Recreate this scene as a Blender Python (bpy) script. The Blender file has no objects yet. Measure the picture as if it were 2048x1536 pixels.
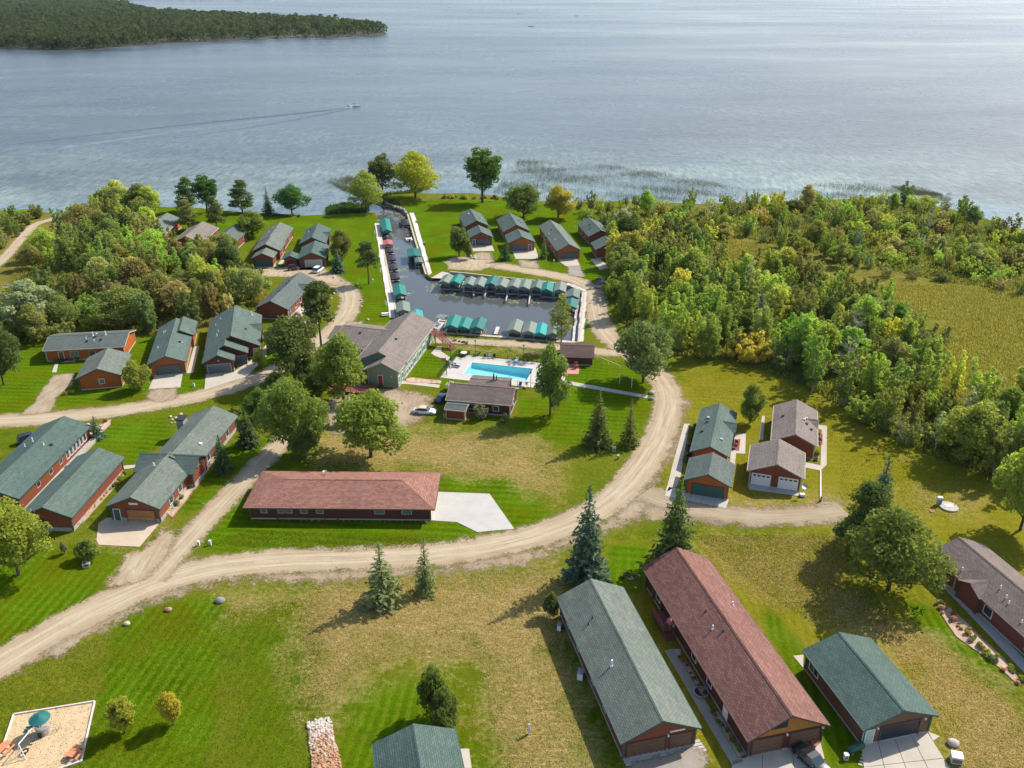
import bpy, math, random
import numpy as np
from mathutils import Vector, Matrix
from mathutils.geometry import delaunay_2d_cdt
S = bpy.context.scene
C = S.collection
R = math.radians
# ------------------------------------------------------------------ camera, sky, sun, exposure
FPX, PITCH, HCAM = 1730.0, R(25.2), 80.0          # focal length in photo pixels (2048 wide), tilt below horizontal, height
cam = bpy.data.objects.new('camera', bpy.data.cameras.new('camera'))
C.objects.link(cam); S.camera = cam
cam.location = (0, 0, HCAM); cam.rotation_euler = (R(90) - PITCH, 0, 0)
cam.data.sensor_width = 36; cam.data.lens = FPX / 2048 * 36
cam.data.clip_start = 1; cam.data.clip_end = 40000
SUN_AZ, SUN_EL = R(55), R(43)                       # azimuth from +Y towards +X
w = bpy.data.worlds.new('World'); S.world = w; w.use_nodes = True
nt = w.node_tree; bg = nt.nodes['Background']
sky = nt.nodes.new('ShaderNodeTexSky'); sky.sky_type = 'NISHITA'; sky.sun_disc = False
sky.sun_elevation = SUN_EL; sky.sun_rotation = SUN_AZ; sky.dust_density = 1.1; sky.air_density = 1.0
nt.links.new(sky.outputs[0], bg.inputs[0]); bg.inputs[1].default_value = 0.148
sd = bpy.data.lights.new('sun', 'SUN'); sd.energy = 4.5; sd.angle = R(0.53); sd.color = (1.0, 0.945, 0.86)
sun = bpy.data.objects.new('sun', sd); C.objects.link(sun)
sdir = Vector((math.cos(SUN_EL) * math.sin(SUN_AZ), math.cos(SUN_EL) * math.cos(SUN_AZ), math.sin(SUN_EL)))
sun.rotation_euler = (-sdir).to_track_quat('-Z', 'Y').to_euler(); sun.location = sdir * 300
S.view_settings.view_transform = 'Standard'; S.view_settings.look = 'None'
S.view_settings.exposure = 0.57; S.view_settings.gamma = 1.0
S.render.engine = 'CYCLES'
S.cycles.max_bounces = 6; S.cycles.transparent_max_bounces = 12; S.cycles.transmission_bounces = 4
S.cycles.diffuse_bounces = 3; S.cycles.glossy_bounces = 3

# ------------------------------------------------------------------ survey helpers: photo pixel (2048 x 1536) -> point of the place
CP, SP = math.cos(PITCH), math.sin(PITCH)
def G(u, v, z=0.0):
    dx, dy = (u - 1024) / FPX, (v - 768) / FPX
    t = (z - HCAM) / (-SP - dy * CP)
    return Vector((dx * t, (CP - dy * SP) * t, z))
def G2(u, v, z=0.0):
    p = G(u, v, z); return (p.x, p.y)
def height_at(y, v):
    k = (v - 768) / FPX
    return HCAM - y * (SP + k * CP) / (CP - k * SP)
def mpp(p):                                          # metres per photo pixel at a point
    return (p.y * CP - (p.z - HCAM) * SP) / FPX
def GP(lst, z=0.0): return [G2(u, v, z) for u, v in lst]

# ------------------------------------------------------------------ materials
MATS = {}
class NB:
    def __init__(s, name):
        s.m = bpy.data.materials.new(name); s.m.use_nodes = True
        s.t = s.m.node_tree; s.b = s.t.nodes['Principled BSDF']; s.out = s.t.nodes['Material Output']
        MATS[name] = s.m
    def n(s, typ, **kw):
        x = s.t.nodes.new('ShaderNode' + typ)
        for k, v in kw.items():
            if k.startswith('i_'):
                key = k[2:]; key = int(key) if key.isdigit() else key
                if isinstance(v, bpy.types.NodeSocket): s.t.links.new(v, x.inputs[key])
                else: x.inputs[key].default_value = v
            else: setattr(x, k, v)
        return x
    def l(s, a, b): s.t.links.new(a, b)
    def math(s, op, a, b=None, c=None, clamp=False):
        x = s.n('Math', operation=op); x.use_clamp = clamp
        for i, v in enumerate((a, b, c)):
            if v is None: continue
            if isinstance(v, bpy.types.NodeSocket): s.l(v, x.inputs[i])
            else: x.inputs[i].default_value = v
        return x.outputs[0]
    def mix(s, f, a, b, mode='MIX'):
        x = s.n('Mix', data_type='RGBA', blend_type=mode)
        for i, v in ((0, f), (6, a), (7, b)):
            if isinstance(v, bpy.types.NodeSocket): s.l(v, x.inputs[i])
            else: x.inputs[i].default_value = v if i == 0 else (tuple(v) + (1,))[:4]
        return x.outputs[2]
    def coords(s, scale=(1, 1, 1), rot=(0, 0, 0), kind='Object'):
        tc = s.n('TexCoord'); mp = s.n('Mapping'); s.l(tc.outputs[kind], mp.inputs[0])
        mp.inputs['Scale'].default_value = scale; mp.inputs['Rotation'].default_value = rot
        return mp.outputs[0]
    def noise(s, vec, scale, detail=3, rough=.55):
        x = s.n('TexNoise'); s.l(vec, x.inputs['Vector']); x.inputs['Scale'].default_value = scale
        x.inputs['Detail'].default_value = detail; x.inputs['Roughness'].default_value = rough
        return x.outputs[0]
    def ramp(s, f, lo, hi):
        x = s.n('MapRange'); x.clamp = True; s.l(f, x.inputs[0]); x.inputs[1].default_value = lo; x.inputs[2].default_value = hi
        return x.outputs[0]
    def bump(s, h, strength, dist=.05):
        x = s.n('Bump'); s.l(h, x.inputs['Height']); x.inputs['Strength'].default_value = strength; x.inputs['Distance'].default_value = dist
        s.l(x.outputs[0], s.b.inputs['Normal'])
def plain(name, col, rough=.75, var=.25, scale=3.0, bump=0.0, metal=0.0, spec=.3, coat=0):
    k = NB(name); v = k.coords()
    n = k.noise(v, scale, 4)
    f = k.ramp(n, .25, .75)
    lo = tuple(c * (1 - var) for c in col); hi = tuple(min(1, c * (1 + var)) for c in col)
    k.l(k.mix(f, lo, hi), k.b.inputs['Base Color'])
    k.b.inputs['Roughness'].default_value = rough; k.b.inputs['Metallic'].default_value = metal
    k.b.inputs['Specular IOR Level'].default_value = spec; k.b.inputs['Coat Weight'].default_value = coat
    if bump: k.bump(k.noise(v, scale * 4, 3), bump, .03)
    return k.m
def roof_mat(name, col, var=.16):
    k = NB(name); uv = k.n('TexCoord').outputs['UV']
    mp = k.n('Mapping'); k.l(uv, mp.inputs[0])
    br = k.n('TexBrick', offset=.5); k.l(mp.outputs[0], br.inputs['Vector'])
    br.inputs['Scale'].default_value = 1; br.inputs['Brick Width'].default_value = .55; br.inputs['Row Height'].default_value = .27
    br.inputs['Mortar Size'].default_value = .03; br.inputs['Bias'].default_value = 0.0
    br.inputs['Color1'].default_value = tuple(c * (1 - var) for c in col) + (1,)
    br.inputs['Color2'].default_value = tuple(c * (1 + var) for c in col) + (1,)
    br.inputs['Mortar'].default_value = tuple(c * .5 for c in col) + (1,)
    oc = k.coords()
    big = k.ramp(k.noise(oc, .3, 5, .65), .35, .65)
    c = k.mix(big, (.88, .885, .89), (1.09, 1.08, 1.07))
    st = k.ramp(k.noise(k.coords((1.5, .12, 1.5)), 1.2, 3), .35, .75)          # faint run-off streaks
    c = k.mix(1.0, br.outputs[0], c, 'MULTIPLY'); c = k.mix(1.0, c, k.mix(st, (.86, .87, .88), (1.07, 1.06, 1.05)), 'MULTIPLY')
    c = k.mix(1.0, c, k.mix(k.ramp(k.noise(oc, 9, 2), .3, .7), (.85, .85, .85), (1.15, 1.15, 1.15)), 'MULTIPLY')
    k.l(c, k.b.inputs['Base Color']); k.b.inputs['Roughness'].default_value = .85; k.b.inputs['Specular IOR Level'].default_value = .25
    k.bump(br.outputs['Fac'], -.35, .02)
    return k.m
def siding_mat(name, col, pitch=.24, var=.3, vertical=False):
    k = NB(name); oc = k.coords()
    sp = k.n('SeparateXYZ'); k.l(oc, sp.inputs[0])
    src = k.math('ADD', sp.outputs[0], sp.outputs[1]) if vertical else sp.outputs[2]
    fr = k.math('FRACT', k.math('DIVIDE', src, pitch))
    tri = k.math('ABSOLUTE', k.math('SUBTRACT', fr, .5))                    # .5 at the joint
    joint = k.ramp(tri, .36, .5)
    gr = k.noise(k.coords((.6, .6, 9) if not vertical else (9, 9, .5)), 2.0, 4)
    c = k.mix(k.ramp(gr, .25, .75), tuple(x * (1 - var) for x in col), tuple(x * (1 + var) for x in col))
    c = k.mix(k.ramp(k.noise(oc, .5, 3), .3, .75), c, k.mix(.5, c, (col[0] * .8, col[1] * .8, col[2] * .8)))
    c = k.mix(k.math('MULTIPLY', joint, .6), c, tuple(x * .3 for x in col))
    k.l(c, k.b.inputs['Base Color']); k.b.inputs['Roughness'].default_value = .6; k.b.inputs['Specular IOR Level'].default_value = .3
    k.bump(joint, -.6, .03)
    return k.m
ROOF = dict(green=roof_mat('shingle_green', (.104, .144, .118)), teal=roof_mat('shingle_teal', (.082, .128, .106)),
            sage=roof_mat('shingle_sage', (.152, .176, .142)), rust=roof_mat('shingle_rust', (.31, .145, .105), .25), slate=roof_mat('shingle_slate', (.112, .136, .120)),
            red=roof_mat('shingle_red', (.225, .105, .080), .25), brown=roof_mat('shingle_brown', (.190, .145, .122)),
            grey=roof_mat('shingle_grey_brown', (.222, .182, .155)), dark=roof_mat('shingle_dark_brown', (.105, .066, .055)))
WALL = dict(log=siding_mat('log_siding_red', (.235, .065, .035)), orange=siding_mat('log_siding_orange', (.42, .105, .022)),
            dark=siding_mat('log_siding_dark', (.105, .036, .026)), brick=siding_mat('siding_brick_red', (.20, .062, .045), .1),
            brown=siding_mat('siding_brown', (.165, .085, .055)), sage=siding_mat('siding_sage', (.23, .31, .22), .2),
            cedar=siding_mat('siding_cedar', (.42, .17, .04), .3, vertical=True), plank=siding_mat('siding_shed_red', (.26, .075, .045), .3, vertical=True))
plain('trim_green', (.05, .10, .085), .6, .1); plain('trim_brown', (.10, .06, .045), .6, .15); plain('trim_white', (.75, .74, .70), .5, .06)
plain('trim_tan', (.45, .38, .30), .6, .1)
plain('door_green', (.045, .11, .095), .5, .12); plain('door_slate', (.10, .12, .13), .5, .12); plain('door_white', (.78, .77, .74), .45, .05)
plain('door_brown', (.16, .085, .055), .5, .15); plain('door_cedar', (.38, .17, .06), .5, .2, 6); plain('door_red', (.40, .05, .035), .5, .15)
plain('door_cream', (.55, .50, .40), .5, .08); plain('stone', (.36, .32, .28), .9, .5, 3.5, .6)
k = NB('glass'); k.b.inputs['Base Color'].default_value = (.03, .045, .05, 1); k.b.inputs['Roughness'].default_value = .06; k.b.inputs['Specular IOR Level'].default_value = .8
k = NB('glass_blue'); k.b.inputs['Base Color'].default_value = (.10, .16, .17, 1); k.b.inputs['Roughness'].default_value = .12; k.b.inputs['Specular IOR Level'].default_value = .8
plain('metal_grey', (.45, .46, .47), .4, .15, 5, 0, .7); plain('metal_white', (.80, .80, .79), .4, .05); plain('metal_dark', (.04, .04, .045), .5, .2, 5, 0, .3)
plain('plastic_green', (.03, .09, .06), .5, .1); plain('plastic_pale_green', (.42, .50, .42), .5, .1)
plain('brick_red', (.34, .12, .09), .85, .35, 8, .3); plain('wood_red', (.215, .070, .050), .7, .3, 4); plain('wood_orange', (.62, .22, .10), .6, .2, 4)
plain('wood_grey', (.52, .47, .42), .85, .25, 2.5, .3); plain('wood_pale', (.62, .56, .48), .85, .2, 2.5, .3); plain('wood_tan', (.48, .38, .27), .85, .25, 3, .3)
plain('bark', (.085, .062, .046), .95, .4, 2.5, .5); plain('bark_pale', (.33, .29, .24), .9, .4, 2.0, .4)
plain('rubber', (.02, .02, .022), .8, .2); plain('rim', (.55, .55, .56), .3, .1, 5, 0, .8)
plain('boulder_grey', (.25, .24, .23), .95, .4, 2.5, .6); plain('boulder_red', (.36, .20, .14), .95, .35, 2.5, .6); plain('boulder_tan', (.48, .39, .29), .95, .3, 2.5, .6)
plain('rock_white', (.44, .39, .33), .95, .35, 1.2, .5); plain('rock_orange', (.40, .22, .115), .95, .35, 1.2, .5)
plain('mulch_red', (.36, .15, .11), .95, .35, 4, .6); plain('mulch_tan', (.50, .37, .27), .95, .4, 3, .7)
plain('paving_brick', (.50, .23, .18), .85, .18, 6, .2)
plain('pool_coping', (.55, .52, .47), .8, .1); plain('pool_tile', (.36, .74, .77), .35, .1, .6)
for nm, c in dict(teal=(.012, .175, .14), bright_teal=(.008, .27, .24), sage=(.155, .19, .145), moss=(.11, .15, .118), dark_teal=(.014, .125, .11), red=(.36, .10, .09), black=(.022, .022, .028), tan=(.55, .44, .33)).items():
    plain('canvas_' + nm, c, .55, .12, 1.2)
plain('hull_white', (.75, .74, .72), .3, .08); plain('hull_dark', (.05, .045, .05), .35, .2); plain('seat_cream', (.6, .55, .47), .6, .1)
for nm, c in dict(white=(.78, .77, .76), black=(.012, .012, .014), navy=(.02, .03, .08), silver=(.65, .66, .67), maroon=(.10, .03, .03)).items():
    plain('paint_' + nm, c, .25, .03, 2, 0, .0, .6, .6)
plain('sand', (.52, .375, .215), .95, .16, .8, .5)
plain('lamp_lens', (.7, .7, .66), .2, .05)
plain('flag_cloth', (.45, .12, .14), .8, .5, 3)
plain('flower', (.75, .55, .50), .8, .3, 6)

def concrete(name, col):
    k = NB(name); v = k.coords()
    a = k.ramp(k.noise(v, .35, 5, .65), .3, .72); b_ = k.ramp(k.noise(v, 5, 3), .3, .7)
    c = k.mix(a, tuple(x * .84 for x in col), tuple(x * 1.07 for x in col))
    c = k.mix(k.math('MULTIPLY', b_, .35), c, tuple(x * .85 for x in col))
    c = k.mix(k.math('MULTIPLY', k.ramp(k.noise(v, 1.1, 5, .7), .62, .74), .4), c, (col[0] * .55, col[1] * .52, col[2] * .5))
    k.l(c, k.b.inputs['Base Color']); k.b.inputs['Roughness'].default_value = .9; k.b.inputs['Specular IOR Level'].default_value = .2
    return k.m
concrete('concrete', (.46, .43, .385)); concrete('concrete_warm', (.47, .415, .335)); concrete('concrete_tan', (.50, .40, .29)); concrete('concrete_pool', (.50, .46, .41))

def gravel(name, tan, pale, brown, soft=1.0):
    k = NB(name); v = k.coords()
    e = k.n('Attribute', attribute_name='edge').outputs['Fac']; ac = k.n('Attribute', attribute_name='across').outputs['Fac']
    n1 = k.noise(v, .45, 5, .65); n2 = k.noise(v, 2.6, 4, .65); n3 = k.noise(v, 9, 2)
    al = k.math('ADD', e, k.math('ADD', k.math('MULTIPLY', k.math('SUBTRACT', n1, .5), 2.6 * soft), k.math('MULTIPLY', k.math('SUBTRACT', n2, .5), 1.9 * soft)))
    alpha = k.ramp(al, .15, .75)
    c = k.mix(k.ramp(k.noise(v, .22, 5, .6), .3, .7), tan, pale)
    tr = k.math('ABSOLUTE', k.math('SUBTRACT', k.math('ABSOLUTE', ac), .95))                     # wheel tracks about a metre off the crown
    trk = k.math('SUBTRACT', 1.0, k.ramp(k.math('ADD', tr, k.math('MULTIPLY', k.math('SUBTRACT', n1, .5), 1.1)), .15, .7))
    al_ = k.n('Attribute', attribute_name='along').outputs['Fac']; cv = k.n('CombineXYZ'); k.l(k.math('MULTIPLY', ac, 2.6), cv.inputs[0]); k.l(k.math('MULTIPLY', al_, .07), cv.inputs[1])
    rut = k.noise(cv.outputs[0], 1.0, 5, .7)
    c = k.mix(k.math('MULTIPLY', trk, .8), c, pale); c = k.mix(k.math('MULTIPLY', k.ramp(rut, .46, .62), .75), c, brown)
    c = k.mix(k.math('MULTIPLY', k.ramp(n2, .5, .75), .55), c, brown)
    c = k.mix(k.math('MULTIPLY', k.math('SUBTRACT', 1.0, k.ramp(al, .4, 1.9)), .65), c, brown)
    c = k.mix(k.math('MULTIPLY', n3, .35), c, tuple(x * .72 for x in tan))
    k.l(c, k.b.inputs['Base Color']); k.b.inputs['Roughness'].default_value = .95; k.b.inputs['Specular IOR Level'].default_value = .1
    k.bump(n2, .5, .08)
    tb = k.n('BsdfTransparent'); mx = k.n('MixShader'); k.l(alpha, mx.inputs[0]); k.l(tb.outputs[0], mx.inputs[1]); k.l(k.b.outputs[0], mx.inputs[2])
    k.l(mx.outputs[0], k.out.inputs[0])
gravel('gravel_road', (.37, .285, .178), (.51, .42, .295), (.28, .20, .115))
gravel('gravel_drive', (.33, .255, .17), (.44, .36, .26), (.25, .18, .105))
gravel('gravel_grey', (.26, .24, .22), (.36, .33, .30), (.30, .23, .15))
gravel('mulch_bed', (.46, .33, .24), (.60, .46, .35), (.28, .16, .11), .5)

def ground_mat():
    k = NB('ground_grass'); v = k.coords()
    at = k.n('Attribute', attribute_name='zone'); sp = k.n('SeparateColor'); k.l(at.outputs['Color'], sp.inputs[0])
    dry, lush, marsh, yel = sp.outputs[0], sp.outputs[1], sp.outputs[2], at.outputs['Alpha']
    nL = k.noise(v, .06, 5, .6); nM = k.noise(v, .35, 6, .7); nS = k.noise(v, 1.6, 5, .75); nF = k.noise(v, 6, 4, .8); nX = k.noise(v, .14, 5, .65)
    sk = k.noise(k.coords((.5, 2.4, 1), (0, 0, R(-15))), 1.0, 5, .75)                            # wind-combed streaks
    green = k.mix(k.ramp(nM, .32, .68), (.066, .104, .004), (.122, .158, .008))
    green = k.mix(k.ramp(nL, .4, .65), green, (.146, .150, .014))
    lushc = k.mix(k.ramp(nX, .3, .7), (.044, .086, .001), (.082, .176, .003))
    def stripes(ang, per):
        s2 = k.n('SeparateXYZ'); k.l(k.coords(rot=(0, 0, R(ang))), s2.inputs[0])
        a = k.math('ADD', s2.outputs[0], k.math('MULTIPLY', nL, 1.2))
        return k.math('SINE', k.math('MULTIPLY', a, 2 * math.pi / per))
    sy = k.n('SeparateXYZ'); k.l(v, sy.inputs[0]); side = k.ramp(sy.outputs[1], 104, 110)      # the near lawn is mown away from the lane, the others along it
    st = k.math('ADD', k.math('MULTIPLY', stripes(8, 1.35), k.math('SUBTRACT', 1.1, k.math('MULTIPLY', side, .9))), k.math('MULTIPLY', stripes(96, 1.7), k.math('ADD', .25, k.math('MULTIPLY', side, .45))))
    st = k.ramp(k.math('ADD', st, k.math('MULTIPLY', k.math('SUBTRACT', sk, .5), 2.4)), -.6, 1.1)
    lushc = k.mix(k.math('MULTIPLY', st, .7), lushc, (.128, .180, .008))
    lushc = k.mix(k.math('MULTIPLY', k.ramp(k.noise(v, .09, 4), .45, .66), .6), lushc, (.108, .108, .003))
    yc = k.mix(k.ramp(nX, .35, .65), (.185, .172, .010), (.235, .205, .022))
    yc = k.mix(k.math('MULTIPLY', st, .28), yc, (.10, .112, .006))
    dc = k.mix(k.ramp(nM, .3, .68), (.340, .242, .098), (.240, .182, .052))
    dc = k.mix(k.ramp(sk, .50, .66), dc, (.430, .315, .165))
    dc = k.mix(k.math('MULTIPLY', k.ramp(nX, .56, .70), .5), dc, (.115, .115, .014))
    mc = k.mix(k.ramp(nM, .3, .7), (.150, .135, .024), (.215, .185, .040)); mc = k.mix(k.ramp(nX, .45, .7), mc, (.105, .108, .022))
    def wob(a, s, lo=.3, hi=.75): return k.ramp(k.math('ADD', a, k.math('ADD', k.math('MULTIPLY', k.math('SUBTRACT', nX, .5), s), k.math('ADD', k.math('MULTIPLY', k.math('SUBTRACT', nM, .5), s), k.math('MULTIPLY', k.math('SUBTRACT', nS, .5), s)))), lo, hi)
    def gate(a, f): return k.math('MULTIPLY', f, k.ramp(a, .01, .22))
    c = k.mix(gate(yel, wob(yel, .9)), green, yc); c = k.mix(gate(lush, wob(lush, .7)), c, lushc); c = k.mix(gate(dry, wob(dry, 1.5, .15, .85)), c, dc); c = k.mix(gate(marsh, wob(marsh, .6)), c, mc)
    c = k.mix(k.math('MULTIPLY', k.ramp(nX, .58, .76), k.math('SUBTRACT', .6, k.math('MULTIPLY', lush, .5))), c, (.215, .165, .045))
    c = k.mix(1.0, c, k.mix(k.ramp(nS, .25, .75), (.68, .72, .66), (1.28, 1.24, 1.25)), 'MULTIPLY')
    c = k.mix(1.0, c, k.mix(k.ramp(nF, .3, .7), (.62, .66, .6), (1.36, 1.32, 1.36)), 'MULTIPLY')
    k.l(c, k.b.inputs['Base Color']); k.b.inputs['Roughness'].default_value = 1.0; k.b.inputs['Specular IOR Level'].default_value = .0
    k.bump(k.math('ADD', nS, k.math('MULTIPLY', nF, .6)), 1.0, .2)
ground_mat()

def water_mat():
    k = NB('lake_water'); v = k.coords()
    sh = k.n('Attribute', attribute_name='shallow').outputs['Fac']
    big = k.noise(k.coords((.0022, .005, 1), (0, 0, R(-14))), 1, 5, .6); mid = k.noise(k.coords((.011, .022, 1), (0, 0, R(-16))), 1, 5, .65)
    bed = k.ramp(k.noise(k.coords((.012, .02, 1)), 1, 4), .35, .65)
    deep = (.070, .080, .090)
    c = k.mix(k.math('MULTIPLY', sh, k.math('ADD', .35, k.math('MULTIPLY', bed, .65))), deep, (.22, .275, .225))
    wv = k.noise(k.coords((.42, .12, 1), (0, 0, R(-8))), 1, 5, .8); c = k.mix(1.0, c, k.mix(k.ramp(wv, .36, .64), (.52, .56, .60), (1.46, 1.43, 1.39)), 'MULTIPLY')  # light and dark sides of the wavelets, painted into the water colour
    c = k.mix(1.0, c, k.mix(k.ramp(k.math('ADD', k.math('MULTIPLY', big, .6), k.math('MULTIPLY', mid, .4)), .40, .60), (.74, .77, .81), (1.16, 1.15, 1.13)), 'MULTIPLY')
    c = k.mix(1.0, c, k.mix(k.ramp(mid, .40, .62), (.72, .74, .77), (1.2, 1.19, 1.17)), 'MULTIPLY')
    hb = k.n('Attribute', attribute_name='harbour').outputs['Fac']; c = k.mix(hb, c, (.078, .082, .080))
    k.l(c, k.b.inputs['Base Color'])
    calm = k.ramp(k.math('ADD', k.math('MULTIPLY', big, .7), k.math('MULTIPLY', mid, .3)), .38, .62)
    dist = k.n('Attribute', attribute_name='open').outputs['Fac']
    k.l(k.math('ADD', .05, k.math('MULTIPLY', dist, k.math('ADD', .16, k.math('MULTIPLY', calm, .10)))), k.b.inputs['Roughness'])
    k.b.inputs['IOR'].default_value = 1.33; k.b.inputs['Specular IOR Level'].default_value = .4
    r1 = k.noise(k.coords((.9, .7, 1), (0, 0, R(-14))), 1, 4, .7); r2 = k.noise(k.coords((.12, .32, 1), (0, 0, R(-20))), 1, 2)
    h = k.math('ADD', r1, k.math('MULTIPLY', r2, 1.6))
    x = k.n('Bump'); k.l(h, x.inputs['Height']); x.inputs['Distance'].default_value = .32
    k.l(k.math('MULTIPLY', k.math('ADD', .04, k.math('MULTIPLY', dist, .96)), k.math('ADD', .45, k.math('MULTIPLY', calm, .5))), x.inputs['Strength'])
    k.l(x.outputs[0], k.b.inputs['Normal'])
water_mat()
k = NB('pool_water'); k.b.inputs['Base Color'].default_value = (.55, .93, .95, 1); k.b.inputs['Roughness'].default_value = .05
k.b.inputs['Transmission Weight'].default_value = 1.0; k.b.inputs['IOR'].default_value = 1.33
k.bump(k.noise(k.coords(), 2.2, 2), .15, .05)
tb = k.n('BsdfTransparent', i_0=(.74, .985, .99, 1)); gl = k.n('BsdfGlossy', i_1=.03); fz = k.n('Fresnel', i_0=1.33); mx = k.n('MixShader')
mx.inputs[0].default_value = .07; k.l(tb.outputs[0], mx.inputs[1]); k.l(gl.outputs[0], mx.inputs[2]); k.l(mx.outputs[0], k.out.inputs[0])

def leaf_mat(name, trans=.42, rough=.6):
    k = NB(name); oi = k.n('ObjectInfo'); t = k.n('Attribute', attribute_name='tint').outputs['Fac']
    c = k.mix(1.0, oi.outputs['Color'], k.mix(t, (.62, .68, .65), (1.42, 1.32, 1.2)), 'MULTIPLY')
    hs = k.n('HueSaturation'); k.l(c, hs.inputs['Color'])
    k.l(k.math('ADD', .488, k.math('MULTIPLY', oi.outputs['Random'], .024)), hs.inputs['Hue'])
    k.l(k.math('ADD', .86, k.math('MULTIPLY', oi.outputs['Random'], .28)), hs.inputs['Value'])
    d = k.n('BsdfDiffuse'); tr = k.n('BsdfTranslucent')
    k.l(hs.outputs[0], d.inputs[0]); k.l(k.mix(1.0, hs.outputs[0], (1.28, 1.36, .78), 'MULTIPLY'), tr.inputs[0])
    m1 = k.n('MixShader'); m1.inputs[0].default_value = trans; k.l(d.outputs[0], m1.inputs[1]); k.l(tr.outputs[0], m1.inputs[2])
    k.l(m1.outputs[0], k.out.inputs[0]); return k.m
leaf_mat('foliage', .52); leaf_mat('needles', .35); leaf_mat('tall_grass', .4)

# ------------------------------------------------------------------ mesh helpers
class MB:
    def __init__(s): s.v = []; s.f = []; s.uv = []
    def face(s, pts, uv=None):
        i = len(s.v); s.v += [tuple(p) for p in pts]; s.f.append(tuple(range(i, i + len(pts)))); s.uv += uv or [(p[0], p[1]) for p in pts]
        return s
    def box(s, x0, x1, y0, y1, z0, z1):
        a = [(x0, y0, z0), (x1, y0, z0), (x1, y1, z0), (x0, y1, z0), (x0, y0, z1), (x1, y0, z1), (x1, y1, z1), (x0, y1, z1)]
        i = len(s.v); s.v += a
        for q in ((3, 2, 1, 0), (4, 5, 6, 7), (0, 1, 5, 4), (1, 2, 6, 5), (2, 3, 7, 6), (3, 0, 4, 7)):
            s.f.append(tuple(i + j for j in q)); s.uv += [(a[j][0] + a[j][1], a[j][2]) if q not in ((4, 5, 6, 7),) else (a[j][0], a[j][1]) for j in q]
        return s
    def obox(s, c, sx, sy, sz, rz=0.0, z0=None):
        i = len(s.v); s.box(-sx / 2, sx / 2, -sy / 2, sy / 2, -sz / 2 if z0 is None else 0, sz / 2 if z0 is None else sz)
        m = Matrix.Translation(Vector((c[0], c[1], c[2] if z0 is None else z0))) @ Matrix.Rotation(rz, 4, 'Z')
        for j in range(i, len(s.v)): s.v[j] = tuple(m @ Vector(s.v[j]))
        return s
    def prism(s, poly, z0, z1, bottom=True):
        n = len(poly); i = len(s.v)
        if sum(poly[k][0] * poly[(k + 1) % n][1] - poly[(k + 1) % n][0] * poly[k][1] for k in range(n)) < 0: poly = poly[::-1]
        s.v += [(p[0], p[1], z0) for p in poly] + [(p[0], p[1], z1) for p in poly]
        fs = [tuple(i + n + k for k in range(n))] + ([tuple(i + k for k in reversed(range(n)))] if bottom else [])
        fs += [(i + k, i + (k + 1) % n, i + n + (k + 1) % n, i + n + k) for k in range(n)]
        for f in fs: s.f.append(f); s.uv += [(s.v[j][0], s.v[j][1]) for j in f]
        return s
    def tube(s, p0, p1, r0, r1=None, n=6, caps=True):
        r1 = r0 if r1 is None else r1; p0, p1 = Vector(p0), Vector(p1); d = (p1 - p0)
        if d.length < 1e-6: return s
        d.normalize(); a = d.orthogonal().normalized(); b = d.cross(a); i = len(s.v)
        for p, r in ((p0, r0), (p1, r1)):
            for k in range(n):
                t = 2 * math.pi * k / n; s.v.append(tuple(p + a * (r * math.cos(t)) + b * (r * math.sin(t))))
        fs = [(i + k, i + (k + 1) % n, i + n + (k + 1) % n, i + n + k) for k in range(n)]
        if caps: fs += [tuple(i + k for k in reversed(range(n))), tuple(i + n + k for k in range(n))]
        for f in fs: s.f.append(f); s.uv += [(s.v[j][0], s.v[j][2]) for j in f]
        return s
    def path(s, pts, r, n=5):
        for a, b in zip(pts[:-1], pts[1:]): s.tube(a, b, r, r, n)
        return s
    def lathe(s, prof, n=16, c=(0, 0, 0)):
        i = len(s.v); m = len(prof)
        for k in range(n):
            t = 2 * math.pi * k / n
            for r, z in prof: s.v.append((c[0] + r * math.cos(t), c[1] + r * math.sin(t), c[2] + z))
        for k in range(n):
            for j in range(m - 1):
                f = (i + k * m + j, i + ((k + 1) % n) * m + j, i + ((k + 1) % n) * m + j + 1, i + k * m + j + 1)
                s.f.append(f); s.uv += [(0, 0)] * 4
        return s
    def loft(s, rings, cap=True):
        i = len(s.v); n = len(rings[0])
        for r in rings: s.v += [tuple(p) for p in r]
        for a in range(len(rings) - 1):
            for k in range(n):
                f = (i + a * n + k, i + a * n + (k + 1) % n, i + (a + 1) * n + (k + 1) % n, i + (a + 1) * n + k); s.f.append(f); s.uv += [(0, 0)] * 4
        if cap:
            for f in (tuple(i + k for k in reversed(range(n))), tuple(i + (len(rings) - 1) * n + k for k in range(n))): s.f.append(f); s.uv += [(0, 0)] * n
        return s
    def mesh(s, name, mat, smooth=False):
        me = bpy.data.meshes.new(name); me.from_pydata(s.v, [], s.f); me.materials.append(MATS[mat] if isinstance(mat, str) else mat)
        ul = me.uv_layers.new(name='UVMap'); ul.data.foreach_set('uv', np.array(s.uv, dtype=np.float32).ravel())
        if smooth: me.polygons.foreach_set('use_smooth', [True] * len(me.polygons))
        me.update(); return me
    def build(s, name, mat, parent=None, smooth=False):
        return link(name, s.mesh(name, mat, smooth), parent)
def link(name, me, parent=None):
    o = bpy.data.objects.new(name, me); C.objects.link(o)
    if parent is not None: o.parent = parent
    return o
def tag(o, label=None, cat=None, group=None, kind=None):
    if label: o['label'] = label
    if cat: o['category'] = cat
    if group: o['group'] = group
    if kind: o['kind'] = kind
    return o
def thing(name, label, cat, loc=(0, 0, 0), rz=0.0, group=None):
    o = bpy.data.objects.new(name, None); C.objects.link(o); o.empty_display_size = .3
    o.location = loc; o.rotation_euler = (0, 0, rz); return tag(o, label, cat, group)
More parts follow.
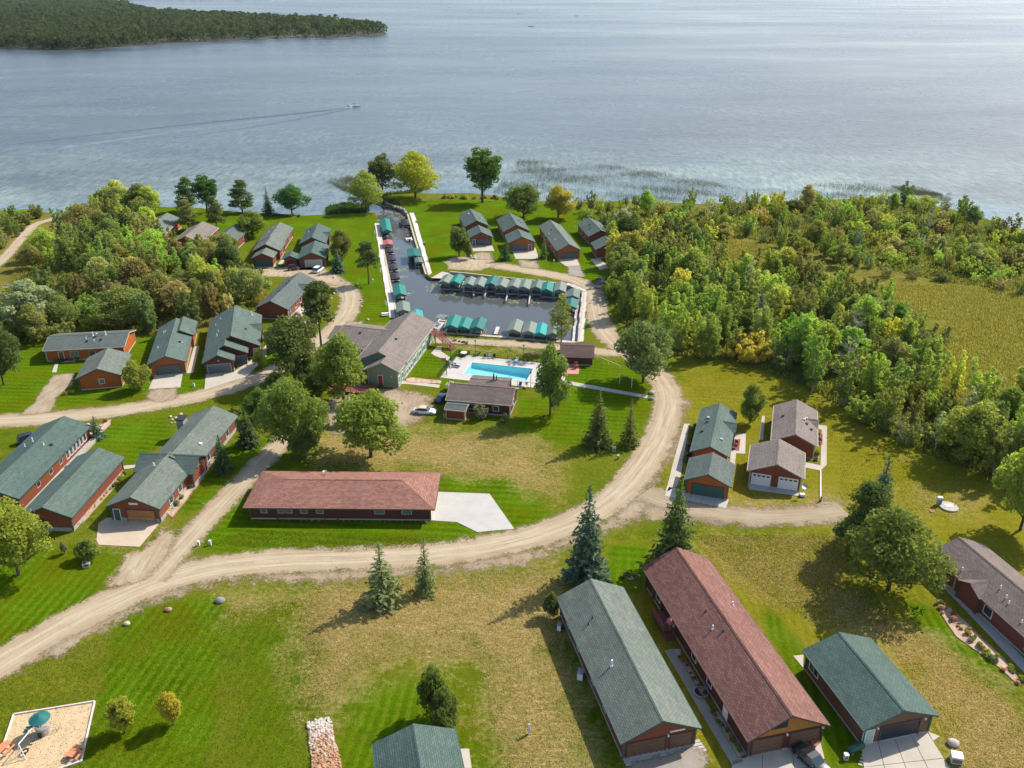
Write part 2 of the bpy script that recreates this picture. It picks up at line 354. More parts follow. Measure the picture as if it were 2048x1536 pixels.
def kids(o): return [c for c in C.objects if c.parent == o]
CH = {}
def dup(root, loc, rz=0.0, label=None, scale=None):
    key = root.name
    if key not in CH: CH[key] = [(c, [g for g in C.objects if g.parent == c]) for c in C.objects if c.parent == root]
    r = root.copy(); C.objects.link(r); r.location = loc; r.rotation_euler = (0, 0, rz)
    if scale: r.scale = scale
    if label: r['label'] = label
    for c, gs in CH[key]:
        d = c.copy(); C.objects.link(d); d.parent = r
        for g in gs:
            e = g.copy(); C.objects.link(e); e.parent = d
    return r
def inside(poly, x, y):
    x = np.asarray(x, float); y = np.asarray(y, float); r = np.zeros(x.shape, bool); n = len(poly)
    for i in range(n):
        (x0, y0), (x1, y1) = poly[i], poly[(i + 1) % n]
        c = (y0 > y) != (y1 > y)
        r ^= c & (x < (x1 - x0) * (y - y0) / ((y1 - y0) if y1 != y0 else 1e-9) + x0)
    return r
def edge_dist(poly, x, y, closed=True):
    x = np.asarray(x, float); y = np.asarray(y, float); d = np.full(x.shape, 1e9); n = len(poly)
    for i in range(n if closed else n - 1):
        (x0, y0), (x1, y1) = poly[i], poly[(i + 1) % n]
        dx, dy = x1 - x0, y1 - y0; L = dx * dx + dy * dy + 1e-12
        t = np.clip(((x - x0) * dx + (y - y0) * dy) / L, 0, 1)
        d = np.minimum(d, np.hypot(x - x0 - t * dx, y - y0 - t * dy))
    return d
def signed(poly, x, y):
    d = edge_dist(poly, x, y); return np.where(inside(poly, x, y), d, -d)
def smooth_line(p, k=3):
    p = [Vector(q) for q in p]
    for _ in range(k):
        q = [p[0]]
        for a, b in zip(p[:-1], p[1:]): q += [a * .75 + b * .25, a * .25 + b * .75]
        p = q + [p[-1]]
    return p
def np_mesh(name, verts, faces, mat, attrs=None):
    me = bpy.data.meshes.new(name); verts = np.asarray(verts, np.float32); faces = np.asarray(faces, np.int32)
    nv, nf, k = len(verts), len(faces), faces.shape[1]
    me.vertices.add(nv); me.vertices.foreach_set('co', verts.ravel())
    me.loops.add(nf * k); me.loops.foreach_set('vertex_index', faces.ravel())
    me.polygons.add(nf); me.polygons.foreach_set('loop_start', np.arange(0, nf * k, k, dtype=np.int32)); me.polygons.foreach_set('loop_total', np.full(nf, k, np.int32))
    for nm, a in (attrs or {}).items():
        a = np.asarray(a, np.float32)
        if a.ndim == 1: me.attributes.new(nm, 'FLOAT', 'POINT').data.foreach_set('value', a)
        else: me.attributes.new(nm, 'FLOAT_COLOR', 'POINT').data.foreach_set('color', a.ravel())
    me.materials.append(MATS[mat]); me.update(calc_edges=True); me.validate(); return me
def cdt(poly, pts, hole=()):
    n = len(poly); k = len(hole); vs = [Vector(p) for p in poly] + [Vector(p) for p in hole] + [Vector(p) for p in pts]
    r = delaunay_2d_cdt(vs, [(n + i, n + (i + 1) % k) for i in range(k)], [list(range(n))], 1, 1e-4)
    return np.array([(p.x, p.y) for p in r[0]]), np.array([f for f in r[2] if len(f) == 3])
# ================================================================== THE SETTING
WATER_Z = -0.8
SHORE = [(-300, 428), (-120, 424), (0, 421), (60, 418), (98, 426), (108, 433), (124, 433), (134, 424), (180, 420), (250, 418), (310, 413), (400, 416), (480, 424), (527, 426), (585, 429), (605, 431), (652, 429), (700, 427), (735, 426), (750, 424),
         (756, 446), (774, 535), (791, 618), (797, 648), (880, 662), (907, 667), (1000, 674), (1100, 681), (1156, 685), (1162, 640), (1168, 583), (1150, 573), (1100, 564), (1000, 554), (930, 546), (893, 543), (878, 548), (862, 556), (852, 549), (832, 486), (815, 428), (806, 419), (790, 411),
         (765, 406), (745, 400), (773, 390), (832, 386), (880, 387), (938, 386), (970, 389), (1008, 394), (1080, 402), (1150, 404), (1250, 402), (1400, 408), (1500, 404), (1640, 400), (1750, 396), (1850, 408), (1920, 422), (2000, 446), (2048, 468), (2200, 520)]
land = GP(SHORE)
land += [(330, 150), (330, -140), (-420, -140), (-420, land[0][1] - 6)]
HARBOUR = GP(SHORE[19:44])
PC, PA, PU, PV = Vector((-3.0, 176.55, 0)), R(-14.4), 7.2, 3.25        # swimming pool: centre, heading, half length, half width
def pw(u, v_): return (PC.x + u * math.cos(PA) - v_ * math.sin(PA), PC.y + u * math.sin(PA) + v_ * math.cos(PA))
def build_ground():
    rng = np.random.default_rng(3); pts = []
    gx, gy = np.meshgrid(np.arange(-330, 331, 2.0), np.arange(58, 420, 2.0))
    gx = gx.ravel() + rng.uniform(-.5, .5, gx.size); gy = gy.ravel() + rng.uniform(-.5, .5, gy.size)
    ok = (np.abs(gx) < .62 * gy + 22)
    gx, gy = gx[ok], gy[ok]
    cx, cy = np.meshgrid(np.arange(-400, 321, 20.0), np.arange(-130, 400, 20.0)); cx, cy = cx.ravel(), cy.ravel()
    far = (np.abs(cx) > .62 * cy + 26) | (cy < 52)
    x = np.concatenate([gx, cx[far]]); y = np.concatenate([gy, cy[far]])
    s = signed(land, x, y); ok = s > .8; x, y = x[ok], y[ok]
    # keep the outline dense enough to be natural: subdivide the natural shore
    hole = [pw(-PU, -PV), pw(PU, -PV), pw(PU, PV), pw(-PU, PV)]; ok = signed(hole, x, y) < -.5; x, y = x[ok], y[ok]
    P, F = cdt(land, np.stack([x, y], 1).tolist(), hole)
    cen = P[F].mean(1); F = F[~inside(hole, cen[:, 0], cen[:, 1])]
    X, Y = P[:, 0], P[:, 1]; z = np.zeros(len(X))
    zone = np.zeros((len(X), 4))
    def put(ch, poly, val, soft=3.0):
        a = np.clip(signed(GP(poly), X, Y) / soft * .5 + .5, 0, 1) * val
        zone[:, ch] = np.maximum(zone[:, ch], a)
    # dry turf
    put(0, [(640, 1165), (900, 1150), (1105, 1135), (1130, 1190), (1130, 1290), (1190, 1500), (1240, 1640), (1040, 1640), (985, 1450), (960, 1320), (820, 1310), (700, 1350), (640, 1430), (612, 1330), (600, 1230)], .85, 6)
    put(0, [(620, 860), (800, 855), (1060, 875), (1110, 930), (1120, 1000), (1010, 960), (800, 935), (640, 930)], .8, 5)
    put(0, [(1660, 1170), (1745, 1220), (1900, 1300), (2048, 1430), (2200, 1640), (1960, 1640), (1880, 1450), (1780, 1290), (1640, 1230)], .9, 5)
    put(0, [(1390, 1075), (1690, 1070), (1690, 1180), (1560, 1230), (1440, 1150)], .45, 5)
    put(0, [(1400, 985), (1680, 985), (1700, 1040), (1400, 1040)], .55, 3)
    put(0, [(430, 1175), (650, 1165), (640, 1215), (450, 1230)], .55, 4)
    put(0, [(190, 1035), (330, 1040), (300, 1095), (180, 1100)], .5, 3); put(0, [(1800, 960), (1990, 985), (1960, 1040), (1790, 1010)], .4, 5)
    put(0, [(900, 690), (1200, 700), (1200, 720), (900, 700)], .5, 3)
    # mown, watered lawn
    for pl in ([(232, 1235), (330, 1205), (452, 1195), (440, 1320), (415, 1640), (150, 1640), (195, 1400)],
               [(395, 1095), (440, 1040), (500, 940), (890, 955), (960, 1085), (880, 1095), (700, 1105), (480, 1115)],
               [(880, 955), (1040, 955), (1105, 1040), (1025, 1062), (972, 985), (880, 982)],
               [(1040, 800), (1160, 775), (1300, 795), (1285, 870), (1180, 900), (1030, 860)], [(835, 690), (900, 688), (960, 705), (900, 770), (820, 765)],
               [(1115, 715), (1200, 715), (1310, 755), (1300, 795), (1120, 770)], [(600, 425), (757, 425), (795, 645), (735, 645), (690, 560), (640, 520), (640, 470)],
               [(805, 405), (1000, 395), (1180, 420), (1230, 560), (1150, 560), (1000, 520), (860, 545)], [(300, 412), (600, 425), (640, 470), (300, 500)],
               [(-80, 690), (300, 675), (420, 680), (420, 790), (110, 815), (-80, 840)], [(500, 680), (570, 690), (540, 740), (500, 740)], [(-100, 1110), (240, 1080), (235, 1130), (150, 1245), (-100, 1360)],
               [(170, 860), (340, 830), (345, 870), (250, 950)], [(400, 900), (560, 870), (540, 900), (420, 1010), (350, 1040)], [(1060, 1190), (1140, 1180), (1260, 1640), (1160, 1640)],
               [(1215, 1090), (1300, 1085), (1290, 1190), (1200, 1180)], [(1500, 1190), (1560, 1230), (1700, 1420), (1830, 1640), (1700, 1640), (1600, 1400)], [(1800, 1190), (1880, 1220), (2048, 1380), (2048, 1430), (1850, 1290)]):
        put(1, pl, 1.0, 1.4)
    put(1, [(640, 1440), (760, 1350), (950, 1330), (1000, 1400), (1040, 1640), (600, 1640)], .75, 5)
    put(1, [(450, 1230), (620, 1230), (610, 1640), (420, 1640)], .6, 4)
    # wet meadow and wood floor
    for pl in ([(1180, 425), (1240, 640), (1345, 715), (1480, 722), (1640, 785), (1800, 885), (1990, 955), (2250, 1040), (2500, 600), (2048, 470), (1900, 425), (1400, 408)],
               [(-300, 428), (130, 425), (300, 420), (320, 470), (500, 540), (515, 600), (430, 660), (300, 668), (150, 675), (-300, 700)]):
        put(2, pl, 1.0, 4)
    put(2, [(735, 402), (880, 388), (1010, 396), (1000, 404), (880, 398), (790, 410)], .7, 3)
    put(3, [(1350, 735), (1480, 722), (1650, 790), (1800, 890), (2000, 960), (2200, 1050), (2048, 1400), (1700, 1080), (1330, 1010), (1300, 900)], .95, 5)
    put(3, [(1200, 1080), (1700, 1080), (2048, 1400), (1800, 1640), (1500, 1640), (1100, 1300)], .9, 6)
    put(1, [(-60, 520), (30, 455), (52, 452), (30, 495), (-60, 575)], 1.0, 2)
    put(3, [(-100, 1240), (230, 1240), (200, 1400), (-100, 1640)], .35, 5)
    put(3, [(480, 1010), (560, 1060), (900, 1075), (480, 1110)], .35, 5)
    put(3, [(-100, 1150), (180, 1130), (120, 1230), (-100, 1330)], .5, 4)
    # underwater skirt all round
    n = len(land); V = np.column_stack([X, Y, z]); base = len(V)
    ring = np.array(land); low = []
    cxy = ring
    for i in range(n):
        a, b, c = ring[i - 1], ring[i], ring[(i + 1) % n]; t = c - a; nn = np.array([t[1], -t[0]]); nn = nn / (np.hypot(*nn) + 1e-9)
        if inside(land, [b[0] + nn[0] * .3], [b[1] + nn[1] * .3])[0]: nn = -nn
        low.append((b[0] + nn[0] * (.25 if 19 <= i < 43 else 4.0), b[1] + nn[1] * (.25 if 19 <= i < 43 else 4.0), -2.6))
    V = np.vstack([V, np.column_stack([ring, np.zeros(n)]), np.array(low)])
    F = np.vstack([F] + [np.array([[base + i, base + (i + 1) % n, base + n + (i + 1) % n], [base + i, base + n + (i + 1) % n, base + n + i]]) for i in range(n)])
    zone = np.vstack([zone, np.tile([.9, 0, .2, 0], (2 * n, 1))])
    tag(link('ground', np_mesh('ground', V, F, 'ground_grass', {'zone': zone})), kind='structure')
build_ground()
def build_lake():
    xs = np.concatenate([np.arange(-8900, -420, 700.0), np.arange(-420, 421, 7.0), np.arange(700, 9101, 700.0)])
    ys = np.concatenate([[-400, -100], np.arange(120, 640, 7.0), np.arange(660, 2000, 60.0), np.arange(2500, 10001, 1500.0)])
    gx, gy = np.meshgrid(xs, ys); X, Y = gx.ravel(), gy.ravel()
    near = (np.abs(X) < 430) & (Y > 100) & (Y < 660); d = np.full(X.shape, 999.0); d[near] = -signed(land, X[near], Y[near])
    sh = np.clip(1 - d / 170, 0, 1) ** 1.2
    hb = np.zeros(X.shape); hb[near] = np.clip(signed(HARBOUR, X[near], Y[near]) / 6 + 1.2, 0, 1)
    sh = np.where(hb > .3, .03, sh); left = np.clip((-X - 20) / 90, 0, 1); sh = np.where((left > 0) & (Y > 300), sh * (1 - .25 * left), sh)
    op = np.clip(d / 40, 0.06, 1) * (1 - hb * .97)
    n, m = len(ys), len(xs); i = np.arange((n - 1) * (m - 1)); r, c = i // (m - 1), i % (m - 1); a = r * m + c; a = a[np.minimum.reduce([d[a], d[a + 1], d[a + m], d[a + m + 1]]) > -9]      # no lake under the land
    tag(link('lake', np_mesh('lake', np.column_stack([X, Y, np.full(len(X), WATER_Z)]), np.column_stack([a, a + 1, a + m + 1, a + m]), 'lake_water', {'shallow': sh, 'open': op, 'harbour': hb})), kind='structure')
build_lake()
# ------------------------------------------------------------------ gravel roads and drives (soft, ragged edges)
LAYER = [0.004]
def layer():
    LAYER[0] += .004; return LAYER[0]
def road(name, px, width, mat='gravel_road', soft=1.3, label=None):
    line = smooth_line([G(u, v).to_2d().to_3d() for u, v in px], 3); z = layer()
    pts = [line[0]]
    for p in line[1:]:
        if (p - pts[-1]).length > 1.2: pts.append(p)
    offs = [-width / 2 - soft, -width / 2, -width / 2 + .8, -width / 4, 0, width / 4, width / 2 - .8, width / 2, width / 2 + soft]
    V, E, A, F, AL = [], [], [], [], []; k = len(offs); run = 0.0
    for i, p in enumerate(pts):
        t = (pts[min(i + 1, len(pts) - 1)] - pts[max(i - 1, 0)]).normalized(); nrm = Vector((t.y, -t.x, 0)); run += (p - pts[max(i - 1, 0)]).length
        for o in offs:
            q = p + nrm * o; V.append((q.x, q.y, z)); E.append((width / 2 + soft - abs(o)) / soft - .35); A.append(o); AL.append(run)
        if i: F += [((i - 1) * k + j, (i - 1) * k + j + 1, i * k + j + 1, i * k + j) for j in range(k - 1)]
    return tag(link(name, np_mesh(name, V, F, mat, {'edge': E, 'across': A, 'along': AL})), kind='structure')
def patch(name, px, mat='gravel_drive', soft=1.5, world=False):
    poly = px if world else GP(px); z = layer(); a = np.array(poly); rng = np.random.default_rng(len(px))
    sp = 1.2; gx, gy = np.meshgrid(np.arange(a[:, 0].min(), a[:, 0].max(), sp), np.arange(a[:, 1].min(), a[:, 1].max(), sp))
    gx, gy = gx.ravel() + rng.uniform(-.2, .2, gx.size), gy.ravel() + rng.uniform(-.2, .2, gy.size)
    ok = signed(poly, gx, gy) > .35; P, F = cdt(poly, np.stack([gx[ok], gy[ok]], 1).tolist())
    e = edge_dist(poly, P[:, 0], P[:, 1]) / soft - .35
    return tag(link(name, np_mesh(name, np.column_stack([P, np.full(len(P), z)]), F, mat, {'edge': e, 'across': P[:, 0] * .5 + 20, 'along': P[:, 1] * 3})), kind='structure')
patch('dirt_shoulder', [(320, 1130), (360, 1085), (410, 1100), (480, 1128), (640, 1120), (900, 1105), (1080, 1075), (1200, 1020), (1280, 940), (1320, 860), (1330, 760), (1400, 800), (1385, 900), (1330, 985), (1420, 1000), (1700, 1000), (1720, 1045), (1500, 1070), (1300, 1050), (1200, 1090), (1060, 1150), (900, 1165), (640, 1185), (440, 1180), (300, 1230), (150, 1320), (-60, 1400), (-60, 1310), (120, 1230)], 'gravel_drive', 3.2)
patch('dirt_shoulder', [(1330, 985), (1460, 1018), (1600, 1000), (1690, 982), (1705, 1048), (1500, 1068), (1320, 1050), (1250, 1060), (1270, 1000)], 'gravel_drive', 2.6)
road('road', [(-90, 1385), (0, 1325), (150, 1238), (300, 1168), (420, 1135), (560, 1121), (700, 1117), (850, 1112), (1000, 1090), (1120, 1058), (1220, 1008), (1290, 930), (1330, 850), (1342, 795), (1315, 745), (1262, 708), (1212, 672), (1194, 632), (1192, 592), (1166, 563), (1100, 548), (1000, 532), (930, 521), (892, 528)], 5.6)
road('road', [(300, 1160), (350, 1108), (440, 1010), (500, 950), (548, 900), (590, 858), (640, 835), (700, 822)], 4.0)
road('road', [(-90, 845), (0, 842), (150, 833), (300, 812), (420, 787), (500, 764), (565, 735), (625, 695), (672, 658), (698, 622), (704, 594), (688, 571), (640, 553), (570, 545), (512, 541)], 5.4)
road('road', [(868, 680), (950, 684), (1040, 688), (1120, 695), (1190, 703), (1250, 708)], 3.6)
road('road', [(1290, 985), (1350, 1010), (1420, 1024), (1500, 1034), (1600, 1032), (1690, 1022)], 4.4, 'gravel_drive', 2.2)
road('track', [(-90, 590), (0, 527), (40, 480), (58, 460), (72, 447), (108, 438), (116, 433)], 3.4, 'gravel_road', .8)
patch('parking_area', [(600, 840), (640, 800), (700, 770), (790, 768), (882, 784), (888, 832), (800, 872), (700, 888), (640, 868)], 'gravel_drive', 3.0)
patch('parking_area', [(885, 520), (905, 512), (980, 512), (1010, 528), (960, 545), (890, 541)], 'gravel_road', 1.5)
patch('gravel_apron', [(940, 505), (985, 502), (992, 520), (945, 522)], 'gravel_drive', 1.2); patch('gravel_apron', [(1030, 518), (1078, 520), (1090, 540), (1035, 536)], 'gravel_drive', 1.2)
patch('gravel_apron', [(1131, 530), (1163, 530), (1174, 556), (1134, 552)], 'gravel_grey', .8)
patch('gravel_apron', [(500, 535), (640, 530), (700, 560), (690, 580), (600, 556), (505, 556)], 'gravel_road', 1.2)
patch('gravel_apron', [(640, 690), (690, 640), (735, 640), (730, 690), (690, 740), (640, 760)], 'gravel_drive', 1.5)
patch('gravel_apron', [(280, 790), (300, 775), (362, 772), (366, 800), (300, 812)], 'gravel_drive', 1.2)
patch('gravel_drive', [(104, 748), (152, 745), (150, 770), (118, 795), (108, 828), (30, 834), (62, 806), (80, 778)], 'gravel_drive', .7)
patch('gravel_drive', [(198, 1090), (280, 1094), (316, 1052), (375, 1050), (350, 1115), (300, 1165), (225, 1190), (190, 1180), (240, 1110)], 'gravel_road', 1.5)
patch('parking_area', [(1240, 1525), (1420, 1475), (1440, 1640), (1250, 1640)], 'gravel_grey', 1.0)
# ------------------------------------------------------------------ concrete
def slab(name, poly_px, mat='concrete', t=.06, world=False):
    poly = poly_px if world else GP(poly_px)
    return tag(MB().prism(poly, -.05, t).build(name, mat), kind='structure')
def quad_slabs(name, q, nu, nv, mat='concrete', gap=.03, t=.06):
    q = [Vector((*p, 0)) for p in q]; root = bpy.data.objects.new(name, None); C.objects.link(root); tag(root, kind='structure')
    def P(a, b): return (q[0] * (1 - a) + q[1] * a) * (1 - b) + (q[3] * (1 - a) + q[2] * a) * b
    du, dv = gap / (q[1] - q[0]).length, gap / (q[3] - q[0]).length
    for i in range(nu):
        for j in range(nv):
            a0, a1, b0, b1 = i / nu + du, (i + 1) / nu - du, j / nv + dv, (j + 1) / nv - dv
            MB().prism([tuple(P(a, b).to_2d()) for a, b in ((a0, b0), (a1, b0), (a1, b1), (a0, b1))], -.05, t + .004 * ((i * 7 + j * 3) % 3)).build('slab', mat, root)
    return root
# ================================================================== BUILDINGS
T = .14
def Mx(x=0, y=0, rot=0): return Matrix.Translation((x, y, 0)) @ Matrix.Rotation(R(rot), 4, 'Z')
def xf(mb, M):
    mb.v = [tuple(M @ Vector(p)) for p in mb.v]; return mb
FACE = dict(F=0, R=1, B=2, L=3)
class Vol:
    def __init__(s, par, M, L, W, he, rise, wall, roof, trim='trim_green', oh=.5, og=.45, fnd='concrete', gable=None, cap=True, hip=0.0, z0=0.0, wallless=False):
        s.par, s.M, s.L, s.W, s.he, s.rise, s.trim = par, M, L, W, he, rise, trim
        s.sl = rise / (W / 2); s.ww = W / 2 - oh; s.LL = L / 2 - og; ww, LL = s.ww, s.LL
        hw = he + s.sl * oh - .02; hp = he + rise - .02
        if not wallless:
            m = MB()
            if hip: m.box(-ww, ww, -LL, LL, z0, he - .01)
            else:
                pf = [(-ww, z0), (-ww, hw), (0, hp), (ww, hw), (ww, z0)]
                m.face([(x, -LL, z) for x, z in reversed(pf)]); m.face([(x, LL, z) for x, z in pf])
                for i in range(5):
                    (xa, za), (xb, zb) = pf[i], pf[(i + 1) % 5]
                    m.face([(xa, -LL, za), (xb, -LL, zb), (xb, LL, zb), (xa, LL, za)])
            s.wall = xf(m, M).build('wall', WALL[wall], par)
            for sx in (-1, 1):
                for sy in (-1, 1): xf(MB().box(sx * ww - .11, sx * ww + .11, sy * LL - .11, sy * LL + .11, .2, (hw if not hip else he) - .08), M).build('corner_post', trim, par)
            xf(MB().box(-ww - .04, ww + .04, -LL - .04, LL + .04, -.1, .22 if fnd != 'stone' else .7), M).build('foundation', fnd, par)
        hl, hx = L / 2, W / 2
        m = MB(); sd = math.hypot(hx, rise); inn = hip
        for sx in (-1, 1):
            a, b, c, d = (sx * hx, -hl, he), (sx * hx, hl, he), (0, hl - inn, he + rise), (0, -hl + inn, he + rise)
            up = lambda p, t=T: (p[0], p[1], p[2] + t)
            q = [up(a), up(b), up(c), up(d)]; uv = [(-hl, 0), (hl, 0), (hl - inn, sd), (-hl + inn, sd)]
            if sx < 0: q, uv = q[::-1], uv[::-1]
            m.face(q, uv); q2 = [a, d, c, b] if sx > 0 else [a, b, c, d]
            m.face(q2, [(0, 0)] * 4)
            m.face([a, b, up(b), up(a)] if sx > 0 else [b, a, up(a), up(b)])
            if not hip:
                m.face([d, a, up(a), up(d)] if sx > 0 else [a, d, up(d), up(a)]); m.face([b, c, up(c), up(b)] if sx > 0 else [c, b, up(b), up(c)])
        if hip:
            for sy in (-1, 1):
                a, b, c = (-hx * sy, sy * hl, he), (hx * sy, sy * hl, he), (0, sy * (hl - inn), he + rise)
                m.face([tuple(p[:2]) + (p[2] + T,) for p in (b, a, c)], [(-hx, 0), (hx, 0), (0, sd)]); m.face([a, b, c]); m.face([a, b, (b[0], b[1], b[2] + T), (a[0], a[1], a[2] + T)])
        s.roof = xf(m, M).build('roof', ROOF[roof], par)
        if cap:
            m = MB(); y0, y1, zt = -hl + inn - .02, hl - inn + .02, he + rise + T
            for sx in (-1, 1):
                q = [(0, y0, zt + .05), (0, y1, zt + .05), (sx * .22, y1, zt + .045 - .22 * s.sl), (sx * .22, y0, zt + .045 - .22 * s.sl)]
                m.face(q if sx < 0 else q[::-1], [(p[1], p[0]) for p in q])
            xf(m, M).build('ridge_cap', ROOF[roof], s.roof)
        m = MB()
        for sx in (-1, 1): m.box(min(sx * hx, sx * (hx + .1)), max(sx * hx, sx * (hx + .1)), -hl, hl, he - .06, he + T - .01)
        if not hip:
            for sy in (-1, 1):
                for sx in (-1, 1):
                    y0, y1 = sorted((sy * hl, sy * (hl + .05))); n = len(m.v); m.box(0, 1, y0, y1, -.08, T + .01)
                    for i in range(n, n + 8):
                        x, y, z = m.v[i]; m.v[i] = (sx * hx * (1 - x), y, z + he + rise * x)
        else:
            for sy in (-1, 1): m.box(-hx, hx, min(sy * hl, sy * (hl + .1)), max(sy * hl, sy * (hl + .1)), he - .06, he + T - .01)
        xf(m, M).build('eave_trim', trim, par)
        if gable and not hip:
            m = MB(); y = -LL - .03; zb = he - .05
            m.face([(-ww, y, hw - .01), (-ww, y, zb), (ww, y, zb), (ww, y, hw - .01), (0, y, hp - .01)]); m.face([(-ww, y, zb), (-ww, y + .03, zb), (ww, y + .03, zb), (ww, y, zb)])
            xf(m, M).build('gable', WALL[gable], par)
    def fm(s, side):
        k = FACE[side]; d = s.LL if k % 2 == 0 else s.ww
        return s.M @ Matrix.Rotation(R(90 * k), 4, 'Z') @ Matrix.Translation((0, -d, 0))
    def win(s, side, a, z, w=1.1, h=1.1, frame='trim_white', pane='glass', panes=1):
        M = s.fm(side); m = MB(); f = .09
        m.box(a - w / 2 - f, a + w / 2 + f, -.07, .02, z - f, z).box(a - w / 2 - f, a + w / 2 + f, -.07, .02, z + h, z + h + f)
        m.box(a - w / 2 - f, a - w / 2, -.07, .02, z, z + h).box(a + w / 2, a + w / 2 + f, -.07, .02, z, z + h)
        for i in range(1, panes): m.box(a - w / 2 + w * i / panes - .03, a - w / 2 + w * i / panes + .03, -.06, .02, z, z + h)
        o = xf(m, M).build('window', frame, s.par)
        for i in range(panes): xf(MB().box(a - w / 2 + w * i / panes + .031 * (i > 0), a - w / 2 + w * (i + 1) / panes - .031 * (i < panes - 1), -.03, .02, z, z + h), M).build('pane', pane, o)
        return s
    def door(s, side, a, w=.95, h=2.05, mat='door_green', z=.1):
        M = s.fm(side); m = MB().box(a - w / 2, a + w / 2, -.05, .02, z, z + h)
        o = xf(m, M).build('door', mat, s.par)
        xf(MB().box(a - w / 2 - .1, a - w / 2 - .001, -.07, .02, z, z + h).box(a + w / 2 + .001, a + w / 2 + .1, -.07, .02, z, z + h).box(a - w / 2 - .1, a + w / 2 + .1, -.07, .02, z + h + .001, z + h + .1), M).build('door_frame', 'trim_white', o)
        xf(MB().box(a + w * .34, a + w * .4, -.11, -.051, z + 1, z + 1.06), M).build('handle', 'metal_dark', o)
        return s
    def garage(s, side, a, w=4.9, h=2.15, mat='door_slate', lights=0, frame='trim_brown'):
        M = s.fm(side); m = MB(); cols = max(4, int(w / .62)); m.box(a - w / 2, a + w / 2, -.03, .02, .08, .08 + h)
        for r in range(4):
            for c in range(cols):
                if lights and r == 3: continue
                x0, x1 = a - w / 2 + w * c / cols + .06, a - w / 2 + w * (c + 1) / cols - .06; z0, z1 = .08 + h * r / 4 + .06, .08 + h * (r + 1) / 4 - .06
                m.box(x0, x1, -.055, -.02, z0, z1)
        o = xf(m, M).build('garage_door', mat, s.par)
        xf(MB().box(a - w / 2 - .14, a - w / 2 - .002, -.09, .02, .08, h + .2).box(a + w / 2 + .002, a + w / 2 + .14, -.09, .02, .08, h + .2).box(a - w / 2 - .002, a + w / 2 + .002, -.09, .02, .082 + h, h + .2), M).build('door_frame', frame, o)
        for i in range(lights):
            x = a - w / 2 + w * (i + .5) / lights; xf(MB().box(x - w / lights * .34, x + w / lights * .34, -.06, -.02, .08 + h * .8, .08 + h * .93), M).build('pane', 'glass' if mat != 'door_slate' else 'glass_blue', o)
        return s
    def rz(s, x): return s.he + s.sl * (s.W / 2 - abs(x)) + T
    def pipe(s, x, y, h=.6, r=.09, mat='metal_white'):
        z = s.rz(x); m = MB().tube((x, y, z - .15), (x, y, z + h), r, r, 8).tube((x, y, z - .1), (x, y, z + .1), r * 2.2, r * 1.2, 8)
        xf(m, s.M).build('vent_pipe', mat, s.par); return s
    def vent(s, x, y, mat='metal_dark'):
        z = s.rz(x); xf(MB().box(x - .2, x + .2, y - .2, y + .2, z - .1, z + .2).box(x - .26, x + .26, y - .26, y + .26, z + .2, z + .25), s.M).build('roof_vent', mat, s.par); return s
    def post(s, x, y, h, mat='wood_red', r=.1):
        xf(MB().box(x - r, x + r, y - r, y + r, 0, h), s.M).build('porch_post', mat, s.par); return s
    def lamp(s, side, a, z=2.3):
        xf(MB().box(a - .09, a + .09, -.22, .0, z, z + .28), s.fm(side)).build('wall_lamp', 'lamp_lens', s.par); return s
    def dish(s, x, y):
        z = s.rz(x); m = MB().tube((x, y, z - .1), (x, y, z + .5), .04, .04, 6).lathe([(0, 0), (.2, .03), (.36, .1), (.4, .16)], 12, (x, y, z + .5)); xf(m, s.M).build('satellite_dish', 'metal_grey', s.par); return s
def house(name, label, p, wall, roof, trim='trim_green', cat='house', group=None, **kw):
    x, y, th, L, W, he, rise = p
    t = thing(name, label, cat, (x, y, 0), -R(th), group)
    return t, Vol(t, Matrix.Identity(4), L, W, he, rise, wall, roof, trim, **kw)

# ---- the row along the gravel lane: long lodges with garages
t, v = house('long_house', 'long dark log house with weathered sage roof and white pipe vents', (13.82, 83.53, -13.43, 25.79, 9.61, 2.8, 2.33), 'log', 'sage')
v.garage('F', -1.6, 4.6, 2.2, 'door_brown').garage('F', 2.6, 2.6, 2.2, 'door_brown').pipe(-2.7, 5.5, .5, .07, 'metal_dark').pipe(-2.0, 6.1, .5, .07, 'metal_dark').pipe(-2.3, -2.4, .9, .12)
for a in (-9, -4.5, 1.5, 6): v.win('L', a, 1.1, 1.0, 1.0)
for a in (-8, -2, 5): v.win('R', a, 1.1, 1.1, 1.1)
v.lamp('F', .95)
house_sign = xf(MB().box(1.2, 3.0, -.06, .0, 2.75, 2.95), v.fm('F')).build('name_board', 'trim_white', t)
t, v = house('long_house', 'longest log house with terracotta roof and cedar gable above twin brown garage doors', (27.48, 87.1, -13.44, 32.38, 10.17, 2.8, 2.72), 'dark', 'red', 'trim_brown', gable='cedar')
v.garage('F', -2.35, 3.6, 2.3, 'door_brown').garage('F', 2.35, 3.6, 2.3, 'door_brown').pipe(-1.5, 3.0, .3, .09, 'metal_dark').pipe(-1.9, 0, .6, .09).pipe(-1.1, -1.2, .35, .1, 'metal_dark').pipe(3.2, 4.5, .5, .09).lamp('F', 0).lamp('F', 4.5)
for a in (-11, -6, 1, 5.5): v.win('L', a, 1.0, 1.2, 1.2)
v.door('L', 10.0, 1, 2.05, 'door_white')
gw = MB(); y = -v.LL - .05; gw.face([(-2.1, y, 3.62), (-.2, y, 3.62), (-.2, y, 4.75)]).face([(-2.25, y + .015, 3.53), (-.1, y + .015, 3.53), (-.1, y + .015, 4.9)])
o = gw.build('window', 'glass', t)
for yy in (9.5, 12.5, 15.2): v.post(-4.75, yy, 2.75)
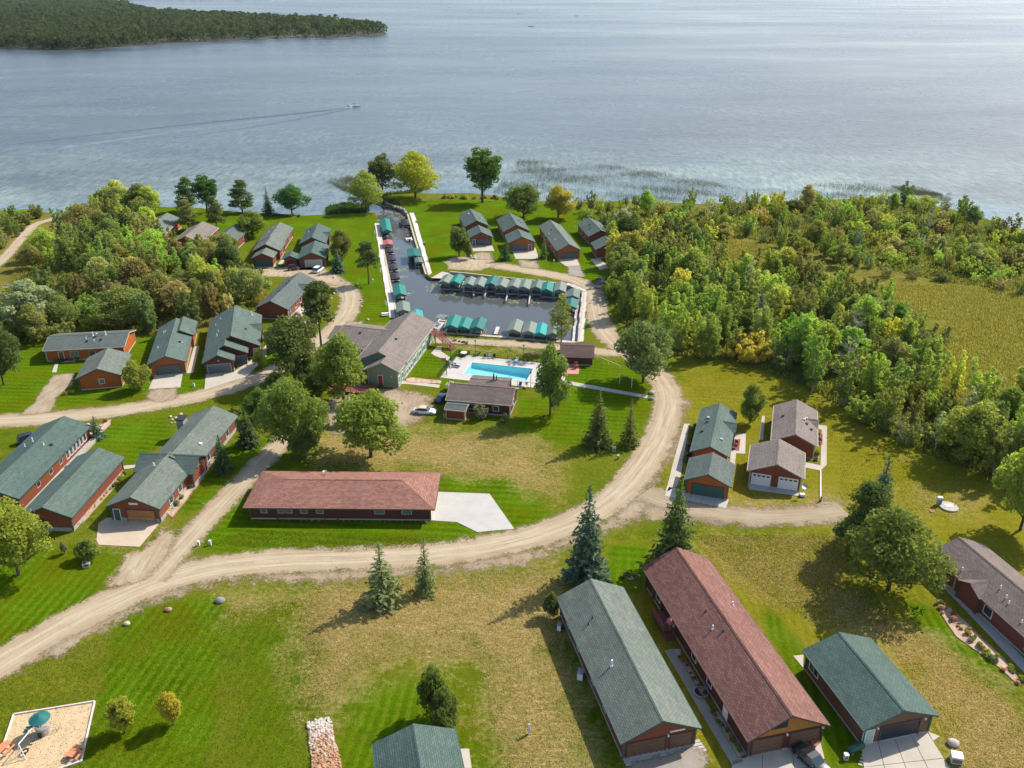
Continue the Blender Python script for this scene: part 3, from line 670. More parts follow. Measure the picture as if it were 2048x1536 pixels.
xf(MB().box(-6.3, -4.6, 5.0, 9.0, .75, .85), v.M).build('deck', 'wood_red', t); m = MB()
for yy in (5.05, 6.35, 7.65, 8.95): m.box(-6.28, -6.2, yy - .05, yy + .05, 0, 1.75)
m.box(-6.3, -6.18, 5, 9, 1.65, 1.75).box(-6.3, -6.18, 5, 9, 1.2, 1.26); xf(m, v.M).build('deck_railing', 'wood_red', t)
m = MB(); [m.box(-6.2, -5.0, 4.98 - .3 * i - .3, 4.98 - .3 * i, 0, .6 - .18 * i) for i in range(3)]; xf(m, v.M).build('deck_steps', 'wood_red', t)
t, v = house('garage', 'dark brown garage with coarse green shingles, open overhead bay and pale green side door', (42.97, 79.34, -13.17, 13.27, 9.67, 2.8, 1.92), 'brown', 'teal', cat='garage')
v.win('L', -4.4, 1.1, 1.9, 1.1, 'trim_white', 'glass', 2).door('F', -3.55, 1.0, 2.1, 'plastic_pale_green').lamp('F', -2.7).lamp('F', 3.5)
o = xf(MB().box(-2.1, 2.9, -.03, .02, .08, 2.35), v.fm('F')).build('garage_opening_shade', 'metal_dark', t)  # dark panel painted in for the shade inside the open bay
xf(MB().box(-2.25, -2.1, -.1, .02, .08, 2.5).box(2.9, 3.05, -.1, .02, .08, 2.5).box(-2.1, 2.9, -.1, .02, 2.35, 2.5), v.fm('F')).build('door_frame', 'trim_brown', o)
xf(MB().tube((-4.45, -6.25, 2.7), (-4.45, -6.25, .15), .06, .06, 6).tube((-4.45, -6.25, .15), (-5.7, -6.6, .08), .06, .06, 6), v.M).build('downspout', 'plastic_pale_green', t)
t, v = house('garage', 'garage with plain blue-green shingle roof beside the bed of loose white and orange rock', (-9.6, 65.07, -12.99, 12.0, 9.31, 2.8, 1.94), 'log', 'teal', cat='garage')
slab('apron', [(920, 1498), (938, 1498), (958, 1640), (926, 1640)], 'concrete_warm')
t, v = house('house', 'brick-red ranch house with mottled brown roof beside the winding flower border', (70.21, 89.83, -13.4, 34.0, 9.2, 2.8, 1.95), 'brick', 'brown', 'trim_brown')
v.win('L', -9.2 + 4.2, .9, 1.4, 1.3).door('L', -7.8, 1.0, 2.1, 'door_white').win('L', 2.5, .9, 1.3, 1.3).door('L', 8.6, 1.0, 2.1, 'door_white').pipe(-3.4, 11.6, .5, .08).pipe(-1.8, 6.2, .5, .08).pipe(-2.3, 4.5, .5, .08).pipe(-2.6, 3.6, .4, .08).pipe(-3.4, .3, .4, .08)
Vol(t, Mx(-3.2, 8.2, 90), 3.6, 4.2, 2.85, 1.05, 'brick', 'brown', 'trim_brown', .25, .2)
for yy in (11.5, 13.5, 15.8): v.post(-4.2, yy, 2.7, 'wood_tan')
# ---- the long hip-roofed lodge
t = thing('lodge', 'long low dark lodge with rust red hip roof beside wide concrete pad', 'house', (-27.8, 123.0, 0), -R(90.9))
v = Vol(t, Matrix.Identity(4), 30.9, 11.4, 2.55, 2.0, 'dark', 'rust', 'trim_brown', .8, .8, 'concrete', hip=5.8)
for a, w_ in ((-12.4, .9), (-9.6, .9), (-8.3, .9), (-5.9, 1.0), (-3.3, 1.0), (6.4, 1.5), (10.8, 1.5)): v.win('R', a, 1.25, w_, .75, 'trim_tan', 'glass_blue')
for a in (-10, -4, 3, 9): v.win('L', a, 1.1, 1.2, 1.0)
v.garage('B', 1.0, 5.2, 2.2, 'door_cream', 0, 'trim_white').garage('B', -3.4, 2.6, 2.2, 'door_cream', 0, 'trim_white').pipe(-2.0, -3.6, .6, .1, 'metal_grey').dish(-3.4, -4.0)
# ---- two houses with their garages by the bend
t, v = house('house', 'log house with moss green roof and red patio behind the green-doored garage', (37.95, 142.88, 17.41, 18.04, 6.89, 2.8, 1.6), 'orange', 'green')
v.vent(-1.6, 3.5, 'metal_grey').vent(-1.6, 1.8).vent(-2.1, -1.8).vent(1.6, -4.5, 'metal_grey').win('R', -2, 1, 1.2, 1.1).win('R', 3, 1, 1.2, 1.1).win('L', 0, 1, 1.2, 1.1).win('L', -5, 1, 1, 1).door('R', .5, 1.6, 2.05, 'glass_blue').lamp('F', -1.2)
Vol(t, Mx(2.1, 2.6, 90), 3.4, 4.0, 2.9, .95, 'orange', 'green', 'trim_green', .2, .2)
t, v = house('garage', 'log garage with one wide dark green door by the gravel bend', (34.04, 128.2, 17.4, 7.81, 7.81, 2.8, 1.78), 'orange', 'slate', cat='garage')
v.garage('F', .1, 5.2, 2.2, 'door_green')
t, v = house('house', 'brown-roofed log house with roof vents behind the white-doored garage', (53.76, 145.4, 17.41, 14.88, 8.21, 2.8, 1.95), 'log', 'grey', 'trim_tan')
v.vent(-2.3, 1.5).vent(1.9, 1.2, 'metal_grey').vent(1.5, .2, 'metal_grey').vent(2.0, -.9).vent(2.9, -2.2).win('R', -1, 1, 1.3, 1.1).win('R', 4, 1, 1.2, 1.1).win('F', -1.5, 1.0, 1.1, 1.0).door('R', 2.2, 1.5, 2.05, 'glass_blue').win('L', 2, 1, 1.2, 1.1)
Vol(t, Mx(2.6, 1.6, 90), 3.2, 3.6, 2.9, .85, 'log', 'grey', 'trim_tan', .2, .2)
t, v = house('garage', 'brown-roofed log garage with two separate white overhead doors', (46.55, 131.82, 17.41, 9.33, 9.46, 2.8, 2.09), 'log', 'grey', 'trim_tan', cat='garage')
v.garage('F', -2.3, 3.0, 2.2, 'door_white', 4, 'trim_white').garage('F', 2.2, 3.0, 2.2, 'door_white', 4, 'trim_white')
# ---- clubhouse
t = thing('clubhouse', 'big sage green clubhouse with brown shingle roofs, tall window wall and stepped gable', 'clubhouse', (-26.5, 184.8, 0), -R(11.0))
v = Vol(t, Matrix.Identity(4), 25.4, 11.4, 3.8, 2.75, 'sage', 'grey', 'trim_tan')
v2 = Vol(t, Mx(1.85, -13.6), 5.6, 7.7, 3.8, 1.86, 'sage', 'grey', 'trim_tan')
v2.door('F', -.6, 1.0, 2.1, 'door_red', .45).lamp('F', 1.9)
for a in (-11.2, -9.6, -8.0, -6.4):
    v.win('R', a, .5, 1.1, 1.1, 'trim_white', 'glass_blue'); v.win('R', a, 2.3, 1.1, .9, 'trim_white', 'glass_blue')
for a in (-3.6, .2, 3.6): v.win('R', a, .6, 1.9, 1.3, 'trim_white', 'glass_blue', 2)
v.win('R', -2.6, 2.4, 1.6, .9, 'trim_white', 'glass_blue', 2).win('R', 3.4, 2.4, 1.6, .9, 'trim_white', 'glass_blue', 2).door('R', 6.4, 1.1, 2.1, 'door_green').win('R', 9.0, 2.3, 1.6, .9, 'trim_white', 'glass_blue', 2)
for a in (-1.6, .8): v2.win('R', a, .9, 1.2, 1.4, 'trim_white', 'glass_blue')
w1 = Vol(t, Mx(-8.2, 3.4, 84), 12.5, 14.5, 2.9, 2.3, 'sage', 'grey', 'trim_tan')
w1.vent(-2.0, 1.0); v.vent(1.2, -4.0)
Vol(t, Mx(-14.8, 5.5, 84), 5.0, 9.0, 2.7, 1.5, 'sage', 'grey', 'trim_tan')
t = thing('deck', 'red-stained raised timber deck with pots and chairs against the clubhouse', 'deck', (-31.6, 165.9, 0), R(-8))
MB().box(-7, 2.6, -1.6, 2.2, .55, .68).build('deck_floor', 'wood_red', t); m = MB()
for i in range(9): m.box(-7 + i * 1.2 - .05, -7 + i * 1.2 + .05, -1.66, -1.56, 0, 1.5)
m.box(-7, 2.6, -1.65, -1.57, 1.42, 1.5).box(-7, 2.6, -1.64, -1.58, 1.0, 1.06); m.build('railing', 'wood_red', t)
m = MB(); [m.box(2.62 + .3 * i, 2.92 + .3 * i, -1.4, .2, 0, .55 - .14 * i) for i in range(4)]; m.build('steps', 'wood_red', t)
hut = thing('hut', 'small brown-roofed green hut half hidden by the clubhouse tree', 'shed', (-40.6, 177.6, 0), R(10)); Vol(hut, Matrix.Identity(4), 5.2, 4.6, 2.3, 1.1, 'sage', 'grey', 'trim_tan', .3, .3)
# staircase from the clubhouse to the quay
t = thing('staircase', 'red timber staircase and landing leading down from the clubhouse to the harbour', 'stairs', (-17.0, 191.6, 0), R(-38))
MB().box(-3.2, -.6, -1.2, 1.2, 2.7, 2.85).build('landing', 'wood_red', t)
m = MB()
for i in range(13): m.box(-.6 + .36 * i, -.24 + .36 * i, -.9, .9, 2.62 - .2 * i, 2.68 - .2 * i)
m.build('steps', 'wood_red', t); m = MB()
for sy in (-1, 1):
    m.tube((-.6, sy * .95, 2.75), (4.1, sy * .95, .1), .09, .09, 5).tube((-.6, sy * .95, 3.75), (4.1, sy * .95, 1.1), .06, .06, 5)
    for i in range(9): m.tube((-.6 + .58 * i, sy * .95, 2.7 - .326 * i), (-.6 + .58 * i, sy * .95, 3.75 - .326 * i), .035, .035, 4)
for x, y in ((-3.2, -1.2), (-3.2, 1.2), (-.6, -1.2), (-.6, 1.2)): m.tube((x, y, 0), (x, y, 3.8), .09, .09, 5)
for a, b in (((-3.2, -1.2), (-3.2, 1.2)), ((-3.2, 1.2), (-.6, 1.2)), ((-3.2, -1.2), (-.6, -1.2))):
    for z in (3.25, 3.78): m.tube((*a, z), (*b, z), .05, .05, 4)
m.build('railing', 'wood_red', t)
# ---- pool house, shed, pavilion
t, v = house('pool_house', 'low brown log pool house with faded brown roof and tall stove pipe', (-6.0, 159.5, 100.8, 13.6, 8.3, 2.6, 1.9), 'dark', 'brown', 'trim_tan')
v.win('R', -1.5, 1.0, 1.1, 1.0).win('R', 3.5, 1.0, 1.1, 1.0).door('R', -.2, .95, 2.05, 'door_white').win('B', 0, 1, 1, 1)
Vol(t, Mx(-6.2, .2, 0), 8.4, 5.4, 2.5, .5, 'dark', 'brown', 'trim_brown', .2, .2)
MB().tube((-6.2, 1.0, 2.6), (-6.2, 1.0, 4.6), .17, .17, 8).build('stove_pipe', 'metal_dark', t); MB().tube((-6.2, 1.6, 2.6), (-6.2, 1.6, 4.2), .12, .12, 8).build('stove_pipe', 'metal_dark', t)
t = thing('shed', 'little red plank shed with grey lean-to roof against the pool house', 'shed', (-11.0, 154.7, 0), -R(100.8))
Vol(t, Matrix.Identity(4), 4.4, 3.6, 2.15, .45, 'plank', 'slate', 'trim_tan', .3, .3)
t, v = house('pavilion', 'dark brown storage building with broad chocolate roof between the quay and the lawn', (15.1, 183.9, 95, 7.7, 8.6, 2.0, 1.2), 'dark', 'dark', 'trim_brown', cat='shed')
# ---- houses along the west lane
t, v = house('house', 'bright orange log ranch house with low grey roof at the edge of the wood', (-98.9, 188.0, 82, 17.9, 10.6, 2.8, 1.5), 'orange', 'slate', 'trim_tan')
v.win('R', -2.4, .9, 1.7, 1.3, 'trim_tan', 'glass_blue', 2).door('R', -5.3, 1.0, 2.1, 'door_brown').win('R', 1.5, .9, 1.2, 1.2, 'trim_tan').win('R', 5.0, .9, 1.2, 1.2, 'trim_tan').pipe(.6, 1.0, .8, .12).pipe(.5, 3.8, .9, .12).pipe(1.6, -.3, .4, .07).pipe(2.6, 1.7, .4, .07).vent(2.7, .2).vent(2.4, 3.2).dish(.9, 2.2)
t, v = house('garage', 'bright orange log garage with pale green roof and one small gable window', (-89.19, 172.98, -11.96, 11.72, 9.23, 2.8, 1.95), 'orange', 'sage', cat='garage')
v.win('F', .3, 1.2, 1.0, 1.0, 'trim_white', 'glass_blue').win('R', 1, 1.2, 1, 1)
t, v = house('house', 'orange log house with pale blue-green roof and one wide slate garage door', (-79.05, 186.21, -13.86, 24.21, 8.13, 2.8, 1.75), 'orange', 'green')
v.garage('F', .2, 4.9, 2.15, 'door_slate').pipe(-2.3, 5, .4, .07).pipe(-2.0, 5.5, .4, .07).pipe(-2.6, -4.0, .5, .08).pipe(2.4, -2.0, .4, .08).vent(2.0, -2.2)
Vol(t, Mx(1.6, 8.0), 9.6, 6.0, 3.0, 1.6, 'orange', 'green')
for a in (-6, 0, 6): v.win('R', a, 1.0, 1.2, 1.1, 'trim_tan')
for a in (-6, 2): v.win('L', a, 1.0, 1.2, 1.1, 'trim_tan')
t = thing('house', 'large green-roofed house with three stepped gables and two garage doors with light strips', 'house', (-65.82, 190.14, 0), R(13.83))
v = Vol(t, Mx(0, 3.1), 20.8, 12.3, 2.8, 3.05, 'dark', 'green', 'trim_brown')
v2 = Vol(t, Mx(-1.35, -8.3), 5.4, 9.6, 2.8, 2.36, 'dark', 'green', 'trim_brown')
v3 = Vol(t, Mx(-2.75, -12.0), 5.6, 6.8, 2.8, 1.68, 'dark', 'green', 'trim_brown')
v3.garage('F', 0, 4.9, 2.15, 'door_slate', 8, 'trim_tan').lamp('F', 0, 3.0); v2.garage('F', 2.9, 2.5, 2.15, 'door_slate', 4, 'trim_tan')
v.pipe(-3.4, 6, .4, .07).pipe(-4.4, 3, .4, .07).pipe(-3.4, -2.5, .5, .07).pipe(-3.6, -5, .6, .09).pipe(3.9, 8, .9, .12).vent(2.9, -3.2).door('F', 5.0, 1.0, 2.1, 'door_red')
Vol(t, Mx(4.6, 4.0, 90), 3.6, 5.0, 2.9, 1.2, 'dark', 'green', 'trim_brown', .25, .2)
for a in (-5, 0, 7): v.win('R', a, 1, 1.3, 1.2, 'trim_tan')
t, v = house('house', 'dark red log house with grey-green roof and boulder terrace', (-60.55, 220.89, 5.76, 24.0, 8.9, 2.8, 2.2), 'log', 'slate', 'trim_brown')
v.door('R', -10, 1.6, 2.1, 'door_green').win('R', -5, 1, 1.3, 1.2).win('R', -1, 1, 1.3, 1.2).vent(-.8, 5).vent(-1.0, 3.4).vent(-.6, -3.5)
Vol(t, Mx(3.6, 4.3, 90), 5.4, 5.6, 2.9, 1.3, 'log', 'slate', 'trim_brown', .25, .3)
# ---- three buildings south of the west lane
t, v = house('long_house', 'long house with deep teal roof, a row of white windows and a stone terrace edge', (-84.94, 132.64, 1.29, 25.5, 9.4, 2.8, 1.95), 'log', 'teal')
for a in (4.0, 5.3, 6.6, 7.9, 9.2, 10.5): v.win('R', a, .9, .9, 1.4, 'trim_white')
for a in (1.5, -2, -6.2): v.win('R', a, 1.2, 1.0, .9, 'trim_tan')
v.pipe(-1.4, 3.8, .8, .1).pipe(-2.2, 2.5, .6, .08).pipe(1.2, 2.6, .4, .08).vent(2.2, 3.2)
MB().box(4.6, 5.6, 2.0, 12.6, 0, .5).build('stone_terrace', 'stone', t)
for x in (-2.6, -1.2): v.win('F', x, .3, 1.0, 1.9, 'trim_white', 'glass_blue')
t, v = house('outbuilding', 'long plain log outbuilding with stone plinth and smooth grey-green roof between its neighbours', (-73.32, 123.98, 2.05, 19.0, 8.6, 2.8, 1.82), 'log', 'green', cat='garage', fnd='stone')
v.win('F', -1, 1.2, 1.0, 1.0, 'trim_brown')
t = thing('house', 'log house with crossing green gables, stone chimney, cedar garage door and white gable plaque', 'house', (-60.3, 124.4, 0), -R(4.6))
v = Vol(t, Mx(0, 0), 14.6, 9.0, 2.8, 2.0, 'log', 'sage', fnd='stone')
v.garage('F', .9, 4.6, 2.15, 'door_cedar').door('F', -3.1, 1.0, 2.1, 'door_green').pipe(-1.2, 3.4, .6, .09).pipe(-.9, 3.1, .4, .08)
xf(MB().box(-.75, .75, -.07, 0, 3.25, 3.6), v.fm('F')).build('plaque', 'trim_white', t)
vr = Vol(t, Mx(.6, 15.6), 19.6, 9.0, 2.8, 2.0, 'log', 'sage', fnd='stone')
vc = Vol(t, Mx(.2, 6.6, 90), 10.6, 6.4, 2.9, 1.9, 'log', 'green', fnd='stone')
vr.win('R', -4, 1, 1.2, 1.2).win('R', 1, 1, 1.2, 1.2).win('R', 5, 1, 1.2, 1.2).vent(2.6, -3.2, 'metal_white'); v.win('R', -2.5, 1, 1.2, 1.2).win('R', 1.0, 1, 1.2, 1.2); vc.win('B', 0, 1.0, 1.6, 1.3)
for yy in (24.4, 22.4): v.post(4.3, yy, 2.8, 'wood_red')
o = MB().box(-5.0, -3.7, 20.6, 22.4, 0, 4.0).build('chimney', 'boulder_grey', t); MB().box(-5.15, -3.55, 20.45, 22.55, 4.0, 4.2).build('chimney_cap', 'metal_dark', o)
# ---- far shore houses west of the channel
t, v = house('house', 'sage-roofed log house stepping down in three gables behind the pine grove', (-77.89, 279.28, -3.34, 17.62, 8.6, 2.8, 2.05), 'log', 'sage', 'trim_brown'); v.pipe(-1.5, 4, .4, .08).pipe(-2.2, 0, .5, .09).win('F', 0, 1, 1.2, 1).win('R', 2, 1, 1.2, 1)
v2 = Vol(t, Mx(.4, -13.9, .5), 9.5, 8.8, 2.8, 2.2, 'log', 'sage', 'trim_brown'); v2.win('R', 0, 1, 1, 1)
t, v = house('garage', 'small log garage with dark teal door in front of the three-gabled house', (-75.76, 256.4, -2.96, 6.2, 6.6, 2.8, 1.5), 'log', 'sage', 'trim_brown', cat='garage'); v.garage('F', -.1, 4.6, 2.15, 'door_green')
t, v = house('house', 'teal-roofed log house beside the mown channel lawn', (-64.52, 277.92, -5.42, 17.72, 8.24, 2.8, 2.05), 'log', 'teal', 'trim_green'); v.pipe(-2.4, 2, .4, .08).vent(-2, 4.5).win('R', -4, 1, 1.2, 1.1).win('R', 3, 1, 1.2, 1.1)
Vol(t, Mx(2.9, 1.0, 90), 3.2, 3.6, 2.9, .9, 'log', 'teal', 'trim_green', .2, .2)
t, v = house('garage', 'teal-roofed red log garage with one cream overhead door facing the white car', (-61.31, 259.66, -6.46, 13.26, 8.31, 2.8, 1.85), 'log', 'teal', cat='garage'); v.garage('F', .3, 4.9, 2.15, 'door_cream', 0, 'trim_white')
Vol(t, Mx(2.7, .5, 90), 3.4, 3.2, 2.9, .8, 'log', 'teal', 'trim_green', .2, .2)
t, v = house('shed', 'tiny teal-roofed log cart shed with dark open front between two garages', (-67.53, 255.66, -7.4, 5.2, 4.45, 2.6, .99), 'log', 'teal', cat='shed'); xf(MB().box(-.9, .9, -.03, .02, .05, 2.0), v.fm('F')).build('door_opening_shade', 'metal_dark', t)  # open front: a dark panel stands in for the shaded interior
t, v = house('house', 'pale green roofed house standing apart at the edge of the shrubby wood', (-120.64, 292.11, -2.52, 16, 9.7, 2.8, 2.23), 'orange', 'sage', 'trim_tan'); Vol(t, Mx(2.6, -9.0), 5.5, 5.0, 2.7, 1.3, 'orange', 'sage', 'trim_tan'); v.pipe(1, 2, .5, .1); v.win('R', 0, 1, 1.2, 1.1)
t, v = house('house', 'house with dusty pink-brown roof screened by small trees', (-104.4, 279.0, -.92, 18.35, 10.0, 2.8, 2.24), 'log', 'grey', 'trim_tan'); v.win('R', 2, 1, 1.2, 1.1).win('F', 1, 1, 1.2, 1.1)
t, v = house('house', 'slate-roofed house shaded by the dense maple next to the three-gabled house', (-92.72, 279.1, .41, 12.71, 8.2, 2.8, 2.12), 'log', 'slate', 'trim_brown'); v.win('R', 2, 1, 1.2, 1.1); Vol(t, Mx(.3, -9.4), 6.5, 6.6, 2.7, 1.6, 'log', 'slate', 'trim_brown')
# ---- far shore houses east of the channel
t, v = house('house', 'green-roofed log house on the peninsula lawn under the tall cottonwood', (-13.48, 298.38, -10.18, 16.75, 8.33, 2.8, 2.1), 'log', 'green'); v.vent(-1.2, 3, 'metal_white').vent(2.0, -2).vent(2.5, -1.5, 'metal_white').win('L', 0, 1, 1.2, 1.1).lamp('F', -1.5)
t, v = house('garage', 'log garage with slate door beside the small round tree and rock pile', (-10.66, 280.62, -7.8, 8.76, 7.8, 2.8, 1.84), 'log', 'green', cat='garage'); v.garage('F', .9, 4.4, 2.15, 'door_slate').door('F', -2.4, .9, 2.05, 'door_slate')
t, v = house('house', 'broad green-roofed log house in front of the round dark tree by the lake', (.3, 291.82, -8.7, 16.65, 9.04, 2.8, 2.3), 'orange', 'green'); v.vent(2.2, 1.0).vent(2.6, -1).win('L', -2, 1, 1.2, 1.1).win('L', 3, 1, 1.2, 1.1).lamp('F', 1.2)
t, v = house('garage', 'log garage with slate door and side door, flanked by two young conifers', (2.6, 275.0, -7.31, 9.65, 8.76, 2.8, 1.96), 'orange', 'green', cat='garage'); v.garage('F', -.9, 4.6, 2.15, 'door_slate').door('F', 2.7, .9, 2.05, 'door_slate')
t, v = house('long_house', 'long narrow log house with streaked sage roof and slate garage door', (15.35, 276.39, -9.2, 30.41, 7.71, 2.8, 2.0), 'orange', 'sage'); v.garage('F', .2, 4.6, 2.15, 'door_slate').pipe(-2.9, 2, .6, .1).pipe(-2.4, -5, .5, .1).vent(-1.5, 5).vent(2.2, -4, 'metal_grey')
for a in (-8, -2, 4, 9): v.win('L', a, 1, 1.1, 1.1)
t, v = house('house', 'teal-green roofed log house nearest the lakeside wood', (27.87, 286.48, -9.19, 16.97, 8.26, 2.8, 1.95), 'log', 'green'); v.vent(-1.5, 1).vent(-2, -2).pipe(1.6, 2, .4, .08).win('L', -3, 1, 1.2, 1.1).win('L', 2, 1, 1.2, 1.1).lamp('F', .5)
t, v = house('garage', 'teal-green roofed log garage half screened by young birches', (30.19, 266.73, -6.68, 8.12, 9.01, 2.8, 2.1), 'log', 'green', cat='garage'); v.garage('F', 1.4, 4.4, 2.15, 'door_slate')

# ------------------------------------------------------------------ concrete pads, walks and drives
slab('driveway', [(876, 984), (979, 988), (1028.5, 1058), (954.5, 1064.5), (914, 1044.5), (861, 1041)], 'concrete')
quad_slabs('driveway', GP([(1722, 1487), (1738, 1640), (1965, 1640), (1853, 1462)]), 3, 4, 'concrete_warm')
slab('apron', [(1856, 1464), (1880, 1473), (1866, 1482)], 'concrete_warm'); slab('apron', [(1586, 1312), (1607, 1310), (1606, 1336)], 'concrete_warm')
quad_slabs('driveway', GP([(1465, 1522), (1450, 1640), (1680, 1640), (1640, 1480)]), 3, 3, 'concrete_warm')
quad_slabs('apron', GP([(1243, 1515), (1253, 1533), (1415, 1503), (1398, 1478)]), 4, 1)
quad_slabs('footpath', GP([(1329, 1302), (1465, 1532), (1487, 1524), (1345, 1297)]), 1, 9); slab('footpath', [(1347, 1298.5), (1361, 1299), (1362, 1310), (1353, 1312)])
quad_slabs('apron', GP([(1329, 992), (1452, 1017), (1458, 1000), (1338, 974)]), 5, 1); slab('footpath', [(1330, 986), (1338, 960), (1345, 930), (1368, 848), (1379, 848), (1368, 910), (1360, 960), (1352, 973)], 'concrete_warm')
slab('apron', [(1496, 966), (1498, 979), (1596, 992), (1599, 978)]); slab('footpath', [(1607, 935), (1641, 941.5), (1653, 930), (1654, 852), (1635, 850), (1635, 858), (1643, 860), (1641, 931), (1611, 925)], 'concrete_warm')
slab('footpath', [(1524, 832), (1530, 832), (1526, 880), (1518, 880)], 'concrete_warm'); slab('patio', [(1464, 868), (1492, 868), (1490, 908), (1472, 907), (1470, 930), (1460, 925)], 'concrete_warm')
slab('driveway', [(312, 745), (366, 743), (361, 775), (297, 779)], 'concrete_warm'); slab('footpath', [(388, 694), (399, 692), (386, 746), (373, 747)], 'concrete_warm')
slab('driveway', [(412, 748), (470, 742), (516, 712), (532, 690), (534, 712), (494, 753), (409, 780)], 'concrete_warm')
slab('apron', [(197, 1047), (214, 1036), (322, 1024), (322, 1040), (300, 1052), (216, 1054), (193, 1082), (198, 1090), (279, 1094), (316, 1050), (322, 1042)][:2] + [(322, 1030), (316, 1050), (279, 1094), (198, 1090), (193, 1082)], 'concrete_tan')
slab('footpath', [(50, 998), (176, 878), (184, 884), (62, 1002)], 'concrete_tan'); slab('footpath', [(240, 940), (268, 936), (272, 930), (246, 932)], 'concrete_warm'); slab('apron', [(160, 852), (178, 846), (186, 856), (176, 876), (171, 866)], 'concrete_warm')
slab('footpath', [(104, 745), (113, 745), (117, 726), (150, 723), (150, 718), (112, 722)], 'concrete_warm')
slab('driveway', [(935, 493), (984, 491), (989, 502), (939, 503)], 'concrete_warm'); slab('driveway', [(1024, 500), (1071, 496), (1078, 518), (1031, 518)], 'concrete_warm'); slab('driveway', [(1116, 521), (1152, 515), (1160, 531), (1131, 532)], 'concrete_warm')
slab('boat_ramp', [(862, 556), (884, 543.5), (900, 546), (886, 557)], 'concrete_warm', .03)
slab('driveway', [(596, 530), (650, 530), (645, 541), (596, 540)], 'concrete_warm'); slab('driveway', [(512, 531), (552, 529), (560, 536), (515, 539)], 'concrete_warm')
slab('footpath', [(556, 528), (562, 520), (570, 520), (563, 530)], 'concrete_warm'); slab('patio', [(588, 620), (625, 596), (636, 598), (632, 618), (604, 632)], 'concrete_warm')
slab('footpath', [(1845, 1132), (1862, 1128), (1945, 1210), (2060, 1330), (2048, 1345), (1935, 1225)]); slab('footpath', [(1180, 518), (1200, 517), (1218, 536), (1200, 540)], 'concrete_warm')
# ================================================================== HARBOUR
Zw = WATER_Z
def quay(px, wd=.5, z=.16, mat='wood_tan'):
    p = [G(u, v) for u, v in px]; root = bpy.data.objects.new('seawall', None); C.objects.link(root); tag(root, kind='structure')
    for a, b in zip(p[:-1], p[1:]):
        d = (b - a); L = d.length; n = max(1, int(L / 6)); rz = math.atan2(d.y, d.x)
        for i in range(n):
            c = a + d * ((i + .5) / n); MB().obox((c.x, c.y, (z - 2) / 2), L / n - .03, wd, z + 2, rz).build('wall_panel', mat, root)
quay([(757, 447), (774, 535), (791, 618), (797, 648)]); quay([(880, 663), (907, 667.5), (1000, 674.5), (1100, 681.5), (1156, 685)]); quay([(1157, 685), (1163, 640), (1168.5, 583)]); quay([(1167, 583), (1150, 573.5), (1100, 564.5), (1000, 554.5), (930, 546.5), (900, 544)])
quay([(852, 549), (832, 486), (815, 428)]); quay([(814, 427), (806, 419), (788, 411)], .9, .25, 'boulder_grey')
def dock(label, px_l, px_r, n, mat='wood_pale', z=.12, posts=True):
    """a dock of n deck sections between two long edges"""
    a0, a1, b0, b1 = (G(*px_l[0]), G(*px_l[1]), G(*px_r[0]), G(*px_r[1]))
    t = thing('dock', label, 'dock', (a0.x, a0.y, 0)); o = Vector((a0.x, a0.y, 0)); rg = random.Random(n)
    for i in range(n):
        s0, s1 = i / n, (i + 1) / n; e = .04 / max(1, (a1 - a0).length / n)
        q = [a0.lerp(a1, s0 + e / n), a0.lerp(a1, s1 - e / n), b0.lerp(b1, s1 - e / n), b0.lerp(b1, s0 + e / n)]; jt = rg.uniform(-.12, .12)
        x = (b0 - a0).normalized() * jt
        MB().prism([((p - o + x).x, (p - o + x).y) for p in q], z - .14, z + .01 * (i % 3)).build('deck_section', mat if i % 4 else 'wood_grey', t)
        if posts:
            for p in (q[0], q[3]): MB().tube((p.x - o.x, p.y - o.y, -2.4), (p.x - o.x, p.y - o.y, .55), .05, .05, 6).build('dock_post', 'metal_grey', t)
    return t
dock('long pale sectional dock along the west bank of the boat channel', ((749, 447), (779.5, 636)), ((755.5, 447), (791.5, 636)), 17)
dock('broad pale walkway along the east bank of the boat channel', ((819, 426), (857, 551)), ((828, 426), (864, 546)), 13)
dock('narrow floating dock in front of the east bank walkway', ((813.5, 428), (850, 549)), ((816.5, 428), (855, 549)), 12, 'wood_grey', -.2)
dock('wide grey dock along the east wall of the basin', ((1155, 684), (1164, 585)), ((1167, 684), (1174, 585)), 9, 'wood_grey'); dock('narrow inner dock beside the wide grey dock', ((1144, 684), (1154, 590)), ((1149, 684), (1158.5, 590)), 9, 'wood_grey', -.2)
dock('plank walkway along the south quay of the basin', ((880, 664), (1150, 684)), ((880, 667), (1150, 687.5)), 18, 'wood_tan', .17, False)
dock('angled plank walkway at the north-east corner of the basin', ((1132, 569), (1168, 584)), ((1136, 566), (1173, 581)), 4, 'wood_pale')
Z2 = lambda a, b, z: G(860 + a / 5.69, 520 + b / 5.69, z)
Z1 = lambda a, b, z: G(740 + a / 6.98, 420 + b / 6.98, z)
for i, (a, b, c, d) in enumerate([(330, 320, 378, 240), (388, 355, 408, 280), (595, 300, 640, 225), (858, 462, 905, 270), (1120, 500, 1150, 275), (492, 400, 505, 320), (615, 410, 640, 330)]):
    p, q = Z2(a, b, 0), Z2(c, d, 0); r = (q - p).length
    dock('slender white finger dock between the canopied lifts on the north quay', ((860 + a / 5.69 - 1, 520 + b / 5.69), (860 + c / 5.69 - 1, 520 + d / 5.69)), ((860 + a / 5.69 + 1.3, 520 + b / 5.69), (860 + c / 5.69 + 1.3, 520 + d / 5.69)), 2, 'wood_pale', -.05)['group'] = 'finger docks of the north quay'
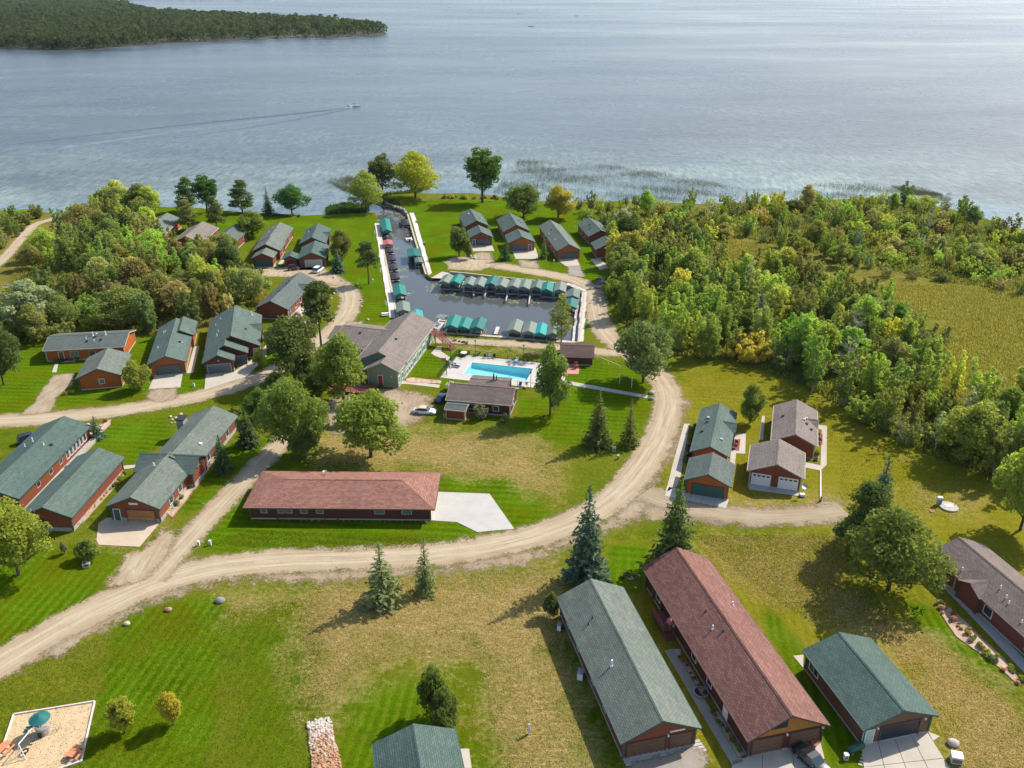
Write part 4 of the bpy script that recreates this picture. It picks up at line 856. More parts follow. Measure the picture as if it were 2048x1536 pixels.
dock('short empty finger dock on the south quay', ((860 + 720 / 5.69, 520 + 838 / 5.69), (860 + 750 / 5.69, 520 + 758 / 5.69)), ((860 + 762 / 5.69, 520 + 842 / 5.69), (860 + 788 / 5.69, 520 + 760 / 5.69)), 2, 'wood_pale', 0)
def lift(label, pf, pb, canvas, wd=3.3, group=None, boat='cover', flat=False, z=Zw):
    """canopied boat lift: pf, pb are the front and back end of the canopy ridge"""
    c = (pf + pb) / 2; d = pb - pf; L = d.length; rz = math.atan2(d.y, d.x) - R(90); rise = .7 if not flat else .35
    t = thing('boat_lift', label, 'boat lift', (c.x, c.y, z), rz, group); h = wd / 2; ze = pf.z - z - rise
    m = MB(); sec = [(-h - .05, ze - .45), (-h, ze), (-h * .5, ze + rise * .52), (0, ze + rise), (h * .5, ze + rise * .52), (h, ze), (h + .05, ze - .45)]
    ys = [-L / 2, -L / 2 + .25, 0, L / 2 - .25, L / 2]; sag = [-.12, 0, -.05, 0, -.12]
    for i in range(4):
        for j in range(6):
            m.face([(sec[j][0], ys[i], sec[j][1] + sag[i]), (sec[j + 1][0], ys[i], sec[j + 1][1] + sag[i]), (sec[j + 1][0], ys[i + 1], sec[j + 1][1] + sag[i + 1]), (sec[j][0], ys[i + 1], sec[j][1] + sag[i + 1])])
    for sy in (-1, 1):
        y = sy * L / 2; m.face([(x, y, q + sag[0]) for x, q in sec[1:-1]] + [(h + .05, y + sy * .03, ze - .4), (-h - .05, y + sy * .03, ze - .4)])
    m.build('canopy', canvas, t)
    m = MB()
    for sx in (-1, 1):
        for sy in (-1, 1): m.tube((sx * (h - .1), sy * (L / 2 - .7), -2.0), (sx * (h - .1), sy * (L / 2 - .7), ze), .06, .06, 6)
        m.tube((sx * (h - .1), -L / 2 + .7, .35), (sx * (h - .1), L / 2 - .7, .35), .06, .06, 5)
    for sy in (-1, 1): m.tube((-h + .1, sy * (L / 2 - .7), .35), (h - .1, sy * (L / 2 - .7), .35), .06, .06, 5)
    m.build('frame', 'metal_grey', t)
    return t, c, rz, L
def pontoon(label, loc, rz, L=6.6, wd=2.5, cover='canvas_black', group=None, bimini=None, hull='metal_grey', fence='hull_dark'):
    t = thing('pontoon_boat', label, 'boat', loc, rz, group); h = wd / 2
    for sx in (-1, 1):
        MB().tube((sx * (h - .35), -L / 2 + .1, .12), (sx * (h - .35), L / 2 - .7, .12), .3, .3, 8).tube((sx * (h - .35), L / 2 - .7, .12), (sx * (h - .35), L / 2, .3), .3, .05, 8).build('pontoon', hull, t)
    MB().box(-h, h, -L / 2, L / 2 - .25, .42, .5).build('deck', 'seat_cream', t)
    m = MB(); m.box(-h, -h + .04, -L / 2 + .5, L / 2 - .35, .5, 1.1).box(h - .04, h, -L / 2 + .5, L / 2 - .35, .5, 1.1).box(-h + .04, h - .04, L / 2 - .39, L / 2 - .35, .5, 1.1).box(-h + .04, h - .04, -L / 2 + .5, -L / 2 + .54, .5, 1.1); m.build('rail_fence', fence, t)
    if cover:
        rings = []
        for y, z, k in ((-L / 2 + .3, 1.0, .93), (-L / 2 + .9, 1.35, 1), (-.5, 1.6, 1.02), (.5, 1.5, 1.02), (L / 2 - 1.2, 1.3, 1), (L / 2 - .2, 1.0, .9)):
            rings.append([(-h * k, y, .85), (-h * k, y, 1.1), (-h * .45, y, z - .05), (0, y, z), (h * .45, y, z - .07), (h * k, y, 1.1), (h * k, y, .85)])
        MB().loft(rings).build('cover', cover, t)
    else:
        for y0, y1, x0, x1 in ((L / 2 - 2.2, L / 2 - .5, -h + .1, -h + .65), (L / 2 - 2.2, L / 2 - .5, h - .65, h - .1), (-L / 2 + .6, -L / 2 + 1.2, -h + .1, h - .1)): MB().box(x0, x1, y0, y1, .5, .85).build('seat', 'seat_cream', t)
        MB().box(h - 1.0, h - .3, -.5, .1, .5, 1.25).build('console', 'hull_white', t)
    if bimini:
        m = MB()
        for i in range(4):
            y0, y1 = -L / 2 + .8 + i * .7, -L / 2 + .8 + (i + 1) * .7; z0, z1 = 2.35 + .18 * math.sin(math.pi * i / 4), 2.35 + .18 * math.sin(math.pi * (i + 1) / 4); m.face([(-h, y0, z0), (h, y0, z0), (h, y1, z1), (-h, y1, z1)]).face([(-h, y0, z0 - .04), (-h, y1, z1 - .04), (h, y1, z1 - .04), (h, y0, z0 - .04)])
        m.build('bimini_top', bimini, t); m = MB()
        for sx in (-1, 1):
            for yy in (-L / 2 + .8, -L / 2 + 3.6): m.tube((sx * h, -L / 2 + 2.2, 1.1), (sx * h, yy, 2.35), .025, .025, 4)
        m.build('bimini_frame', 'metal_grey', t)
    MB().box(-.22, .22, -L / 2 - .45, -L / 2, .2, 1.25).build('outboard_motor', 'metal_dark', t); return t
def runabout(label, loc, rz, L=5.4, mat='hull_white', cover=None, group=None):
    t = thing('motorboat', label, 'boat', loc, rz, group); rings = []
    for s in (0, .15, .4, .65, .85, .97, 1.0):
        y = -L / 2 + L * s; wv = 1.05 * (1 - max(0, s - .45) ** 2 * 3.2) if s < 1 else .06; wv = max(wv, .06); sh = .62 + .28 * s
        rings.append([(-wv, y, sh), (-wv * .85, y, .1), (0, y, -.25 + .5 * max(0, s - .6)), (wv * .85, y, .1), (wv, y, sh), (0, y, sh - .02)])
    MB().loft(rings).build('hull', mat, t)
    if cover:
        MB().loft([[(-.98 * k, -L / 2 + L * s, .66 + .2 * s), (-.5 * k, -L / 2 + L * s, zz), (.5 * k, -L / 2 + L * s, zz), (.98 * k, -L / 2 + L * s, .66 + .2 * s)] for s, k, zz in ((0, 1, .85), (.3, 1, 1.15), (.55, .95, 1.2), (.9, .5, .95))]).build('cover', cover, t)
    else:
        MB().box(-.75, .75, -L / 2 + .25, -L / 2 + .85, .6, .95).build('seat', 'seat_cream', t); MB().box(-.75, .75, .2, .75, .65, 1.05).build('console', 'hull_dark', t)
        MB().face([(-.85, .8, .8), (.85, .8, .8), (.7, .55, 1.3), (-.7, .55, 1.3)]).build('windscreen', 'glass_blue', t)
    MB().box(-.2, .2, -L / 2 - .4, -L / 2, .1, 1.05).build('outboard_motor', 'metal_dark', t); return t
ZC = 2.5
colours = {'m': ('canvas_sage', 'sage grey'), 't': ('canvas_teal', 'teal'), 'g': ('canvas_moss', 'moss green'), 'd': ('canvas_dark_teal', 'dark teal'), 'b': ('canvas_bright_teal', 'vivid turquoise')}
NR = [('m', 160, 235, 215, 155, 'nearest the boat ramp on the north quay'), ('t', 275, 240, 330, 160, 'second from the boat ramp on the north quay'), ('m', 430, 262, 470, 185, 'third from the boat ramp on the north quay'), ('m', 540, 270, 590, 180, 'fourth from the boat ramp on the north quay'),
      ('d', 690, 258, 730, 180, 'fifth from the boat ramp on the north quay'), ('m', 800, 285, 845, 195, 'sixth from the boat ramp on the north quay'), ('m', 945, 290, 985, 205, 'seventh from the boat ramp on the north quay'), ('m', 1060, 298, 1095, 212, 'eighth from the boat ramp on the north quay'),
      ('g', 1205, 293, 1240, 208, 'ninth from the boat ramp on the north quay'), ('t', 1325, 320, 1345, 232, 'tenth from the boat ramp on the north quay'), ('m', 1475, 325, 1490, 245, 'eleventh from the boat ramp on the north quay'), ('g', 1628, 395, 1640, 320, 'tucked in the north-east corner of the basin'),
      ('d', 1598, 515, 1612, 432, 'alone beside the east dock'),
      ('t', 240, 735, 290, 615, 'beside the white pontoon boat on the south quay'), ('t', 372, 742, 420, 630, 'middle of three teal lifts on the south quay'), ('d', 532, 755, 580, 640, 'beside open water on the south quay'),
      ('m', 948, 775, 990, 660, 'past the empty finger dock on the south quay'), ('m', 1122, 800, 1152, 690, 'against the turquoise lift'), ('b', 1255, 812, 1278, 700, 'on the south quay by the bare-branched tree'), ('g', 1400, 820, 1412, 712, 'behind the bare-branched tree on the south quay')]
for k, a, b, c, d, where in NR:
    pf, pb = Z2(a, b, ZC), Z2(c, d, ZC); cv, nm = colours[k]; rj = random.Random(a * 7 + b); dv = (pb - pf); pb = pf + dv.normalized() * min(max(dv.length, 7.0), 9.0) * rj.uniform(.92, 1.04); pf = pf + Vector((rj.uniform(-.12, .12), rj.uniform(-.2, .2), rj.uniform(-.18, .12)))
    t, c0, rz, L = lift('boat lift with %s canopy %s' % (nm, where), pf, pb, cv, 3.35, 'canopied boat lifts in the basin')
    pontoon('pontoon boat beneath the %s canopy %s' % (nm, where.replace(' on the north quay', ', north quay').replace(' on the south quay', ', south quay')), (c0.x, c0.y, Zw + .15), rz + R(180), min(L - .6, 6.6), 2.4, None, 'boats parked under lift canopies', None, 'metal_grey', 'hull_dark')
for k, a, b, c, d, where, wd in [('t', 238, 268, 208, 105, 'at the lake end of the west channel dock', 3.3), ('t', 425, 1155, 402, 1022, 'on the west channel dock beside covered boats', 3.4), ('m', 465, 1385, 455, 1255, 'on the west channel dock near the clubhouse', 3.6), ('b', 650, 1480, 632, 1372, 'partly hidden by the clubhouse roof', 3.6)]:
    pf, pb = Z1(a, b, ZC), Z1(c, d, ZC); cv, nm = colours[k]; t, c0, rz, L = lift('boat lift with %s canopy %s' % (nm, where), pf, pb, cv, wd, 'canopied boat lifts along the channel')
    pontoon('pontoon boat under the %s canopy %s' % (nm, where.replace('on the west channel dock', 'in the channel')), (c0.x, c0.y, Zw + .15), rz + R(180), min(L - .6, 6.6), 2.4, None, 'boats parked under lift canopies', None, 'metal_grey', 'hull_dark')
ang = math.atan2(*(lambda d: (d.y, d.x))(G(749, 447) - G(779.5, 636))) - R(90)
t, c0, rz, L = lift('small boat lift with faded red canvas top on the west channel dock', Z1(255, 468, 1.8), Z1(246, 405, 1.8), 'canvas_red', 3.0, None, flat=True)
for i, (a, b, wh) in enumerate([(268, 560, 'next to the faded red canopy'), (298, 672, 'second from the faded red canopy'), (322, 795, 'third from the faded red canopy'), (348, 925, 'next to the teal canopy')]):
    p = Z1(a, b, Zw + .8); pontoon('pontoon boat under black cover on the west channel dock, %s' % wh, (p.x, p.y, Zw), ang, 6.4, 2.5, 'canvas_black', 'covered pontoon boats')
p = Z1(492, 185, Zw + .6); pontoon('long pontoon boat with black cover and white stern rail moored by the east bank walkway', (p.x, p.y, Zw), R(190), 8.6, 2.7, 'canvas_black', None, None, 'metal_white')
p = Z1(540, 398, Zw + .5); runabout('small open white motorboat with maroon hull band in the channel', (p.x, p.y, Zw), R(12), 5.0, 'hull_white')
t, c0, rz, L = lift('boat lift with curved green canvas top at the east side of the channel', Z1(622, 630, 2.0), Z1(605, 525, 2.0), 'canvas_dark_teal', 4.0, None, flat=True)
p = Z1(585, 690, Zw + .5); runabout('dark covered motorboat below the curved green canopy', (p.x, p.y, Zw), R(10), 4.6, 'hull_dark', 'canvas_black')
t, c0, rz, L = lift('low boat lift with dull green canvas next to the east bank walkway', Z1(685, 715, 1.5), Z1(668, 640, 1.5), 'canvas_moss', 2.4, None, flat=True)
p = Z2(105, 745, Zw + .5); pontoon('white open pontoon boat with pale green bimini top beside the clubhouse stairs', (p.x, p.y, Zw), R(158), 7.6, 2.5, None, None, 'canvas_sage', 'metal_white', 'hull_white')
for a, b in ((45, 335), (110, 640)): pass
# dock furniture
bench = thing('bench', 'dark bench on the east bank walkway', 'bench', tuple(Z1(650, 175, 0)), R(-70), 'benches facing the channel')
MB().box(-.75, .75, -.22, .22, .42, .48).build('seat', 'wood_grey', bench); MB().box(-.75, .75, .2, .26, .5, .95).build('backrest', 'wood_grey', bench)
for sx in (-1, 1): MB().box(sx * .65 - .04, sx * .65 + .04, -.2, .24, 0, .42).build('leg', 'metal_dark', bench)
dup(bench, tuple(Z1(755, 480, 0)), R(-70))
ped = thing('power_pedestal', 'white shore power pedestal beside the west channel dock', 'utility post', tuple(Z1(65, 335, 0)), 0, 'shore power pedestals')
MB().box(-.16, .16, -.12, .12, 0, 1.15).build('housing', 'metal_white', ped); MB().box(-.2, .2, -.16, .16, 1.15, 1.25).build('cap', 'metal_grey', ped)
for a, b in ((145, 870), (222, 1330), (125, 660)): dup(ped, tuple(Z1(a, b, 0)))
def picnic(label, loc, rz, mat, s=1.0, group=None):
    t = thing('picnic_table', label, 'picnic table', loc, rz, group); t.scale = (s, s, s)
    for i in range(5): MB().box(-.9, .9, -.38 + i * .155, -.24 + i * .155, .72, .76).build('table_plank', mat, t)
    for sy in (-1, 1): MB().box(-.9, .9, sy * .75 - .14, sy * .75 + .14, .42, .46).build('bench_plank', mat, t)
    for sx in (-1, 1):
        MB().tube((sx * .65, -.75, 0), (sx * .65, .2, .72), .05, .05, 5).tube((sx * .65, .75, 0), (sx * .65, -.2, .72), .05, .05, 5).tube((sx * .65, -.8, .4), (sx * .65, .8, .4), .04, .04, 5).build('leg_frame', 'metal_dark', t)
    return t
picnic('white picnic table on the lawn beside the channel dock', tuple(Z1(212, 1475, 0)), R(10), 'metal_white')
# boats out on the lake
p = G(709, 213, Zw); mb_ = runabout('white motorboat under way on the open lake ahead of its long wake', (p.x, p.y, Zw), R(-72), 8.0, 'hull_white'); 
MB().box(-.9, .9, -1.2, 1.0, 2.05, 2.12).build('canopy', 'canvas_black', mb_); MB().tube((-.8, -1, .8), (-.8, -1, 2.05), .03, .03, 4).tube((.8, -1, .8), (.8, -1, 2.05), .03, .03, 4).tube((-.8, .9, .8), (-.8, .9, 2.05), .03, .03, 4).tube((.8, .9, .8), (.8, .9, 2.05), .03, .03, 4).build('canopy_frame', 'metal_grey', mb_)
for u, v, Lb in ((1037, 28, 9), (1062, 53, 10), (1153, 32, 8)):
    p = G(u, v, Zw); b_ = runabout('tiny dark fishing boat far out on the open lake', (p.x, p.y, Zw), R(80), Lb, 'hull_dark', None, 'fishing boats far out')
def wake():
    m = MB(); A = G(704, 215, Zw); rg = random.Random(5)
    def arm(px, w0, w1, h, n=60):
        pts = smooth_line([G(u, v, Zw) for u, v in px], 3); out = []
        for i, p in enumerate(pts):
            f = i / (len(pts) - 1); t = (pts[min(i + 1, len(pts) - 1)] - pts[max(0, i - 1)]).normalized(); nn = Vector((-t.y, t.x, 0)); ww = w0 + (w1 - w0) * f; hh = h * (1 - .75 * f)
            out.append([p - nn * ww + Vector((0, 0, .01)), p - nn * ww * .3 + Vector((0, 0, hh)), p + nn * ww * .3 + Vector((0, 0, hh * .9)), p + nn * ww + Vector((0, 0, .01))])
        for a, b in zip(out[:-1], out[1:]):
            for j in range(3): m.face([a[j], a[j + 1], b[j + 1], b[j]])
    arm([(704, 214), (620, 225), (450, 241), (250, 262), (60, 284), (-60, 296)], .5, 2.0, .4); arm([(704, 216), (640, 229), (560, 245), (450, 262), (350, 275)], .5, 2.0, .35)
    a, b = smooth_line([G(u, v, Zw) for u, v in [(702, 214.8), (600, 231), (450, 250), (300, 271), (120, 296)]], 3), 0
    o = m.build('boat_wake', 'wake_dark'); tag(o, 'long V-shaped wake trailing behind the motorboat on the lake', 'wake', kind='stuff')
    m2 = MB(); prev = None
    for i, p in enumerate(a):
        f = i / (len(a) - 1); w_ = .8 + 5.0 * f; q = [p + Vector((0, -w_, .02)), p + Vector((0, w_, .02))]
        if prev: m2.face([prev[0], q[0], q[1], prev[1]])
        prev = q
    tag(m2.build('foam_trail', 'wake_foam'), 'pale smooth foam trail between the arms of the wake', 'wake', kind='stuff')
k = NB('wake_dark'); k.b.inputs['Base Color'].default_value = (.07, .09, .12, 1); k.b.inputs['Roughness'].default_value = .3
k = NB('wake_foam'); v = k.coords((.02, .2, 1)); al = k.math('MULTIPLY', k.ramp(k.noise(v, 3, 4, .7), .40, .75), .42); k.b.inputs['Base Color'].default_value = (.5, .55, .58, 1); k.b.inputs['Roughness'].default_value = .5
tb = k.n('BsdfTransparent'); mx = k.n('MixShader'); k.l(al, mx.inputs[0]); k.l(tb.outputs[0], mx.inputs[1]); k.l(k.b.outputs[0], mx.inputs[2]); k.l(mx.outputs[0], k.out.inputs[0])
wake()
# lily pads
k = NB('lily_leaf'); k.l(k.mix(k.ramp(k.noise(k.coords(), .8, 3), .3, .7), (.16, .19, .05), (.30, .32, .12)), k.b.inputs['Base Color']); k.b.inputs['Roughness'].default_value = .45
def lilies():
    m = MB(); rg = random.Random(8)
    spots = [Z1(a, b, Zw) for a, b in ((130, 60), (120, 140), (420, 40), (480, 45), (450, 100), (350, 540), (430, 840), (450, 930), (530, 1170), (900, 1075), (920, 1135), (300, 350), (990, 1150), (1180, 1170), (1340, 1180))] + [Z2(a, b, Zw) for a, b in ((40, 310), (60, 355), (280, 395), (720, 420), (950, 470), (1200, 470))]
    for s in spots:
        for i in range(34):
            x, y, r = s.x + rg.gauss(0, 1.2), s.y + rg.gauss(0, 1.1), rg.uniform(.12, .3); z = Zw + .015 + .002 * rg.random(); a0 = rg.random() * 6
            m.face([(x + r * math.cos(a0 + j * 1.047), y + r * math.sin(a0 + j * 1.047), z) for j in range(6)])
    tag(m.build('lily_pads', 'lily_leaf'), 'patches of pale floating lily pads on the channel and basin', 'lily pads', kind='stuff')
lilies()

# ================================================================== POOL
t = thing('swimming_pool', 'rectangular turquoise swimming pool set in pale concrete', 'pool', tuple(PC), PA); d0, d1 = -1.1, -1.9
m = MB(); m.face([(-PU, -PV, d0), (PU, -PV, d1), (PU, PV, d1), (-PU, PV, d0)])
for a, b in (((-PU, -PV), (PU, -PV)), ((PU, -PV), (PU, PV)), ((PU, PV), (-PU, PV)), ((-PU, PV), (-PU, -PV))): m.face([(*b, 0.05), (*a, 0.05), (*a, d0 if a[0] < 0 else d1), (*b, d0 if b[0] < 0 else d1)])
m.build('basin', 'pool_tile', t); MB().face([(-PU, -PV, -.14), (PU, -PV, -.14), (PU, PV, -.14), (-PU, PV, -.14)]).build('water', 'pool_water', t)
m = MB(); e = .32; m.box(-PU - e, PU + e, -PV - e, -PV, -.05, .1).box(-PU - e, PU + e, PV, PV + e, -.05, .1).box(-PU - e, -PU, -PV, PV, -.05, .1).box(PU, PU + e, -PV, PV, -.05, .1); m.build('coping', 'pool_coping', t)
m = MB()
for y in (-1.7, -1.2): m.path([(4.6 + y, -PV - .5, .1), (4.6 + y, -PV - .4, .8), (4.6 + y, -PV + .15, .8), (4.6 + y, -PV + .15, -.6)], .03)
m.build('ladder', 'metal_grey', t)
deck = bpy.data.objects.new('pool_deck', None); C.objects.link(deck); tag(deck, kind='structure')
us = [-11.6, -9.6] + [-PU - .33 + (2 * PU + .66) * i / 6 for i in range(7)] + [9.9, 12.0]; vs = [-6.4, -PV - .33, 0, PV + .33, 5.4, 6.9]
for i in range(len(us) - 1):
    for j in range(len(vs) - 1):
        if 2 <= i < 8 and j in (1, 2): continue
        if j == 4 and i in (0, 9): continue
        MB().prism([pw(us[i] + .02, vs[j] + .02), pw(us[i + 1] - .02, vs[j] + .02), pw(us[i + 1] - .02, vs[j + 1] - .02), pw(us[i] + .02, vs[j + 1] - .02)], -.05, .07).build('slab', 'concrete_pool', deck)
def fence(label, px, posts_m=2.4, h=1.3, world=None, mat='metal_dark', bal=True, cat='fence', rails=(.15, 1.25)):
    p = [Vector((*q, 0)) for q in world] if world else [G(u, v) for u, v in px]; o = p[0].copy(); t = thing('fence', label, cat, tuple(o))
    for a, b in zip(p[:-1], p[1:]):
        d = b - a; n = max(1, round(d.length / posts_m))
        for i in range(n + 1):
            if i == n and b is not p[-1]: continue
            q = a + d * (i / n) - o; MB().tube((q.x, q.y, 0), (q.x, q.y, h), .05, .05, 6).build('post', mat, t)
        for z in rails: q, r = a - o, b - o; MB().tube((q.x, q.y, z), (r.x, r.y, z), .035, .035, 4).build('rail', mat, t)
        if bal:
            m = MB(); k = int(d.length / .16)
            for i in range(k): q = a + d * ((i + .5) / k) - o; m.tube((q.x, q.y, rails[0]), (q.x, q.y, rails[-1]), .014, .014, 3, False)
            m.build('balusters', mat, t)
    return t
fence('black metal fence down the clubhouse side of the pool deck', None, world=[pw(-12.0, 6.9), pw(-12.0, -6.6)])
fence('black metal fence between the pool deck and the quay bank', None, world=[pw(-11.7, 7.1), pw(12.1, 7.1)], bal=False); fence('black metal fence at the tree side of the pool deck', None, world=[pw(12.15, 6.8), pw(12.15, -6.6), pw(6.0, -6.6)], bal=False)
fence('weathered timber handrail along the bank above the quay', [(936, 686), (952, 690), (1012, 694), (1046, 708), (1082, 713)], 2.2, 1.0, None, 'wood_grey', False, 'handrail', (.5, .95)); fence('white pipe rail beside the gravel bend', [(1194, 719), (1240, 738)], 3, .9, None, 'metal_white', False, 'railing', (.85,))
lp = thing('lamp_post', 'tall thin black lamp post at the edge of the pool deck', 'lamp post', (*pw(-12.3, 3.0), 0), 0, 'lamp posts round the pool')
MB().tube((0, 0, 0), (0, 0, 3.6), .055, .045, 6).build('pole', 'metal_dark', lp); MB().lathe([(0, 4.0), (.2, 3.9), (.16, 3.6), (0, 3.58)], 8).build('lamp_head', 'metal_dark', lp)
for u_, v_ in ((-7.6, 7.3), (4.0, 7.3), (-10.4, -5.4), (9.0, -6.8), (12.3, 4.0)): dup(lp, (*pw(u_, v_), 0))
def lounger(label, loc, rz, mat, group=None):
    t = thing('sun_lounger', label, 'lounger', loc, rz, group); MB().box(-.32, .32, -.95, .3, .3, .38).build('seat', mat, t)
    m = MB().box(-.32, .32, .3, 1.0, .3, .38); M_ = Matrix.Translation((0, .3, .34)) @ Matrix.Rotation(R(42), 4, 'X') @ Matrix.Translation((0, -.3, -.34)); xf(m, M_).build('backrest', mat, t)
    for sx in (-1, 1):
        for y in (-.8, .3): MB().box(sx * .27 - .03, sx * .27 + .03, y - .03, y + .03, 0, .3).build('leg', 'metal_grey', t)
    return t
Z5 = lambda a, b: tuple(G(880 + a / 9.31, 660 + b / 9.31, .07))
lounger('black sun lounger by the far pool edge next to the white table', Z5(690, 480), R(-75), 'canvas_black'); lounger('white sun lounger facing the deep end', Z5(1425, 580), R(-20), 'hull_white')
for i, (a, b) in enumerate(((230, 640), (270, 660), (300, 640))): lounger('dark blue folded lounger in the cluster beside the black fence', Z5(a, b + i * 25), R(70), 'paint_navy', 'dark loungers beside the fence')
lounger('slate lounger on the deck corner by the pool house', Z5(1485, 1060), R(-15), 'paint_navy'); lounger('beige lounger on the deck corner by the pool house', Z5(1600, 1060), R(-15), 'canvas_tan')
def chair(label, loc, rz, mat, group=None):
    t = thing('patio_chair', label, 'chair', loc, rz, group); MB().box(-.3, .3, -.3, .3, .38, .44).build('seat', mat, t); MB().box(-.3, .3, .28, .34, .45, 1.0).build('backrest', mat, t)
    for sx in (-1, 1):
        for y in (-.26, .28): MB().box(sx * .26 - .025, sx * .26 + .025, y - .025, y + .025, 0, .38).build('leg', mat, t)
        MB().box(sx * .33 - .03, sx * .33 + .03, -.3, .3, .62, .66).build('armrest', mat, t)
    return t
chair('deep blue patio chair beside the black lounger', Z5(838, 520), R(10), 'paint_navy'); chair('grey patio chair under the towel rail', Z5(930, 525), R(0), 'metal_grey'); chair('dark grey patio chair at the lamp post by the pool', Z5(1010, 525), R(0), 'metal_dark')
t = thing('patio_table', 'round white patio table in the far corner of the pool deck', 'table', Z5(445, 470)); MB().lathe([(0, .74), (.75, .74), (.75, .7), (0, .7)], 16).build('table_top', 'hull_white', t); MB().tube((0, 0, 0), (0, 0, .7), .05, .05, 6).lathe([(0, .06), (.35, .03), (.35, 0)], 10).build('pedestal', 'metal_dark', t)
for a in (20, 140, 260): chair('dark wire chair drawn up to the round white table', tuple(Vector(Z5(445, 470)) + Vector((1.05 * math.cos(R(a)), 1.05 * math.sin(R(a)), 0))), R(a - 90), 'metal_dark', 'chairs round the white table')
t = thing('towel_box', 'low white box on the pool deck near the white lounger', 'box', Z5(1290, 590)); MB().box(-.45, .45, -.3, .3, 0, .4).build('body', 'hull_white', t); MB().box(-.48, .48, -.33, .33, .4, .46).build('lid', 'metal_grey', t)
t = thing('umbrella', 'folded cream patio umbrella beside the dark loungers', 'umbrella', Z5(190, 800), 0); MB().tube((0, 0, 0), (0, 0, 2.4), .03, .03, 6).build('pole', 'metal_white', t); MB().lathe([(.05, 2.5), (.12, 1.9), (.2, 1.1), (.05, 1.0)], 8).build('canopy', 'seat_cream', t)
t = thing('flagpole', 'slim pole with red and white flag by the pool house', 'flagpole', (*pw(-10.9, -4.2), 0)); MB().tube((0, 0, 0), (0, 0, 4.2), .05, .04, 6).build('pole', 'metal_dark', t); MB().box(-1.0, -.05, -.02, .02, 3.2, 3.9).build('flag', 'flag_cloth', t)
bp = slab('brick_patio', [(1123.5, 747.5), (1126, 728.5), (1160, 729), (1157, 748.5)], 'paving_brick')
def brickpave(): pass
t = thing('grill', 'small red-brown charcoal grill on the square brick patio', 'grill', tuple(G(1152, 737, .06))); MB().box(-.4, .4, -.3, .3, .5, .9).build('firebox', 'brick_red', t); MB().tube((0, 0, 0), (0, 0, .5), .08, .08, 6).build('pedestal', 'metal_dark', t); MB().box(-.4, .4, .25, .33, .9, 1.5).build('chimney_back', 'brick_red', t)
quad_slabs('footpath', GP([(1127, 768), (1294, 797), (1296, 791), (1128, 761)]), 14, 1, 'concrete', .02)
slab('footpath', [(1124, 748), (1131, 748.5), (1129, 764), (1121, 762)], 'concrete')
slab('footpath', [(862, 707), (874, 693), (884, 694), (882, 703), (900, 715), (897, 722), (870, 712)], 'concrete_warm'); slab('footpath', [(760, 770), (812, 762), (880, 770), (878, 776), (812, 768)], 'concrete_warm')
patch('rock_bed', [(808, 758), (822, 754), (886, 761), (884, 769), (812, 766)], 'mulch_bed', .3)
t = thing('net_posts', 'pair of white posts with a sagging net on the lawn under the twin-trunk tree', 'sports net', tuple(G(1239, 768)), R(-10))
MB().tube((0, 0, 0), (0, 0, 2.5), .06, .06, 6).build('post', 'metal_white', t); q = G(1263, 776) - G(1239, 768); q.rotate(Matrix.Rotation(R(10), 3, 'Z')); MB().tube((q.x, q.y, 0), (q.x, q.y, 2.5), .06, .06, 6).build('post', 'metal_white', t)
m = MB()
for i in range(9): z = 1.4 + i * .12; m.tube((0, 0, z), (q.x, q.y, z - .05), .012, .012, 3, False)
for i in range(24): f = i / 23; m.tube((q.x * f, q.y * f, 1.35), (q.x * f, q.y * f, 2.38), .012, .012, 3, False)
m.build('net', 'metal_dark', t)

